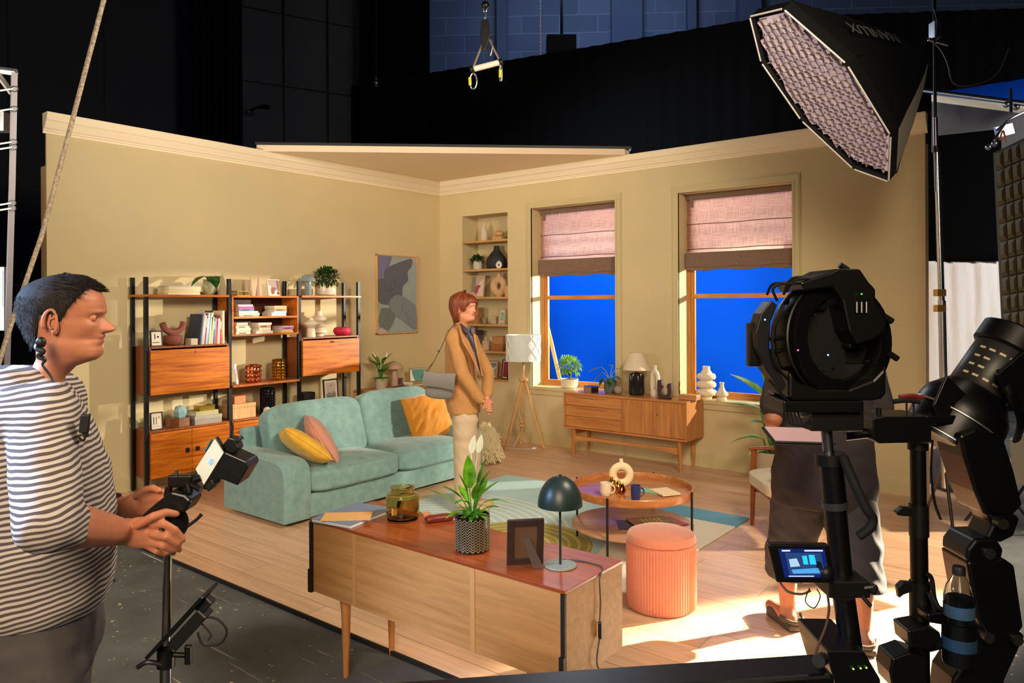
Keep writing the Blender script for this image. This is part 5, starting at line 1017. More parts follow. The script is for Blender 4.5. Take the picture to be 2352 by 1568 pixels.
# ------------------------------------------------------------------ on the coffee table
KZ = 0.011+0.3625
def tb(u, v): p = pz(u, v, KZ); return (p.x, p.y, KZ)
t = thing('ring_vase', 'cream ring vase standing on the coffee table tray', 'vase', tb(1427, 1117), YAW); donut(t, 0.057, 0.027, 0.013, 0.022, C((232, 206, 164), 0.7))
t = thing('vase', 'gold glass round vase between the white mug and the ring vase', 'vase', tb(1405, 1120)); MB().lathe([(0, 0), (0.022, 0), (0.036, 0.018), (0.037, 0.034), (0.026, 0.05), (0.011, 0.06), (0.01, 0.07), (0.014, 0.075), (0.01, 0.075), (0.007, 0.062), (0, 0.05)], 28).obj('body', C((228, 176, 84), 0.12, 0.9), t)
def pear(label, u, v, mt, s=1.0, tilt=0.0):
    o = T(MB().lathe([(0, 0), (0.018*s, 0.002*s), (0.029*s, 0.016*s), (0.027*s, 0.034*s), (0.015*s, 0.052*s), (0.009*s, 0.066*s), (0.004*s, 0.073*s), (0, 0.074*s)], 24).obj('pear_ornament', mt, loc=tb(u, v), rot=(0, tilt, 0)), label, 'ornament'); m = MB(); m.tube([V((0, 0, 0.072*s)), V((0.004, 0, 0.084*s))], 0.0018, 5); m.obj('stem', mt, o)
pear('gold pear ornament just behind the copper pear on the coffee table', 1421, 1124, C((214, 160, 60), 0.15, 1.0), 0.9)
pear('copper pear ornament leaning on the coffee table between the two mugs', 1427, 1134, C((198, 110, 56), 0.12, 1.0), 0.95, 0.15)
def mug(label, u, v, c, r, h, rz, belly=1.06):
    t = thing('mug', label, 'mug', tb(u, v), rz); MB().lathe([(0, 0), (r*0.75, 0), (r*0.85, 0.004), (r*belly, h*0.35), (r, h), (r-0.003, h), (r*0.94, h*0.4), (0, 0.008)], 32).obj('body', C(c, 0.3), t)
    MB().tube([V((r*0.97+0.024*sin(a), 0, h*0.52-0.026*cos(a))) for a in [pi*i/12 for i in range(13)]], 0.0045, 8).obj('handle', C(c, 0.3), t); return t
mug('white speckled mug on the coffee table with its handle to the right', 1391, 1137, (226, 208, 180), 0.036, 0.082, YAW-0.2)
mug('dark blue mug at the front of the coffee table tray', 1460, 1147, (48, 58, 104), 0.031, 0.09, YAW+0.1, 0.96)
for (tx, c, u, v, sx, sy, dz, rz) in (('mint green booklet under the cards on the coffee table', (128, 186, 166), 1496, 1128, .1, .14, .004, .9), ('cream patterned notebook lying on the coffee table', (232, 206, 166), 1527, 1132, .13, .17, .009, .35)):
    p = tb(u, v); book(tx, c, (p[0], p[1], KZ+(0.0045 if 'cream' in tx else 0)), (sx, sy, dz), (0, 0, rz+YAW), None, 'notebook' if 'cream' in tx else 'booklet')
LZ = 0.011+0.1515
M_mag = mat('magazine_cover', (112, 92, 62), 0.3, var=0.6, vs=14)
for i, (tx, u, v, rz, c) in enumerate((('dark magazine at the bottom of the fanned pile on the lower table shelf', 1466, 1206, -0.05, (44, 40, 44)), ('red-edged magazine in the middle of the fanned pile on the lower table shelf', 1522, 1203, 0.5, (150, 50, 52)), ('brown photo magazine on top of the fanned pile on the lower table shelf', 1494, 1201, 0.22, None))):
    p = pz(u, v, LZ); o = T(MB().box((0, 0, 0.002), (0.27, 0.2, 0.004)).obj('magazine', M_mag if c is None else C(c, 0.3), loc=(p.x, p.y, LZ+0.0044*i), rot=(0, 0, YAW+rz), smooth=False), tx, 'magazine', 'magazines on the lower table shelf')
    if c is None:
        m = MB()
        for k in range(5): m.bb((-0.11+0.028*k+0.06, -0.06, 0.004), (-0.11+0.028*k+0.074, 0.06, 0.0046))
        m.obj('cover_stripe', C((214, 170, 70), 0.4), o, smooth=False); m = MB()
        for k in range(5): m.bb((-0.125, -0.085+0.034*k, 0.004), (-0.085, -0.071+0.034*k, 0.0046))
        m.obj('masthead', C((196, 90, 70), 0.4), o, smooth=False)
# ------------------------------------------------------------------ on the foreground sideboard
GZ = FZ1
def fb(u, v, dz=0.0): p = pz(u, v, GZ+dz); return (p.x, p.y, GZ+dz)
book('grey ring folder lying at the left end of the foreground sideboard', (110, 126, 150), fb(812, 1186), (0.3, 0.22, 0.016), (0, 0, R(100)), None, 'folder', (206, 206, 204))
book('kraft notebook lying on the grey folder', (214, 164, 104), fb(798, 1187, 0.0165), (0.11, 0.21, 0.006), (0, 0, R(-48)), None, 'notebook')
p = fb(925, 1192); t = thing('glass_jar', 'wide amber glass jar on the foreground sideboard', 'jar', p)
M_amber = glassmat('amber_glass', (232, 214, 158), 0.01, 1.22)
MB().lathe([(0, 0), (0.06, 0), (0.07, 0.006), (0.073, 0.018), (0.073, 0.1), (0.068, 0.112), (0.056, 0.118), (0.052, 0.123), (0.052, 0.14), (0.054, 0.143), (0.0515, 0.143), (0.0495, 0.14), (0.0495, 0.121), (0.055, 0.115), (0.066, 0.109), (0.0705, 0.099), (0.0705, 0.02), (0.06, 0.01), (0.03, 0.012), (0, 0.02)], 48).obj('body', M_amber, t)
MB().box((0.02, -0.068, 0.05), (0.024, 0.002, 0.03), (0, 0, YAW-0.25)).obj('paper_label', C((190, 160, 96), 0.7), t, smooth=False)
m = MB(); m.lathe([(0, 0), (0.019, 0), (0.0195, 0.008), (0.02, 0.009), (0.02, 0.014), (0, 0.0145)], 28); T(m.obj('tin', C((226, 178, 150), 0.3, 0.5), loc=fb(979, 1184)), 'small round rose-gold tin beside the amber jar', 'tin')
p = fb(1010, 1196); t = thing('glasses_case', 'dark red glasses case on the foreground sideboard', 'case', p, YAW+0.42); m = MB(); m.pil((0, 0, 0.014), (0.135, 0.052, 0.028), 0.5, 10); m.obj('shell', C((110, 36, 34), 0.35), t); m = MB(); m.bb((-0.05, -0.0265, 0.0135), (0.05, 0.0265, 0.0145)); m.obj('seam', C((66, 20, 20), 0.6), t, smooth=False)
p = fb(1085, 1262); t = thing('potted_plant', 'peace lily in a black herringbone pot on the foreground sideboard', 'plant', p, YAW)
rr, hh = 0.067, 0.138
pot(t, [(0, 0), (rr-0.008, 0), (rr-0.002, 0.004), (rr, 0.012), (rr, hh), (rr-0.005, hh), (rr-0.006, 0.02), (0, 0.01)], C((22, 20, 18), 0.3), rr-0.007, hh-0.012, 48)
m = MB()
for k in range(40):
    a0 = 2*pi*k/40; sg = 1 if k % 2 else -1
    for i in range(12):
        z = 0.008+i*(hh-0.016)/12; a1 = a0-sg*0.072; a2 = a0+sg*0.072
        m.bar((rr*cos(a1)*1.002, rr*sin(a1)*1.002, z), (rr*cos(a2)*1.002, rr*sin(a2)*1.002, z+0.011), 0.002, 0.003)
m.obj('herringbone_relief', C((140, 124, 98), 0.45, 0.3), t, smooth=False)['kind'] = 'stuff'
random.seed(21); m = MB(); s = MB()
zz = hh-0.01
lv = [(-0.01, 0.0, 0.11, -0.05, 0.15, 1, 0.13, 0.052, 0.05), (0.02, 0, 0.1, 0.25, 0.1, 0.95, 0.14, 0.04, 0.1), (-0.02, 0.01, 0.09, -0.35, -0.1, 0.9, 0.09, 0.045, 0.1), (0.03, 0, 0.075, 0.75, 0.1, 0.7, 0.1, 0.035, 0.1), (-0.04, 0, 0.07, -0.8, 0.1, 0.65, 0.13, 0.026, 0.25), (-0.05, -0.01, 0.05, -0.9, -0.1, 0.55, 0.15, 0.024, 0.1), (0.01, -0.02, 0.07, 0.2, -0.3, 0.9, 0.09, 0.036, 0.1), (0.04, 0, 0.05, 0.9, -0.1, 0.4, 0.11, 0.03, 0.35), (-0.01, -0.03, 0.055, -0.5, -0.5, 0.6, 0.1, 0.035, 0.5), (0.04, -0.02, 0.03, 0.8, -0.3, 0.5, 0.08, 0.03, 0.3), (-0.03, -0.03, 0.02, -0.8, -0.4, 0.35, 0.08, 0.034, 0.5), (0.0, -0.03, 0.02, -0.1, -0.7, 0.5, 0.08, 0.03, 0.4), (0.02, 0.03, 0.06, 0.3, 0.5, 0.7, 0.11, 0.035, 0.2), (-0.02, 0.03, 0.05, -0.4, 0.6, 0.7, 0.1, 0.034, 0.2), (0.03, 0.02, 0.11, 0.5, 0.2, 0.85, 0.08, 0.03, 0.1)]
for ex, ey, ez, dx, dy, dz, L, wd, dr in lv: s.tube(spl([(ex*0.3, ey*0.3, zz), (ex*0.6, ey*0.6, zz+ez*0.6), (ex, ey, zz+ez)], 4), 0.0022, 5); leafm(m, (ex, ey, zz+ez), (dx, dy, dz), L, wd, dr, n=10, fold=0.3)
for i in range(16): a = 2*pi*i/16; leafm(m, (0.02*cos(a), 0.02*sin(a), zz), (cos(a), sin(a), 0.6+0.3*(i % 2)), random.uniform(0.05, 0.09), 0.024, 0.5, fold=0.3)
m.obj('foliage', leafmat('lily_leaf', (40, 96, 16), (104, 164, 36), 0.25), t, ang=80); s.obj('stems', M_leafm, t)
for (ex, ey, ez) in ((-0.005, 0.02, 0.27), (0.022, 0.03, 0.27)):
    f = MB(); f.tube(spl([(0, 0, zz), (ex*0.5, ey, zz+ez*0.6), (ex, ey, zz+ez)], 5), 0.0016, 5); leafm(f, (ex, ey, zz+ez-0.03), (0.2, 0, 1), 0.075, 0.028, 0.05, up=(0, -1, 0), fold=0.5); f.obj('flower', C((214, 220, 196), 0.6), t, ang=80)
p = fb(1205, 1293); t = thing('photo_frame', 'dark photo frame seen from behind on its easel stand', 'picture frame', p, YAW+pi+0.15); t.rotation_euler = Euler((R(-8), 0, YAW+pi+0.15)); M_fr = C((48, 34, 28), 0.5)
w_, h_ = 0.134, 0.172; m = MB(); m.bb((-w_/2, 0, 0), (-w_/2+0.026, 0.014, h_)); m.bb((w_/2-0.026, 0, 0), (w_/2, 0.014, h_)); m.bb((-w_/2+0.026, 0, 0), (w_/2-0.026, 0.014, 0.026)); m.bb((-w_/2+0.026, 0, h_-0.026), (w_/2-0.026, 0.014, h_)); m.obj('frame', M_fr, t, smooth=False, bev=0.002)
MB().bb((-w_/2+0.024, 0.004, 0.024), (w_/2-0.024, 0.010, h_-0.024)).obj('backing_board', C((92, 66, 44), 0.7), t, smooth=False)
m = MB(); m.loft([[V((-0.012, 0.0105, 0.105)), V((0.012, 0.0105, 0.105)), V((0.012, 0.013, 0.105)), V((-0.012, 0.013, 0.105))], [V((-0.06, 0.06, 0.010)), V((-0.02, 0.06, 0.010)), V((-0.02, 0.063, 0.010)), V((-0.06, 0.063, 0.010))]], True); m.obj('easel_back', C((72, 54, 40), 0.7), t, smooth=False)
p = fb(1287, 1299); t = thing('table_lamp', 'dark green dome lamp on a thin stem on the foreground sideboard', 'table lamp', p, YAW); M_dg = C((32, 44, 40), 0.38); M_dgl = C((122, 128, 118), 0.45)
MB().lathe([(0, 0), (0.058, 0), (0.06, 0.003), (0.058, 0.006), (0, 0.006)], 48).obj('base', M_dgl, t); m = MB(); m.cyl((0, 0, 0.006), (0, 0, 0.235), 0.0045, n=12); m.lathe([(0, 0.212), (0.011, 0.214), (0.012, 0.225), (0.006, 0.235), (0, 0.236)], 16); m.obj('stem', M_dg, t)
pr = [(0.081*cos(a), 0.218+0.108*sin(a)) for a in [pi/2*i/14 for i in range(15)]]; pr[-1] = (0.0, pr[-1][1]); MB().lathe(pr+[(0, 0.322)]+[(0.078*cos(a), 0.218+0.104*sin(a)) for a in [pi/2*(13-i)/14 for i in range(14)]]+[(0.081, 0.218)], 56).obj('dome_shade', M_dg, t)
MB().lathe([(0, 0.326), (0.006, 0.326), (0.005, 0.33), (0, 0.331)], 12).obj('finial', M_black, t)
inv = (Matrix.Translation(V(p)) @ Matrix.Rotation(YAW, 4, 'Z')).inverted()
wp = [fb(1292, 1284, 0.006), fb(1330, 1287, 0.003), fb(1370, 1296, 0.003), (FX1-0.01, pz(1388, 1308, GZ).y, GZ+0.004), (FX1+0.006, -4.62, GZ-0.02), (FX1+0.008, -4.618, GZ-0.1), (FX1+0.008, -4.625, GZ-0.17)]
MB().tube(spl([inv @ V(q) for q in wp], 6), 0.0026, 6).obj('cord', C((66, 60, 56), 0.6), t)
q0 = inv @ V((FX1+0.009, -4.625, GZ-0.195)); MB().box(q0, (0.012, 0.016, 0.058), (0, 0, 0)).obj('cord_switch', C((26, 26, 28), 0.4), t, smooth=False, bev=0.003)
wp = [(FX1+0.008, -4.625, GZ-0.22), (FX1+0.012, -4.65, GZ-0.3), (FX1+0.01, -4.6, GZ-0.38), (FX1+0.012, -4.62, GZ-0.5), (FX1+0.03, -4.64, 0.01)]
MB().tube(spl([inv @ V(q) for q in wp], 6), 0.0026, 6).obj('cord', C((66, 60, 56), 0.6), t)
# ------------------------------------------------------------------ people
def ipol(tab, z):
    if z <= tab[0][0]: return tab[0][1]
    for (a, p), (b, q) in zip(tab, tab[1:]):
        if z <= b:
            t = (z-a)/(b-a); t = t*t*(3-2*t) if False else t
            return p+(q-p)*t
    return tab[-1][1]
FRONT = [(-0.62, .10), (-0.2, .115), (-0.07, .17), (-0.02, .30), (0, .345), (.03, .385), (.07, .415), (.12, .42), (.165, .395), (.205, .42), (.225, .425), (.245, .41), (.268, .432), (.29, .432), (.325, .415), (.37, .41), (.44, .405), (.5, .398), (.54, .415), (.575, .43), (.64, .432), (.72, .415), (.8, .375), (.87, .31), (.93, .22), (.97, .13), (1, .0)]
BACK = [(-0.62, -.34), (-0.3, -.29), (-0.1, -.275), (.1, -.28), (.2, -.31), (.3, -.37), (.45, -.44), (.6, -.475), (.72, -.465), (.82, -.41), (.9, -.3), (.96, -.16), (1, -.0)]
WID = [(-0.62, .34), (-0.4, .23), (-0.15, .205), (-0.05, .21), (0, .225), (.06, .25), (.12, .265), (.2, .285), (.3, .305), (.42, .328), (.5, .335), (.6, .348), (.72, .35), (.82, .315), (.9, .24), (.96, .135), (1, .0)]
FSM = [(-0.62, .10), (-0.2, .115), (-0.07, .17), (-0.02, .27), (0, .33), (.04, .375), (.12, .405), (.3, .415), (.5, .41), (.6, .425), (.64, .432), (.72, .415), (.8, .375), (.87, .31), (.93, .22), (.97, .13), (1, .0)]
def G(x, s): return math.exp(-(x/s)**2)
def headpt(th, z, P, off=0.0):
    f, b, w_ = ipol(FRONT, z), ipol(BACK, z), ipol(WID, z)*P.get('wid', 1)
    c, s = cos(th), sin(th); fs_ = ipol(FSM, z); f = fs_+(f-fs_)*G(w_*s, .15); x0 = -0.03 if z > -0.05 else (f+b)/2
    a = f-x0 if c > 0 else x0-b
    e = 0.92 if (c > 0 and z > 0) else 1.0
    x = x0+a*math.copysign(abs(c)**e, c); y = w_*math.copysign(abs(s)**1.0, s)
    if z > 0.0 and c > 0:
        ay = abs(y)
        # nose
        if z > 0.3:
            t = min(max((0.545-z)/0.17, 0), 1); k_ = min(1, max(0, (z-0.318)/0.062)); pr = P.get('nose', .135)*(t**1.1)*(k_*(2-k_))**.5; sg = .036+.03*t
            x += pr*G(y, sg); x += 0.03*G(z-.355, .025)*G(ay-.055, .03)
        x -= 0.05*G(z-.495, .045)*G(ay-.15, .075)                     # sockets
        x += 0.022*G(z-.565, .03)*G(ay-.13, .1)                        # brow
        x += 0.02*G(z-.40, .06)*G(ay-.22, .07)                         # cheekbone
        x -= 0.016*G(z-.27, .07)*G(ay-.2, .06)
        x -= 0.05*max(0, min(1, (ay-.09)/.08))*G(z-.25, .05)*0.5       # mouth corners
        x += 0.012*G(z-.47, .012)*G(ay-.15, .06)                       # lower lid
        x += 0.014*G(z-.518, .012)*G(ay-.15, .06)                      # upper lid
    if -.02 < z < .4 and -.08 < x < .38: y += math.copysign(.032*P.get('jaw', 1)*G(z-(.17-.4*max(x, 0))-.0, .115)*min(1, (x+.08)/.12)*min(1, abs(y)/.12), y)
    if z < 0: x += P.get('lean', 0.25)*z
    p = V((x, y, z))
    if off:
        n = V(((x-x0)/max(a, .05)**1, y/max(w_, .05), (z-.55)*1.3)).normalized(); p += n*off
    return p
def head(m, P, H, M):
    N = 112; zs = []; z = -0.6
    while z < 1.0001:
        zs.append(min(z, 1.0)); z += 0.012 if 0 <= z < .62 else (0.04 if z < 0 else 0.02)
    zs[-1] = 0.998; n0 = len(m.v); ths = []
    for j in range(N):
        q = j/N*2-1; ths.append(pi*(0.78*q+0.22*q**3) if True else pi*q)
    vs = [M @ (headpt(t, z, P)*H) for z in zs for t in ths]; fs = []
    k = len(m.f); m.add(vs, [(i*N+j, i*N+(j+1) % N, (i+1)*N+(j+1) % N, (i+1)*N+j) for i in range(len(zs)-1) for j in range(N)])
    m.add([M @ (V((-.02, 0, 1.0))*H)]+[M @ (headpt(t, zs[-1], P)*H) for t in ths], [(0, 1+j, 1+(j+1) % N) for j in range(N)])
    for i in range(len(zs)-1):
        for j in range(N):
            zc = (zs[i]+zs[i+1])/2; p = headpt(ths[j], zc, P)
            if p.x > .3 and 0.205 < zc < 0.292 and abs(p.y) < .115-1.1*abs(zc-.247): m.m[k+i*N+j] = 3
    k0 = m.k
    for s in (-1, 1):
        c = V((.314, s*.15, .497)); m.k = 1; m.ell(M @ (c*H), H*.05, 16); m.k = k0
        for pv, am in ((V((.22, s*.32, 1)), 77), (V((.18, s*.32, -1)), 72)):
            lm_ = MB(); lm_.lathe([(sin(R(am*i/8)), cos(R(am*i/8))) for i in range(9)], 18); qm = pv.normalized().to_track_quat('Z', 'X').to_matrix(); m.add([M @ ((c+(qm @ p)*.0545)*H) for p in lm_.v], lm_.f)
        m.k = 2
        d = V((P.get('gaze', .95), s*0.12-0.0, 0)).normalized(); m.ell(M @ ((c+d*.034)*H), H*.0235, 12); m.k = k0
        # brow hairs and ear
        m.k = 4; m.tube([M @ (V((.40-.035*abs(t-.3)-.09*t*t, s*(.06+.17*t), .572+.022*sin(pi*t*.8)))*H) for t in [i/8 for i in range(9)]], [H*(.012-.006*abs(i-3)/5) for i in range(9)], 6); m.k = k0
        e = V((-.035, s*.345*P.get('wid', 1), .43))
        m.ell(M @ ((e+V((0, -s*.012, 0)))*H), (H*.066, H*.026, H*.135), 14, M.to_3x3().normalized() @ Euler((s*-.1, -.18, s*.32)).to_matrix())
        m.tube([M @ ((e+V((-.012+.078*cos(a)*(1 if cos(a) < 0 else .7), s*(.02+.022*max(0, -cos(a))), .02+.145*sin(a)-.01)))*H) for a in [R(-60)+R(-270)*i/14*-1 for i in range(15)]], H*.019, 8)
        m.tube([M @ ((e+V((0.0+.035*cos(a), s*.022, .0+.06*sin(a))))*H) for a in [R(60)+R(220)*i/10 for i in range(11)]], H*.014, 6)
        m.ell(M @ ((e+V((.022, s*.014, -.10)))*H), (H*.03, H*.02, H*.035), 10)
def scalp(m, P, H, M, line, off, lump=0.006, seed=0, z0=-.2):
    # hair shell over the skull above line(theta)
    N = 96; rows = 46; fo = []; fi = []
    for j in range(N+1):
        th = -pi+2*pi*j/N; zl = ipol(line, abs(th)); co = []; ci = []
        for i in range(rows+1):
            t = i/rows; z = zl+(0.9985-zl)*t**0.9; o_ = ipol(off, abs(th)) if isinstance(off, list) else off
            e = min(1, t*7)**.5; g = noise.noise(V((th*5+seed, z*2.2, seed)))*lump+noise.noise(V((th*22, z*3, seed)))*lump*.6
            g *= min(1, (1-t)*5); co.append(M @ (headpt(th, z, P, o_*(.35+.65*e)+g)*H)); ci.append(M @ (headpt(th, z, P, -.012)*H))
        fo.append(co); fi.append(ci)
    for j in range(N):
        for i in range(rows): m.add([fo[j][i], fo[j+1][i], fo[j+1][i+1], fo[j][i+1]], [(0, 1, 2, 3)])
        m.add([fo[j][0], fo[j+1][0], fi[j+1][0], fi[j][0]], [(0, 1, 2, 3)])
def skin(name, c, c2):
    m = mat(name, c, 0.5, var=0.06, vs=30, bump=0.06, bs=220, spec=0.4)
    p = m.node_tree.nodes['Principled BSDF']; p.inputs['Subsurface Weight'].default_value = 0.12; p.inputs['Subsurface Radius'].default_value = (0.02, 0.008, 0.005); return m
def finger(m, pts, r): limb(m, pts, [r, r*.95, r*.9, r*.78][:len(pts)], 10)
# ---------------- striped man, left
SKM = skin('skin_man', (176, 112, 82), None); E_w = C((206, 196, 186), 0.3); E_i = C((50, 40, 34), 0.2); LIPM = C((164, 88, 76), 0.5)
mloc = CF((100-1176)/FPX*1.9, 1.9, -0.02)
MR = YAW+R(24)
man = thing('person', 'person in a grey and white striped long-sleeved top working a handheld focus control', 'person', mloc, MR)
MI = (Matrix.Translation(mloc) @ Matrix.Rotation(MR, 4, 'Z')).inverted()
def ml(u, v, d): return MI @ pd(u, v, d)
HM = 0.216
hM = Matrix.Translation(ml(146, 830, 1.9)-V((0.0, 0, -0.006))) @ Matrix.Rotation(R(-7), 4, 'Z') @ Matrix.Rotation(R(2), 4, 'Y')
PM = {'wid': 1.0, 'nose': .135, 'lean': .42}
m = MB(); head(m, PM, HM, hM)
hd = m
# arms and hands grow in one remeshed skin, joined with the head into a single body mesh
a = MB(); el, wr = ml(108, 1200, 1.60), ml(284, 1222, 1.80); sh = V((0.03, -0.19, 1.36))
limb(a, [sh, el, el.lerp(wr, .35), el.lerp(wr, .75), wr], [.062, .05, .05, .039, .031], 14)
kn = ml(347, 1222, 1.82)
a.ell((wr+kn)/2+V((.008, 0, -.002)), (.052, .022, .04), 14, (0, R(6), 0)); a.ell(kn+V((0, 0, -.004)), (.026, .02, .042), 12)
for pts, r in (([(352, 1205, 1.80), (378, 1203, 1.79), (402, 1216, 1.80), (421, 1238, 1.82)], .0105), ([(352, 1226, 1.80), (382, 1232, 1.79), (405, 1247, 1.81), (412, 1262, 1.83)], .0108), ([(350, 1244, 1.81), (374, 1252, 1.80), (394, 1262, 1.82), (398, 1270, 1.85)], .0102), ([(344, 1256, 1.82), (360, 1266, 1.81), (376, 1272, 1.83), (382, 1274, 1.86)], .009), ([(318, 1204, 1.79), (352, 1186, 1.78), (380, 1176, 1.80), (405, 1180, 1.82)], .0118)):
    finger(a, [ml(*q) for q in pts], r)
w2, k2 = ml(268, 1168, 2.04), ml(335, 1152, 1.98); limb(a, [V((.0, .2, 1.36)), ml(120, 1180, 2.18), w2, ml(285, 1165, 2.02)], [.06, .048, .034, .03], 14)
a.ell((w2+k2)/2+V((.02, 0, 0)), (.055, .022, .036), 14, (0, R(-12), 0))
for pts in ([(330, 1138, 1.96), (362, 1128, 1.93), (388, 1132, 1.91), (398, 1146, 1.90)], [(332, 1152, 1.96), (366, 1146, 1.92), (388, 1154, 1.90), (394, 1168, 1.90)], [(330, 1166, 1.96), (362, 1166, 1.92), (382, 1174, 1.90), (386, 1186, 1.90)], [(322, 1176, 1.97), (350, 1182, 1.93), (366, 1190, 1.92), (370, 1196, 1.91)], [(312, 1140, 1.97), (334, 1124, 1.94), (352, 1120, 1.91), (366, 1126, 1.90)]): finger(a, [ml(*q) for q in pts], .0105)
limb(a, [V((-.03, -.09, .8)), V((-.02, -.1, .45)), V((-.03, -.1, .06))], [.09, .07, .045]); limb(a, [V((-.03, .09, .8)), V((-.02, .1, .45)), V((-.03, .1, .06))], [.09, .07, .045]); limb(a, [V((-.03, 0, .85)), V((-.05, 0, 1.26))], [.1, .1]); limb(a, [V((-.05, -.14, 1.33)), V((-.05, .14, 1.33))], [.055, .055])
bo = remeshed(a, 'tmpbody', SKM, 0.0042, it=5)
b = MB(); b.add([v.co for v in bo.data.vertices], [tuple(p.vertices) for p in bo.data.polygons]); bpy.data.objects.remove(bo)
n0 = len(b.v); b.v += hd.v; b.f += [tuple(i+n0 for i in f) for f in hd.f]; b.m += hd.m
M_hairm = mat('short_dark_hair', (26, 19, 14), 0.8, var=0.3, vs=60)
body = b.obj('body', [SKM, E_w, E_i, LIPM, M_hairm], man, ang=180)
m = MB(); line = [(0, .80), (.35, .815), (.62, .86), (.85, .80), (1.1, .72), (1.3, .60), (1.42, .46), (1.55, .44), (1.65, .55), (1.9, .52), (2.05, .34), (2.3, .2), (pi, .12)]
scalp(m, PM, HM, hM, line, [(0, .035), (.6, .03), (1.3, .018), (2, .03), (pi, .03)], .008, 3)
random.seed(5)
for i in range(2600):
    th = random.uniform(-pi, pi); zl = ipol(line, abs(th)); z = zl+(0.985-zl)*random.random()**.8; p = headpt(th, z, PM, .02)*HM; q = headpt(th*.97, z-.03 if z < .8 else z, PM, .05 if z > .78 else .034)*HM
    q = q+V((0.011 if z > .74 else -.004, random.uniform(-.004, .004), random.uniform(-.008, .0) if z < .74 else random.uniform(-.004, .001))); m.tube([hM @ p, hM @ q], [.0009, .0003], 3, cap=False)
m.obj('hair', M_hairm, man, ang=180, weld=True)
def m_stripe(nt, N, L, p):
    tc = N.new('ShaderNodeTexCoord'); sp = N.new('ShaderNodeSeparateXYZ'); L.new(tc.outputs['Object'], sp.inputs[0])
    n = N.new('ShaderNodeTexNoise'); n.inputs['Scale'].default_value = 7; L.new(tc.outputs['Object'], n.inputs['Vector'])
    def mth(op, a, b):
        x = N.new('ShaderNodeMath'); x.operation = op
        for i, q in enumerate((a, b)):
            if isinstance(q, (int, float)): x.inputs[i].default_value = q
            else: L.new(q, x.inputs[i])
        return x.outputs[0]
    z = mth('ADD', mth('ADD', sp.outputs[2], mth('MULTIPLY', sp.outputs[0], -0.14)), mth('MULTIPLY', n.outputs['Fac'], 0.03)); s = mth('SINE', mth('MULTIPLY', z, 2*pi/0.0135), 0)
    r = N.new('ShaderNodeValToRGB'); r.color_ramp.elements[0].position = 0.42; r.color_ramp.elements[1].position = 0.56; r.color_ramp.elements[0].color = lin((86, 76, 74)); r.color_ramp.elements[1].color = lin((186, 178, 172))
    L.new(mth('ADD', mth('MULTIPLY', s, 0.5), 0.5), r.inputs[0]); L.new(r.outputs[0], p.inputs['Base Color']); p.inputs['Roughness'].default_value = 0.9; p.inputs['Specular IOR Level'].default_value = 0.1
M_str = grad2('striped_jersey', m_stripe)
def wrink(p, n): return 0.006*noise.noise(V((p.x*9, p.y*9, p.z*16)))+0.004*noise.noise(V((p.x*22+p.z*18, p.y*20, p.z*10)))
def torso(rows, M=None, n=40):
    m = MB(); rings = []
    for z, xf, xb, w_, ex in rows:
        c = (xf+xb)/2; a_ = (xf-xb)/2; rings.append([V((c+a_*math.copysign(abs(cos(t))**ex, cos(t)), w_*math.copysign(abs(sin(t))**ex, sin(t)), z)) for t in [2*pi*j/n for j in range(n)]])
    return m.loft(rings, True)
t_ = torso([(.862, .142, -.2, .2, .9), (.9, .156, -.215, .215, .9), (1.0, .166, -.225, .22, .9), (1.1, .164, -.225, .22, .9), (1.2, .15, -.22, .22, .88), (1.28, .124, -.212, .222, .85), (1.35, .094, -.2, .215, .85), (1.4, .064, -.18, .18, .9), (1.435, .04, -.155, .115, 1), (1.465, .012, -.13, .09, 1)])
limb(t_, [V((-.03, -.17, 1.36)), sh, sh.lerp(el, .55), el, el.lerp(wr, .2)], [.075, .082, .07, .068, .058], 16)
limb(t_, [V((-.03, .17, 1.36)), V((0, .2, 1.36)), ml(120, 1180, 2.18), ml(175, 1172, 2.12)], [.075, .078, .065, .055], 16)
remeshed(t_, 'striped_top', M_str, 0.008, man, it=8, disp=wrink)
M_trm = mat('charcoal_trousers', (74, 68, 68), 0.9, var=0.15, vs=12)
t_ = torso([(.93, .12, -.19, .185, .9), (.8, .135, -.205, .205, .9), (.72, .12, -.2, .2, .9)])
limb(t_, [V((-.02, -.1, .8)), V((0, -.1, .45)), V((-.01, -.1, .06))], [.115, .1, .085]); limb(t_, [V((-.02, .1, .8)), V((0, .1, .45)), V((-.01, .1, .06))], [.115, .1, .085])
remeshed(t_, 'trousers', M_trm, 0.011, man, it=8, disp=lambda p, n: 1.6*wrink(p, n))
for s in (-1, 1): MB().pil((.05, s*.1, .045), (.28, .1, .09), .6, 8).obj('shoe', C((24, 22, 22), .7), man)
m = MB(); m.tube([ml(268, 1168, 2.04)+V((0, .036*cos(q), .036*sin(q))) for q in [2*pi*i/20 for i in range(21)]], 0.008, 6, flat=1.6); m.obj('wristband', M_black, man)
m = MB(); m.tube(spl([ml(92, 782, 1.80), ml(84, 800, 1.79), ml(100, 806, 1.79), ml(88, 818, 1.79), ml(104, 826, 1.79), ml(98, 838, 1.79), ml(116, 862, 1.79), ml(128, 882, 1.79)], 5), [.006]*20+[.0035]*16, 6); m.tube(spl([ml(128, 882, 1.79), ml(152, 920, 1.72), ml(162, 960, 1.71), ml(176, 995, 1.71), ml(192, 1012, 1.705), ml(198, 990, 1.705)], 5), .0022, 6); m.ell(ml(94, 786, 1.795), (.012, .008, .014), 10); m.obj('earpiece_cable', M_black, man)
MB().box(ml(195, 972, 1.70), (.02, .02, .042), (0, R(5), 0)).cyl(ml(196, 990, 1.70), ml(198, 1004, 1.70), .006).obj('clip_microphone', M_black, man, smooth=False, bev=.003)
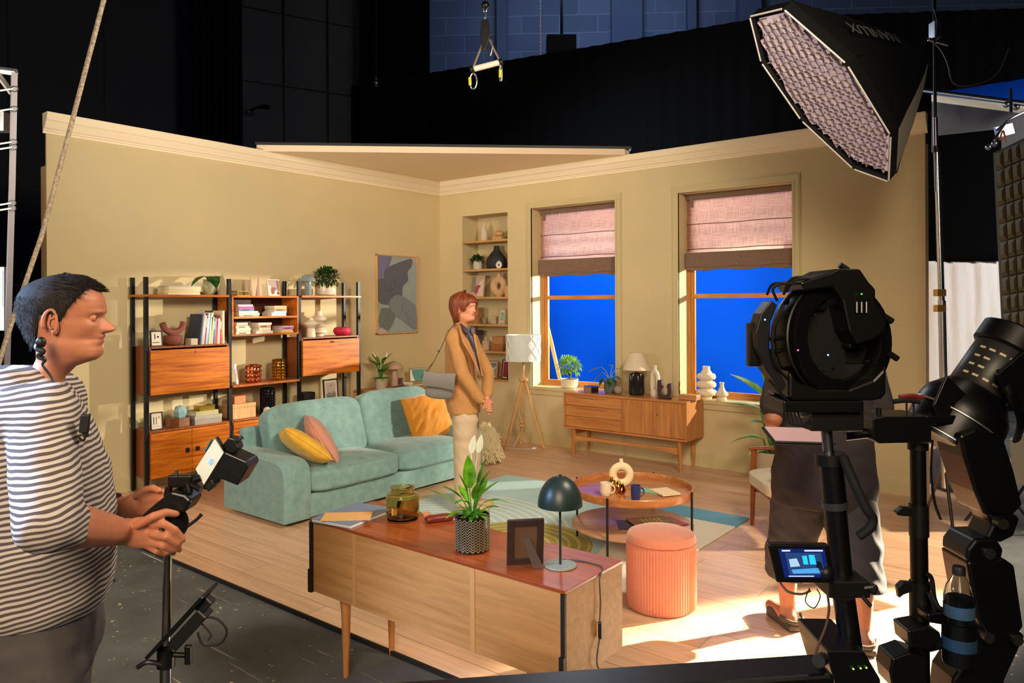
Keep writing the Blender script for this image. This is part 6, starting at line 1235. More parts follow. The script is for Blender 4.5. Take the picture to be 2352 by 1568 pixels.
# ---------------- woman
SKW = skin('skin_woman', (212, 146, 112), None); DW = 5.75
wloc = CF((1068-1176)/FPX*DW, DW, 0.0)
wo = thing('person', 'person with an auburn bob in a camel blazer and cream trousers standing by the sofa', 'person', wloc, YAW)
WI = (Matrix.Translation(wloc) @ Matrix.Rotation(YAW, 4, 'Z')).inverted()
def wl_(u, v, d): return WI @ pd(u, v, d)
HW = 0.212; hW = Matrix.Translation(wl_(1068, 737, DW)) @ Matrix.Rotation(R(-36), 4, 'Z')
PW = {'wid': .94, 'nose': .105, 'lean': .3, 'gaze': .95, 'jaw': .45}
m = MB(); head(m, PW, HW, hW); hd = m
a = MB(); S1, E1, R1 = wl_(1041, 772, 5.63), wl_(1062, 862, 5.58), wl_(1105, 920, 5.60); S2, E2, R2 = wl_(1083, 780, 5.9), wl_(1122, 858, 5.85), wl_(1118, 915, 5.68)
limb(a, [S1, E1, R1], [.045, .038, .026]); limb(a, [S2, E2, R2], [.045, .038, .026]); hc = wl_(1119, 932, 5.6)
a.ell(hc+V((-.012, 0, .012)), (.026, .024, .045), 12, (0, R(20), 0)); a.ell(hc+V((.014, .03, .01)), (.026, .022, .045), 12, (0, R(-14), 0))
for k in range(4):
    finger(a, [hc+V((-.01+.002*k, -.02, .012-.017*k+.012)), hc+V((.014, -.032, .006-.017*k+.012)), hc+V((.03, -.02, 0.0-.017*k+.012)), hc+V((.034, -.004, -.004-.017*k+.012))], .0078)
    finger(a, [hc+V((.02, .035, .0-.014*k)), hc+V((.03, .02, -.012-.014*k)), hc+V((.024, .0, -.02-.013*k)), hc+V((.012, -.012, -.024-.012*k))], .0075)
finger(a, [hc+V((-.004, -.02, .035)), hc+V((.018, -.034, .036)), hc+V((.034, -.03, .024))], .0082); finger(a, [hc+V((.018, .02, .04)), hc+V((.034, .0, .034)), hc+V((.036, -.016, .02))], .008)
for s, yy in ((-1, -.07), (1, .07)): limb(a, [V((-.01, yy, .85)), V((0, yy, .45)), V((-.015, yy, .07))], [.075, .055, .036])
limb(a, [V((-.02, 0, .85)), V((-.02, 0, 1.3))], [.1, .1]); limb(a, [S1+V((.02, .03, 0)), S2+V((-.02, -.03, 0))], [.05, .05])
bo = remeshed(a, 'tmpbody', SKW, 0.0034, it=3); b = MB(); b.add([v.co for v in bo.data.vertices], [tuple(p.vertices) for p in bo.data.polygons]); bpy.data.objects.remove(bo)
n0 = len(b.v); b.v += hd.v; b.f += [tuple(i+n0 for i in f) for f in hd.f]; b.m += hd.m
M_hairw = mat('auburn_hair', (122, 58, 32), 0.45, var=0.4, vs=40, stretch=(1, 1, .15)); body = b.obj('body', [SKW, C((230, 226, 220), .3), C((70, 80, 70), .2), C((198, 96, 92), .45), M_hairw], wo, ang=180)
m = MB(); line = [(0, .70), (.5, .67), (.72, .60), (.9, .46), (1.1, .36), (1.3, .38), (1.5, .56), (1.62, .2), (1.8, .03), (2.4, -.02), (pi, -.03)]
scalp(m, PW, HW, hW, line, [(0, .06), (.8, .05), (1.4, .05), (1.8, .12), (2.4, .16), (pi, .15)], .022, 8)
random.seed(9)
for i in range(520):
    th = random.uniform(-pi, pi)
    zl = ipol(line, abs(th)); pts = []; o0 = ipol([(0, .062), (.8, .052), (1.4, .05), (1.8, .12), (2.4, .16), (pi, .15)], abs(th))*random.uniform(.92, 1.1)
    for k in range(7): z = .93-(.93-zl+random.uniform(-.02, .03))*k/6; pts.append(hW @ (headpt(th+.05*sin(k+i), max(z, zl-.03), PW, o0*(.8+.22*min(1, k/3)))*HW))
    m.tube(pts, [.003]*6+[.001], 4, cap=False)
m.obj('hair', M_hairw, wo, ang=180, weld=True)
M_camel = mat('camel_wool', (182, 132, 78), 0.8, var=0.04, vs=14, sheen=0.1); M_shirtw = C((84, 74, 86), 0.55)
t_ = MB(); n = 36; rings = []
for z, xl, xr, w_ in ((.765, -.135, .115, .165), (.85, -.15, .115, .165), (.95, -.155, .1, .158), (1.05, -.155, .085, .15), (1.15, -.155, .09, .152), (1.25, -.155, .098, .16), (1.33, -.145, .09, .165), (1.39, -.115, .06, .14), (1.43, -.085, .025, .085), (1.455, -.07, -.005, .06)):
    c = (xl+xr)/2; a_ = (xr-xl)/2; rings.append([V((c+a_*math.copysign(abs(cos(t))**.9, cos(t)), w_*math.copysign(abs(sin(t))**.9, sin(t)), z)) for t in [2*pi*j/n for j in range(n)]])
t_.loft(rings, True)
limb(t_, [S1+V((.03, .04, .0)), S1, S1.lerp(E1, .5), E1, E1.lerp(R1, .55), E1.lerp(R1, .92)], [.062, .068, .058, .055, .05, .045], 16); limb(t_, [S2+V((-.03, -.04, 0)), S2, E2, E2.lerp(R2, .85)], [.055, .056, .05, .044], 16)
remeshed(t_, 'blazer', M_camel, 0.0075, wo, it=6, disp=lambda p, n: 0.005*noise.noise(V((p.x*14+p.z*6, p.y*14, p.z*9)))+0.004*noise.noise(V((p.x*30, p.y*30, p.z*12+p.x*20))))
def wpatch(pts, d, nm, mt, th=.006, par=wo):
    q = [wl_(u, v, dd if dd else d) for u, v, dd in pts]; n = len(q); o_ = V((0, th, 0)); MB().add(q+[p+o_ for p in q], [tuple(range(n)), tuple(range(2*n-1, n-1, -1))]+[(i, (i+1) % n, n+(i+1) % n, n+i) for i in range(n)]).obj(nm, mt, par, smooth=False, bev=.002)
f1 = 5.57
wpatch([(1055, 742, 5.63), (1068, 752, 5.6), (1080, 748, 5.62), (1088, 770, 5.6), (1094, 800, 5.58), (1102, 838, 5.585), (1106, 862, 5.6), (1100, 858, 5.59), (1088, 818, 5.565), (1072, 778, 5.575)], f1, 'shirt_front', M_shirtw, .02)
wpatch([(1056, 740, 5.645), (1066, 748, 5.585), (1076, 757, 5.57), (1078, 764, 5.565), (1070, 764, 5.56), (1061, 752, 5.60)], f1, 'shirt_collar', M_shirtw, .006); wpatch([(1084, 744, 5.62), (1089, 752, 5.59), (1092, 763, 5.58), (1084, 768, 5.57), (1081, 756, 5.58)], f1, 'shirt_collar', M_shirtw, .006)
wpatch([(1048, 741, 5.64), (1056, 744, 5.60), (1062, 764, 5.555), (1078, 786, 5.545), (1092, 822, 5.54), (1103, 862, 5.555), (1106, 873, 5.57), (1096, 848, 5.545), (1078, 812, 5.53), (1062, 786, 5.525), (1056, 766, 5.56)], f1, 'lapel', M_camel, .012)
wpatch([(1086, 762, 5.585), (1092, 768, 5.58), (1098, 800, 5.58), (1106, 840, 5.59), (1110, 866, 5.61), (1106, 862, 5.6), (1098, 822, 5.58), (1089, 782, 5.575)], f1, 'lapel', M_camel, .012)
M_cream2 = mat('cream_trousers', (198, 176, 146), 0.8, var=0.03)
t_ = torso([(.93, .06, -.1, .11, 1), (.85, .085, -.11, .13, .95), (.75, .1, -.11, .14, .95)], n=30)
for yy, x2 in ((-.075, .0), (.075, .035)): t_.tube([V((.0, yy*.9, .83)), V((.0, yy, .72)), V((x2, yy, .45)), V((x2, yy, .2)), V((x2, yy, .07))], [.075, .1, .086, .084, .084], 20)
remeshed(t_, 'trousers', M_cream2, 0.009, wo, it=6, disp=lambda p, n: wrink(p, n))
for yy, x2 in ((-.075, .03), (.075, .06)): MB().pil((x2+.03, yy, .035), (.24, .085, .07), .6, 8).obj('shoe', C((190, 160, 120), .6), wo)
m = MB(); m.tube([R1.lerp(hc, .3)+V((.004, .03*cos(q), .03*sin(q)+.004)) for q in [2*pi*i/16 for i in range(17)]], .004, 5); m.obj('bracelet', M_gold, wo)
m = MB(); m.ell(hW @ (V((-.03, -.36, .29))*HW), .005, 8); m.obj('earring', M_steel, wo)
# shoulder bag
bl = pd(1010, 905, 5.5); bg_ = thing('shoulder_bag', 'grey leather flap bag hanging from the shoulder of the person in the camel blazer', 'bag', bl, YAW)
BI = (Matrix.Translation(bl) @ Matrix.Rotation(YAW, 4, 'Z')).inverted()
def bp_(u, v, d): return BI @ pd(u, v, d)
M_lea = mat('grey_leather', (112, 110, 108), 0.45, bump=0.15, bs=160)
cush(MB(), bp_(1009, 893, 5.52), (.205, .05, .125), 12, (0, R(5), 0), .012, .003).obj('pouch', M_lea, bg_); m = MB(); rings = []
for i in range(13):
    t = i/12; u = 974+t*73; rings.append([bp_(u, 852+t*7+2*sin(t*4), 5.53), bp_(u, 852+t*7+2*sin(t*4), 5.475), bp_(u-3, 870+t*7, 5.462), bp_(u-4, 886+t*11-2*sin(t*3.1), 5.47), bp_(u-4, 886+t*11-2*sin(t*3.1), 5.478), bp_(u-3, 870+t*7, 5.475)])
m.loft(rings, True).obj('flap', M_lea, bg_, ang=50)
m = MB(); m.tube(spl([bp_(978, 860, 5.5), bp_(992, 838, 5.5), bp_(1012, 800, 5.52), bp_(1030, 762, 5.54), bp_(1041, 748, 5.6), bp_(1050, 746, 5.72)], 5), .005, 6, flat=.5); m.tube(spl([bp_(966, 868, 5.5), bp_(980, 850, 5.5), bp_(996, 832, 5.5)], 5), .005, 6, flat=.5); m.ell(bp_(1008, 806, 5.5), .009, 8); m.obj('strap', C((60, 52, 44), .5), bg_)
# ---------------- crew member from behind
DC = 3.6; cl_ = CF((1890-1176)/FPX*DC, DC, 0.0)
cr = thing('person', 'person seen from behind in a dark T-shirt, long shorts and clogs beside the camera head', 'person', cl_, YAW)
CI = (Matrix.Translation(cl_) @ Matrix.Rotation(YAW, 4, 'Z')).inverted()
def cw(u, v, d): return CI @ pd(u, v, d)
a = MB(); e1 = cw(1775, 962, 3.5); 
limb(a, [V((-.19, 0, 1.32)), e1, e1+V((.06, .2, .02)), e1+V((.1, .27, .03))], [.05, .045, .036, .03]); limb(a, [V((.19, 0, 1.32)), V((.27, -.02, 1.06)), V((.2, .22, 1.06)), V((.16, .28, 1.07))], [.05, .045, .036, .03])
for c_, s in ((e1+V((.12, .33, .03)), 1), (V((.13, .34, 1.08)), -1)):
    a.ell(c_, (.04, .05, .02), 12)
    for k in range(4): finger(a, [c_+V((s*.03, .03-.018*k, .0)), c_+V((s*.05, .035-.018*k, .012)), c_+V((s*.065, .035-.018*k, .004)), c_+V((s*.07, .03-.018*k, -.01))], .0085)
    finger(a, [c_+V((0, -.03, .01)), c_+V((s*.025, -.045, .024)), c_+V((s*.045, -.04, .026))], .0095)
F1, F2 = V((-.145, .09, .0)), V((.105, -.17, .0))
for hx_, F in ((-.1, F1), (.1, F2)): limb(a, [V((hx_, 0, .82)), V(((hx_+F.x)/2, F.y*.5+.02, .46)), F+V((0, 0, .3)), F+V((0, 0.0, .09)), F+V((0, -.03, .05))], [.09, .062, .055, .036, .036]); limb(a, [F+V((0, -.03, .05)), F+V((-.03 if hx_ < 0 else .03, .14, .04))], [.038, .034])
limb(a, [V((0, 0, .85)), V((0, 0, 1.35))], [.13, .12]); limb(a, [V((-.15, 0, 1.33)), V((.15, 0, 1.33))], [.05, .05])
bo = remeshed(a, 'tmpbody', SKM, 0.0062, it=4); b = MB(); b.add([v.co for v in bo.data.vertices], [tuple(p.vertices) for p in bo.data.polygons]); bpy.data.objects.remove(bo)
hC = Matrix.Translation(V((0, .02, 1.47))) @ Matrix.Rotation(R(90), 4, 'Z'); PC = {'lean': .3}; m = MB(); head(m, PC, .21, hC); n0 = len(b.v); b.v += m.v; b.f += [tuple(i+n0 for i in f) for f in m.f]; b.m += m.m
b.obj('body', [SKM, E_w, E_i, LIPM, M_hairm], cr, ang=180); m = MB(); scalp(m, PC, .21, hC, [(0, .8), (.7, .82), (1.3, .55), (1.5, .45), (1.7, .5), (2, .3), (pi, .1)], .04, .01, 2); m.obj('hair', M_hairm, cr, ang=180, weld=True)
M_tee = mat('charcoal_tee', (58, 50, 52), 0.9, var=0.05); n = 40
t_ = MB(); rings = []
for z, w_, dp in ((.63, .245, .16), (.72, .25, .165), (.85, .235, .15), (1.0, .225, .14), (1.15, .225, .14), (1.28, .22, .135), (1.37, .19, .11), (1.43, .11, .08)): rings.append([V((w_*math.copysign(abs(cos(t))**.85, cos(t)), dp*math.copysign(abs(sin(t))**.85, sin(t)), z)) for t in [2*pi*j/n for j in range(n)]])
t_.loft(rings, True); limb(t_, [V((-.12, 0, 1.37)), V((-.19, -.01, 1.33)), V((-.19, 0, 1.33)).lerp(e1, .8)], [.07, .08, .07]); limb(t_, [V((.12, 0, 1.37)), V((.19, -.01, 1.33)), V((.26, -.02, 1.1))], [.07, .08, .07])
remeshed(t_, 't_shirt', M_tee, 0.009, cr, it=7, disp=lambda p, n: 1.0*wrink(p, n))
M_sho = mat('charcoal_shorts', (62, 58, 60), 0.9, var=0.06)
t_ = MB(); t_.ell((0, 0, .72), (.2, .14, .12), 20)
for hx_, F in ((-.11, F1), (.11, F2)): t_.tube([V((hx_, 0, .78)), V((hx_, 0, .7)), V(((hx_+F.x)/2, F.y*.5, .5)), V((F.x, F.y*.75, .35)), V((F.x*1.0, F.y*.85, .26))], [.12, .13, .118, .112, .112], 20)
remeshed(t_, 'shorts', M_sho, 0.01, cr, it=6, disp=lambda p, n: 1.6*wrink(p, n))
M_clog = C((74, 66, 56), .8)
for F, rz_ in ((F1, R(12)), (F2, R(-12))):
    t_ = MB(); t_.ell((0, .06, .035), (.052, .1, .036), 16); t_.ell((0, -.055, .024), (.045, .05, .024), 14); t_.box((0, .015, .016), (.085, .21, .03)); o_ = remeshed(t_, 'clog', M_clog, 0.006, cr, loc=F+V((0, .01, -.001)), rot=(0, 0, rz_), it=4)
    MB().tube([V((.055*cos(q), -.03-.07*abs(sin(q)), .06+.012*sin(q))) for q in [pi+pi*i/12 for i in range(13)]], .007, 6, flat=1.5).obj('heel_strap', M_clog, o_)
t0 = thing('tablet', 'tablet held flat in front of the crew member seen from behind', 'tablet', cw(1850, 1003, 3.3) and pd(1832, 1001, 3.32), YAW); MB().box((0, 0, 0), (.27, .17, .012), (R(14), R(2), 0)).obj('case', M_black, t0, smooth=False, bev=.004); MB().box((0, -.002, .0075), (.25, .15, .002), (R(14), R(2), 0)).obj('screen', mat('tablet_screen', (150, 120, 110), .2, emit=(190, 150, 150), es=.5), t0, smooth=False)
# ------------------------------------------------------------------ film equipment
M_bk = C((9, 9, 10), 0.36); M_bk2 = C((14, 14, 16), 0.45); M_al = C((150, 152, 158), 0.32, 1.0); M_alb = C((190, 190, 194), 0.4, 0.9)
class Rig:
    # a thing with its base at a point of the studio; p() gives a local point
    def __init__(s, name, label, cat, base, rz=YAW, group=None):
        s.t = thing(name, label, cat, base, rz, group); s.I = (Matrix.Translation(V(base)) @ Matrix.Rotation(rz, 4, 'Z')).inverted()
    def p(s, u, v, d): return s.I @ pd(u, v, d)
    def tube(s, nm, mt, pts, r, n=10, smooth=6, par=None, **k):
        q = [s.p(*a) for a in pts]; q = spl(q, smooth) if smooth and len(q) > 2 else q
        return MB().tube(q, r, n, **k).obj(nm, mt, par or s.t)
    def poly(s, nm, mt, uv, d0, d1, par=None, bev=0.003, smooth=False):
        # solid between two depths with an outline; walls run straight back
        a = [s.p(u, v, d0) for u, v in uv]; b = [p+V((0, d1-d0, 0)) for p in a]; n = len(a)
        return MB().add(a+b, [tuple(range(n)), tuple(range(2*n-1, n-1, -1))]+[(i, (i+1) % n, n+(i+1) % n, n+i) for i in range(n)]).obj(nm, mt, par or s.t, smooth=smooth, bev=bev)
    def box(s, nm, mt, u0, v0, u1, v1, d, t, par=None, bev=0.004, rot=None):
        a = s.p(u0, v0, d); b = s.p(u1, v1, d); c = (a+b)/2+V((0, t/2, 0)); return MB().box(c, (abs(b.x-a.x), t, abs(a.z-b.z)), rot).obj(nm, mt, par or s.t, smooth=False, bev=bev)
def text(s_, size, mt, par, M, nm='lettering', ext=0.0006):
    cu = bpy.data.curves.new('txt', 'FONT'); cu.body = s_; cu.size = size; cu.extrude = ext; cu.align_x = 'CENTER'; cu.align_y = 'CENTER'; cu.resolution_u = 3
    o = bpy.data.objects.new('txt', cu); COL.objects.link(o); dg = bpy.context.evaluated_depsgraph_get(); dg.update(); me = bpy.data.meshes.new_from_object(o.evaluated_get(dg)); bpy.data.objects.remove(o)
    me.name = nm; me.materials.clear(); me.materials.append(mt); o = bpy.data.objects.new(nm, me); COL.objects.link(o); o.parent = par; o.matrix_local = M; return o
# --- remote camera head on its column
D = 2.2
h = Rig('camera_head', 'black stabilised remote camera head with a round cradle in front of the crew member', 'camera', pd(1900, 960, D))
c = h.p(1908, 780, D); ax_ = V((0.28, -0.93, 0.08)).normalized(); q_ = ax_.to_track_quat('Z', 'X').to_matrix().to_4x4(); Mr = Matrix.Translation(c) @ q_
m = MB(); m.M = Mr; m.lathe([(.128, -.06), (.166, -.06), (.172, -.05), (.172, .05), (.166, .06), (.128, .06), (.122, .05), (.122, -.05), (.128, -.06)], 48); m.obj('cradle_ring', M_bk, h.t)
m = MB(); m.M = Mr
for z in (-.035, .03): m.lathe([(.171, z-.004), (.176, z), (.171, z+.004)], 48)
m.obj('ring_rib', M_bk2, h.t)
h.poly('motor_housing', M_bk, [(1838, 648), (1906, 626), (1924, 617), (1976, 617), (1997, 648), (2012, 664), (2012, 692), (2040, 738), (2034, 762), (2010, 780), (1970, 792), (1950, 760), (1935, 690), (1915, 660), (1850, 668)], 2.10, 2.3, bev=.006)
h.poly('base_block', M_bk, [(1812, 850), (1840, 880), (1880, 893), (1950, 893), (2005, 872), (2036, 840), (2037, 905), (2026, 916), (2005, 921), (1826, 921), (1812, 914)], 2.1, 2.3, bev=.008)
cb = h.box('camera_body', M_bk2, 1826, 704, 1945, 842, 2.2, .12); h.box('card_door', C((60, 48, 44), .5), 1829, 760, 1847, 812, 2.19, .01, cb); h.box('label', C((150, 110, 80), .6), 1833, 774, 1845, 786, 2.186, .004, cb, 0)
h.box('circuit_housing', M_bk2, 1846, 836, 2000, 872, 2.2, .1); h.box('circuit_housing', M_bk, 1940, 740, 2010, 840, 2.22, .08); h.box('viewfinder', M_bk, 1848, 684, 1900, 712, 2.17, .09)
for u, v in ((1842, 840), (1856, 846), (1850, 858), (1890, 852), (1912, 846), (1826, 742), (1868, 724), (1934, 756), (1990, 830), (1838, 700)): m = MB(); p = h.p(u, v, 2.145); m.cyl(p, p+V((.003, -.008, .002)), .004, n=8); m.obj('metal_glint', M_al, h.t)  # small bright metal bits scattered over the head to stand for glints
h.box('lens_motor', M_bk, 1950, 700, 1985, 800, 2.15, .08); 
for u in (1968, 1979, 1990): h.tube('cable_plug', M_al, [(u, 693, 2.09), (u, 718, 2.09)], .004, 8, 0)
for u, v, cc in ((1833, 804, (255, 70, 120)), (1902, 815, (120, 150, 255)), (1979, 675, (40, 150, 70)), (1757, 734, (90, 170, 255))): m = MB(); m.ell(h.p(u, v, 2.085 if u != 1757 else 2.06), .0028, 8); m.obj('status_light', mat('led_%d' % u, cc, .3, emit=cc, es=3.0), h.t)
sm = h.box('side_monitor', M_bk, 1720, 741, 1752, 842, 2.12, .03); h.tube('mount_rod', M_bk2, [(1745, 778, 2.14), (1790, 776, 2.16)], .007, 10, 0); h.tube('mount_rod', M_bk2, [(1745, 806, 2.14), (1790, 806, 2.16)], .007, 10, 0)
for pts in ([(1762, 676, 2.15), (1776, 652, 2.12), (1820, 651, 2.1), (1850, 650, 2.12)], [(1800, 676, 2.12), (1812, 646, 2.1), (1832, 636, 2.1), (1880, 640, 2.12)], [(1806, 670, 2.12), (1822, 645, 2.1), (1850, 640, 2.1), (1890, 642, 2.13)], [(1785, 690, 2.12), (1775, 664, 2.1), (1790, 652, 2.1)], [(1766, 872, 2.12), (1790, 900, 2.1), (1815, 925, 2.12)], [(1800, 700, 2.06), (1775, 760, 2.04), (1780, 830, 2.05), (1808, 870, 2.1)]): h.tube('cable', M_rubber, pts, .004, 6, 6)
for u, v in ((2040, 732), (2052, 818), (1938, 614), (1762, 702)): m = MB(); p = h.p(u, v, 2.16); m.cyl(p+V((-.012, 0, .008)), p+V((.012, 0, -.008)), .009, n=10); m.obj('knob', M_bk2, h.t)
h.poly('side_plate', M_bk2, [(1735, 765), (1748, 720), (1772, 690), (1786, 700), (1770, 740), (1768, 800), (1790, 850), (1806, 885), (1796, 900), (1760, 850), (1738, 800)], 2.08, 2.15)
col = Rig('camera_column', 'thick black column carrying the remote camera head, with a curved pan handle', 'camera support', pd(1960, 1540, D))
col.box('head_plate', M_bk, 1800, 921, 1985, 948, 2.1, .16); col.box('mount_block', M_bk2, 1862, 945, 1985, 990, 2.13, .1); col.box('quick_release', M_al, 1838, 940, 1868, 958, 2.12, .06)
for k in range(5): col.tube('cable', M_rubber, [(1800+8*k, 946, 2.12), (1806+10*k, 968+3*k, 2.09), (1838+6*k, 978, 2.08), (1862, 962+4*k, 2.1)], .003, 6)
col.tube('inner_post', M_al, [(1898, 985, D), (1904, 1046, D)], .016, 16, 0); col.tube('collar', M_bk2, [(1906, 1040, D), (1908, 1066, D)], .043, 20, 0); col.tube('outer_tube', M_bk, [(1909, 1062, D), (1919, 1160, D)], .034, 20, 0); col.tube('clamp_ring', C((70, 72, 74), .4, .5), [(1917, 1150, D), (1919, 1166, D)], .037, 20, 0)
col.tube('lower_tube', M_bk, [(1918, 1160, D), (1936, 1346, D)], .032, 20, 0); col.box('bracket', M_bk2, 1905, 1336, 2000, 1374, 2.12, .14); col.tube('bracket_lever', M_bk2, [(1985, 1350, 2.12), (2010, 1348, 2.11), (2004, 1362, 2.1)], .008, 8); col.tube('bracket_lever', M_bk2, [(1980, 1368, 2.12), (2000, 1392, 2.11)], .006, 8, 0)
col.tube('foot_tube', M_bk, [(1938, 1370, D), (1958, 1508, D)], .032, 20, 0); bb_ = col.poly('control_box', M_bk, [(1900, 1495), (1985, 1496), (2022, 1560), (2030, 1640), (1940, 1640), (1906, 1530)], 2.08, 2.3)
for u in (1960, 1977, 1990): m = MB(); m.ell(col.p(u, 1536-(u-1960)*.1, 2.075), .0026, 8); m.obj('status_light', mat('green_led_%d' % u, (150, 220, 60), .3, emit=(150, 230, 60), es=3), col.t)
col.tube('pan_handle', M_rubber, [(1937, 1050, 2.14), (1958, 1100, 2.1), (1988, 1165, 2.08), (2004, 1190, 2.08), (1998, 1212, 2.08), (1972, 1232, 2.08)], .0135, 10)
mo = Rig('monitor', 'small camera monitor on the column showing a blue live picture of the room', 'monitor', pd(1835, 1340, 2.12))
sc = [(1764, 1250), (1906, 1252), (1918, 1340), (1785, 1338)]; b_ = mo.poly('body', M_bk, sc, 2.1, 2.13, bev=.004); mo.poly('screen', mat('lit_screen', (10, 16, 40), .25, emit=(16, 36, 110), es=.9), [(1788, 1260), (1894, 1261), (1905, 1326), (1803, 1326)], 2.098, 2.1, bev=0)
for uv, cc in (([(1803, 1269), (1886, 1270), (1895, 1320), (1814, 1319)], (30, 60, 110)), ([(1842, 1276), (1853, 1276), (1857, 1296), (1846, 1296)], (40, 190, 235)), ([(1857, 1274), (1870, 1274), (1876, 1296), (1861, 1296)], (40, 190, 235)), ([(1812, 1284), (1830, 1282), (1838, 1300), (1816, 1302)], (150, 190, 220)), ([(1818, 1308), (1880, 1304), (1884, 1316), (1822, 1317)], (70, 150, 220)), ([(1874, 1288), (1886, 1290), (1892, 1310), (1876, 1308)], (10, 20, 40)), ([(1796, 1263), (1815, 1263), (1815, 1266), (1796, 1266)], (200, 215, 235)), ([(1848, 1263), (1890, 1263), (1890, 1266), (1848, 1266)], (200, 215, 235)), ([(1812, 1322), (1870, 1322), (1870, 1324), (1812, 1324)], (190, 205, 230))): mo.poly('screen_picture', mat('screen_%d_%d' % (uv[0][0], uv[0][1]), cc, .4, emit=cc, es=.7), uv, 2.0965-(.0006 if cc != (30, 60, 110) else 0), 2.0975, b_, bev=0)
m = MB(); m.ell(mo.p(1896, 1314, 2.11), .024, 18); m.obj('ball_mount', M_bk2, mo.t); mo.tube('cable', C((90, 66, 50), .6), [(1792, 1338, 2.12), (1810, 1358, 2.1), (1840, 1364, 2.1), (1862, 1356, 2.1)], .0035, 6); mo.tube('cable', M_rubber, [(1860, 1350, 2.1), (1850, 1380, 2.09), (1870, 1396, 2.09), (1884, 1370, 2.09), (1876, 1352, 2.1)], .0018, 5); mo.tube('cable', C((84, 56, 46), .6), [(1900, 1360, 2.1), (1904, 1400, 2.1), (1896, 1440, 2.1), (1880, 1480, 2.1), (1870, 1515, 2.1)], .0035, 6)
# --- second stand with rail arm
r = Rig('support_arm', 'flat black rail arm between the camera head and the second pole', 'camera support', pd(2110, 1020, 2.28)); r.poly('rail', M_bk, [(2005, 962), (2035, 956), (2130, 956), (2140, 985), (2140, 1016), (2020, 1019), (2005, 1010)], 2.2, 2.34); r.poly('extension', M_bk, [(2128, 955), (2262, 953), (2272, 962), (2264, 974), (2130, 976)], 2.24, 2.3); r.tube('pin', M_bk2, [(2018, 964, 2.25), (2018, 936, 2.25)], .008, 10, 0); r.tube('pin', M_bk2, [(2256, 958, 2.26), (2256, 928, 2.26)], .009, 10, 0); r.tube('pivot_bar', M_bk, [(1940, 1000, 2.25), (2010, 992, 2.25)], .016, 10, 0); r.tube('strap', M_rubber, [(2142, 1010, 2.26), (2139, 1080, 2.26), (2146, 1150, 2.26), (2160, 1192, 2.26)], [.006]*10+[.008]*9, 6, flat=.4)
for (u0, u1, v, us, ve, mt, tx) in ((2052, 2112, 921, 2082, 985, M_rubber, 'black-handled T-shaped hex key, front one of the two stuck in the rail arm'), (2066, 2120, 911, 2098, 1060, C((120, 36, 36), .45), 'red-handled T-shaped hex key behind the black one on the rail arm')):
    k = Rig('hex_key', tx, 'hex key', pd(us, v, 2.235 if u0 == 2052 else 2.25)); d_ = 2.235 if u0 == 2052 else 2.25
    k.tube('handle', mt, [(u0, v+1, d_), ((u0+u1)/2, v-2, d_), (u1, v+2, d_)], .0075, 10); k.tube('shaft', M_bk2, [(us, v, d_), (us+.5, min(ve, 956), d_)], .0028, 6, 0)
pl = Rig('stand', 'second black telescopic stand to the right of the camera column', 'stand', pd(2112, 1560, 2.28))
pl.tube('upper_tube', M_bk, [(2108, 1018, 2.28), (2110, 1165, 2.28)], .0225, 18, 0); pl.tube('collar', M_bk2, [(2108, 1016, 2.28), (2108, 1032, 2.28)], .029, 18, 0); pl.tube('collar', M_bk2, [(2110, 1158, 2.28), (2111, 1230, 2.28)], .028, 18, 0); pl.tube('middle_tube', M_bk, [(2110, 1225, 2.28), (2112, 1345, 2.28)], .025, 18, 0); pl.tube('collar', M_bk2, [(2112, 1335, 2.28), (2113, 1420, 2.28)], .0295, 18, 0); pl.tube('lower_tube', M_bk, [(2112, 1410, 2.28), (2115, 1720, 2.28)], .027, 18, 0)
for u, v, w2 in ((2078, 1178, 20), (2080, 1350, 18)): pl.poly('clamp_lever', M_bk2, [(u-w2, v-2), (u-6, v-14), (u+16, v-12), (u+18, v+8), (u-4, v+16 if v > 1300 else v+8), (u-w2+4, v+(24 if v > 1300 else 6))], 2.24, 2.26)
# --- fresnel lamp on the right and its articulated arm
lm = Rig('studio_lamp', 'black studio fresnel lamp with a vented silver body, tilted down at the right edge', 'lamp', pd(2250, 990, 2.35))
def alamp(u0, v0, u1, v1, d): return lm.p(u0, v0, d), lm.p(u1, v1, d)
a_, b_ = alamp(2205, 955, 2335, 770, 2.35); m = MB(); m.tube([a_.lerp(b_, t) for t in (-.35, -.34, .0, .12, .28, .3)], [.11, .125, .135, .13, .095, .09], 32); m.obj('lens_housing', M_bk, lm.t)
m = MB(); m.tube([a_.lerp(b_, t) for t in (.3, .32, .78, .8)], [.084, .088, .088, .084], 32); vb = m.obj('vented_body', C((62, 62, 60), .4, .4), lm.t); m = MB(); m.tube([a_.lerp(b_, t) for t in (.79, .81, 1.0, 1.04)], [.094, .1, .1, .075], 32); m.obj('rear_cap', M_bk2, lm.t)
dir_ = (b_-a_).normalized(); xx = dir_.cross(V((0, 1, 0))).normalized(); yy = dir_.cross(xx); m = MB()
for i in range(11):
    for k in range(4):
        an = R(20+i*20)+0; n_ = (xx*cos(an)+yy*sin(an)); p = a_.lerp(b_, .38+.1*k)+n_*.0882
        if n_.y < .2 and not (n_.y < -.7 and k in (1, 2)): m.bar(p-dir_.cross(n_)*.009, p+dir_.cross(n_)*.009, .007, .001, n_)
m.obj('vent_slot', C((226, 212, 170), .5), vb, smooth=False)
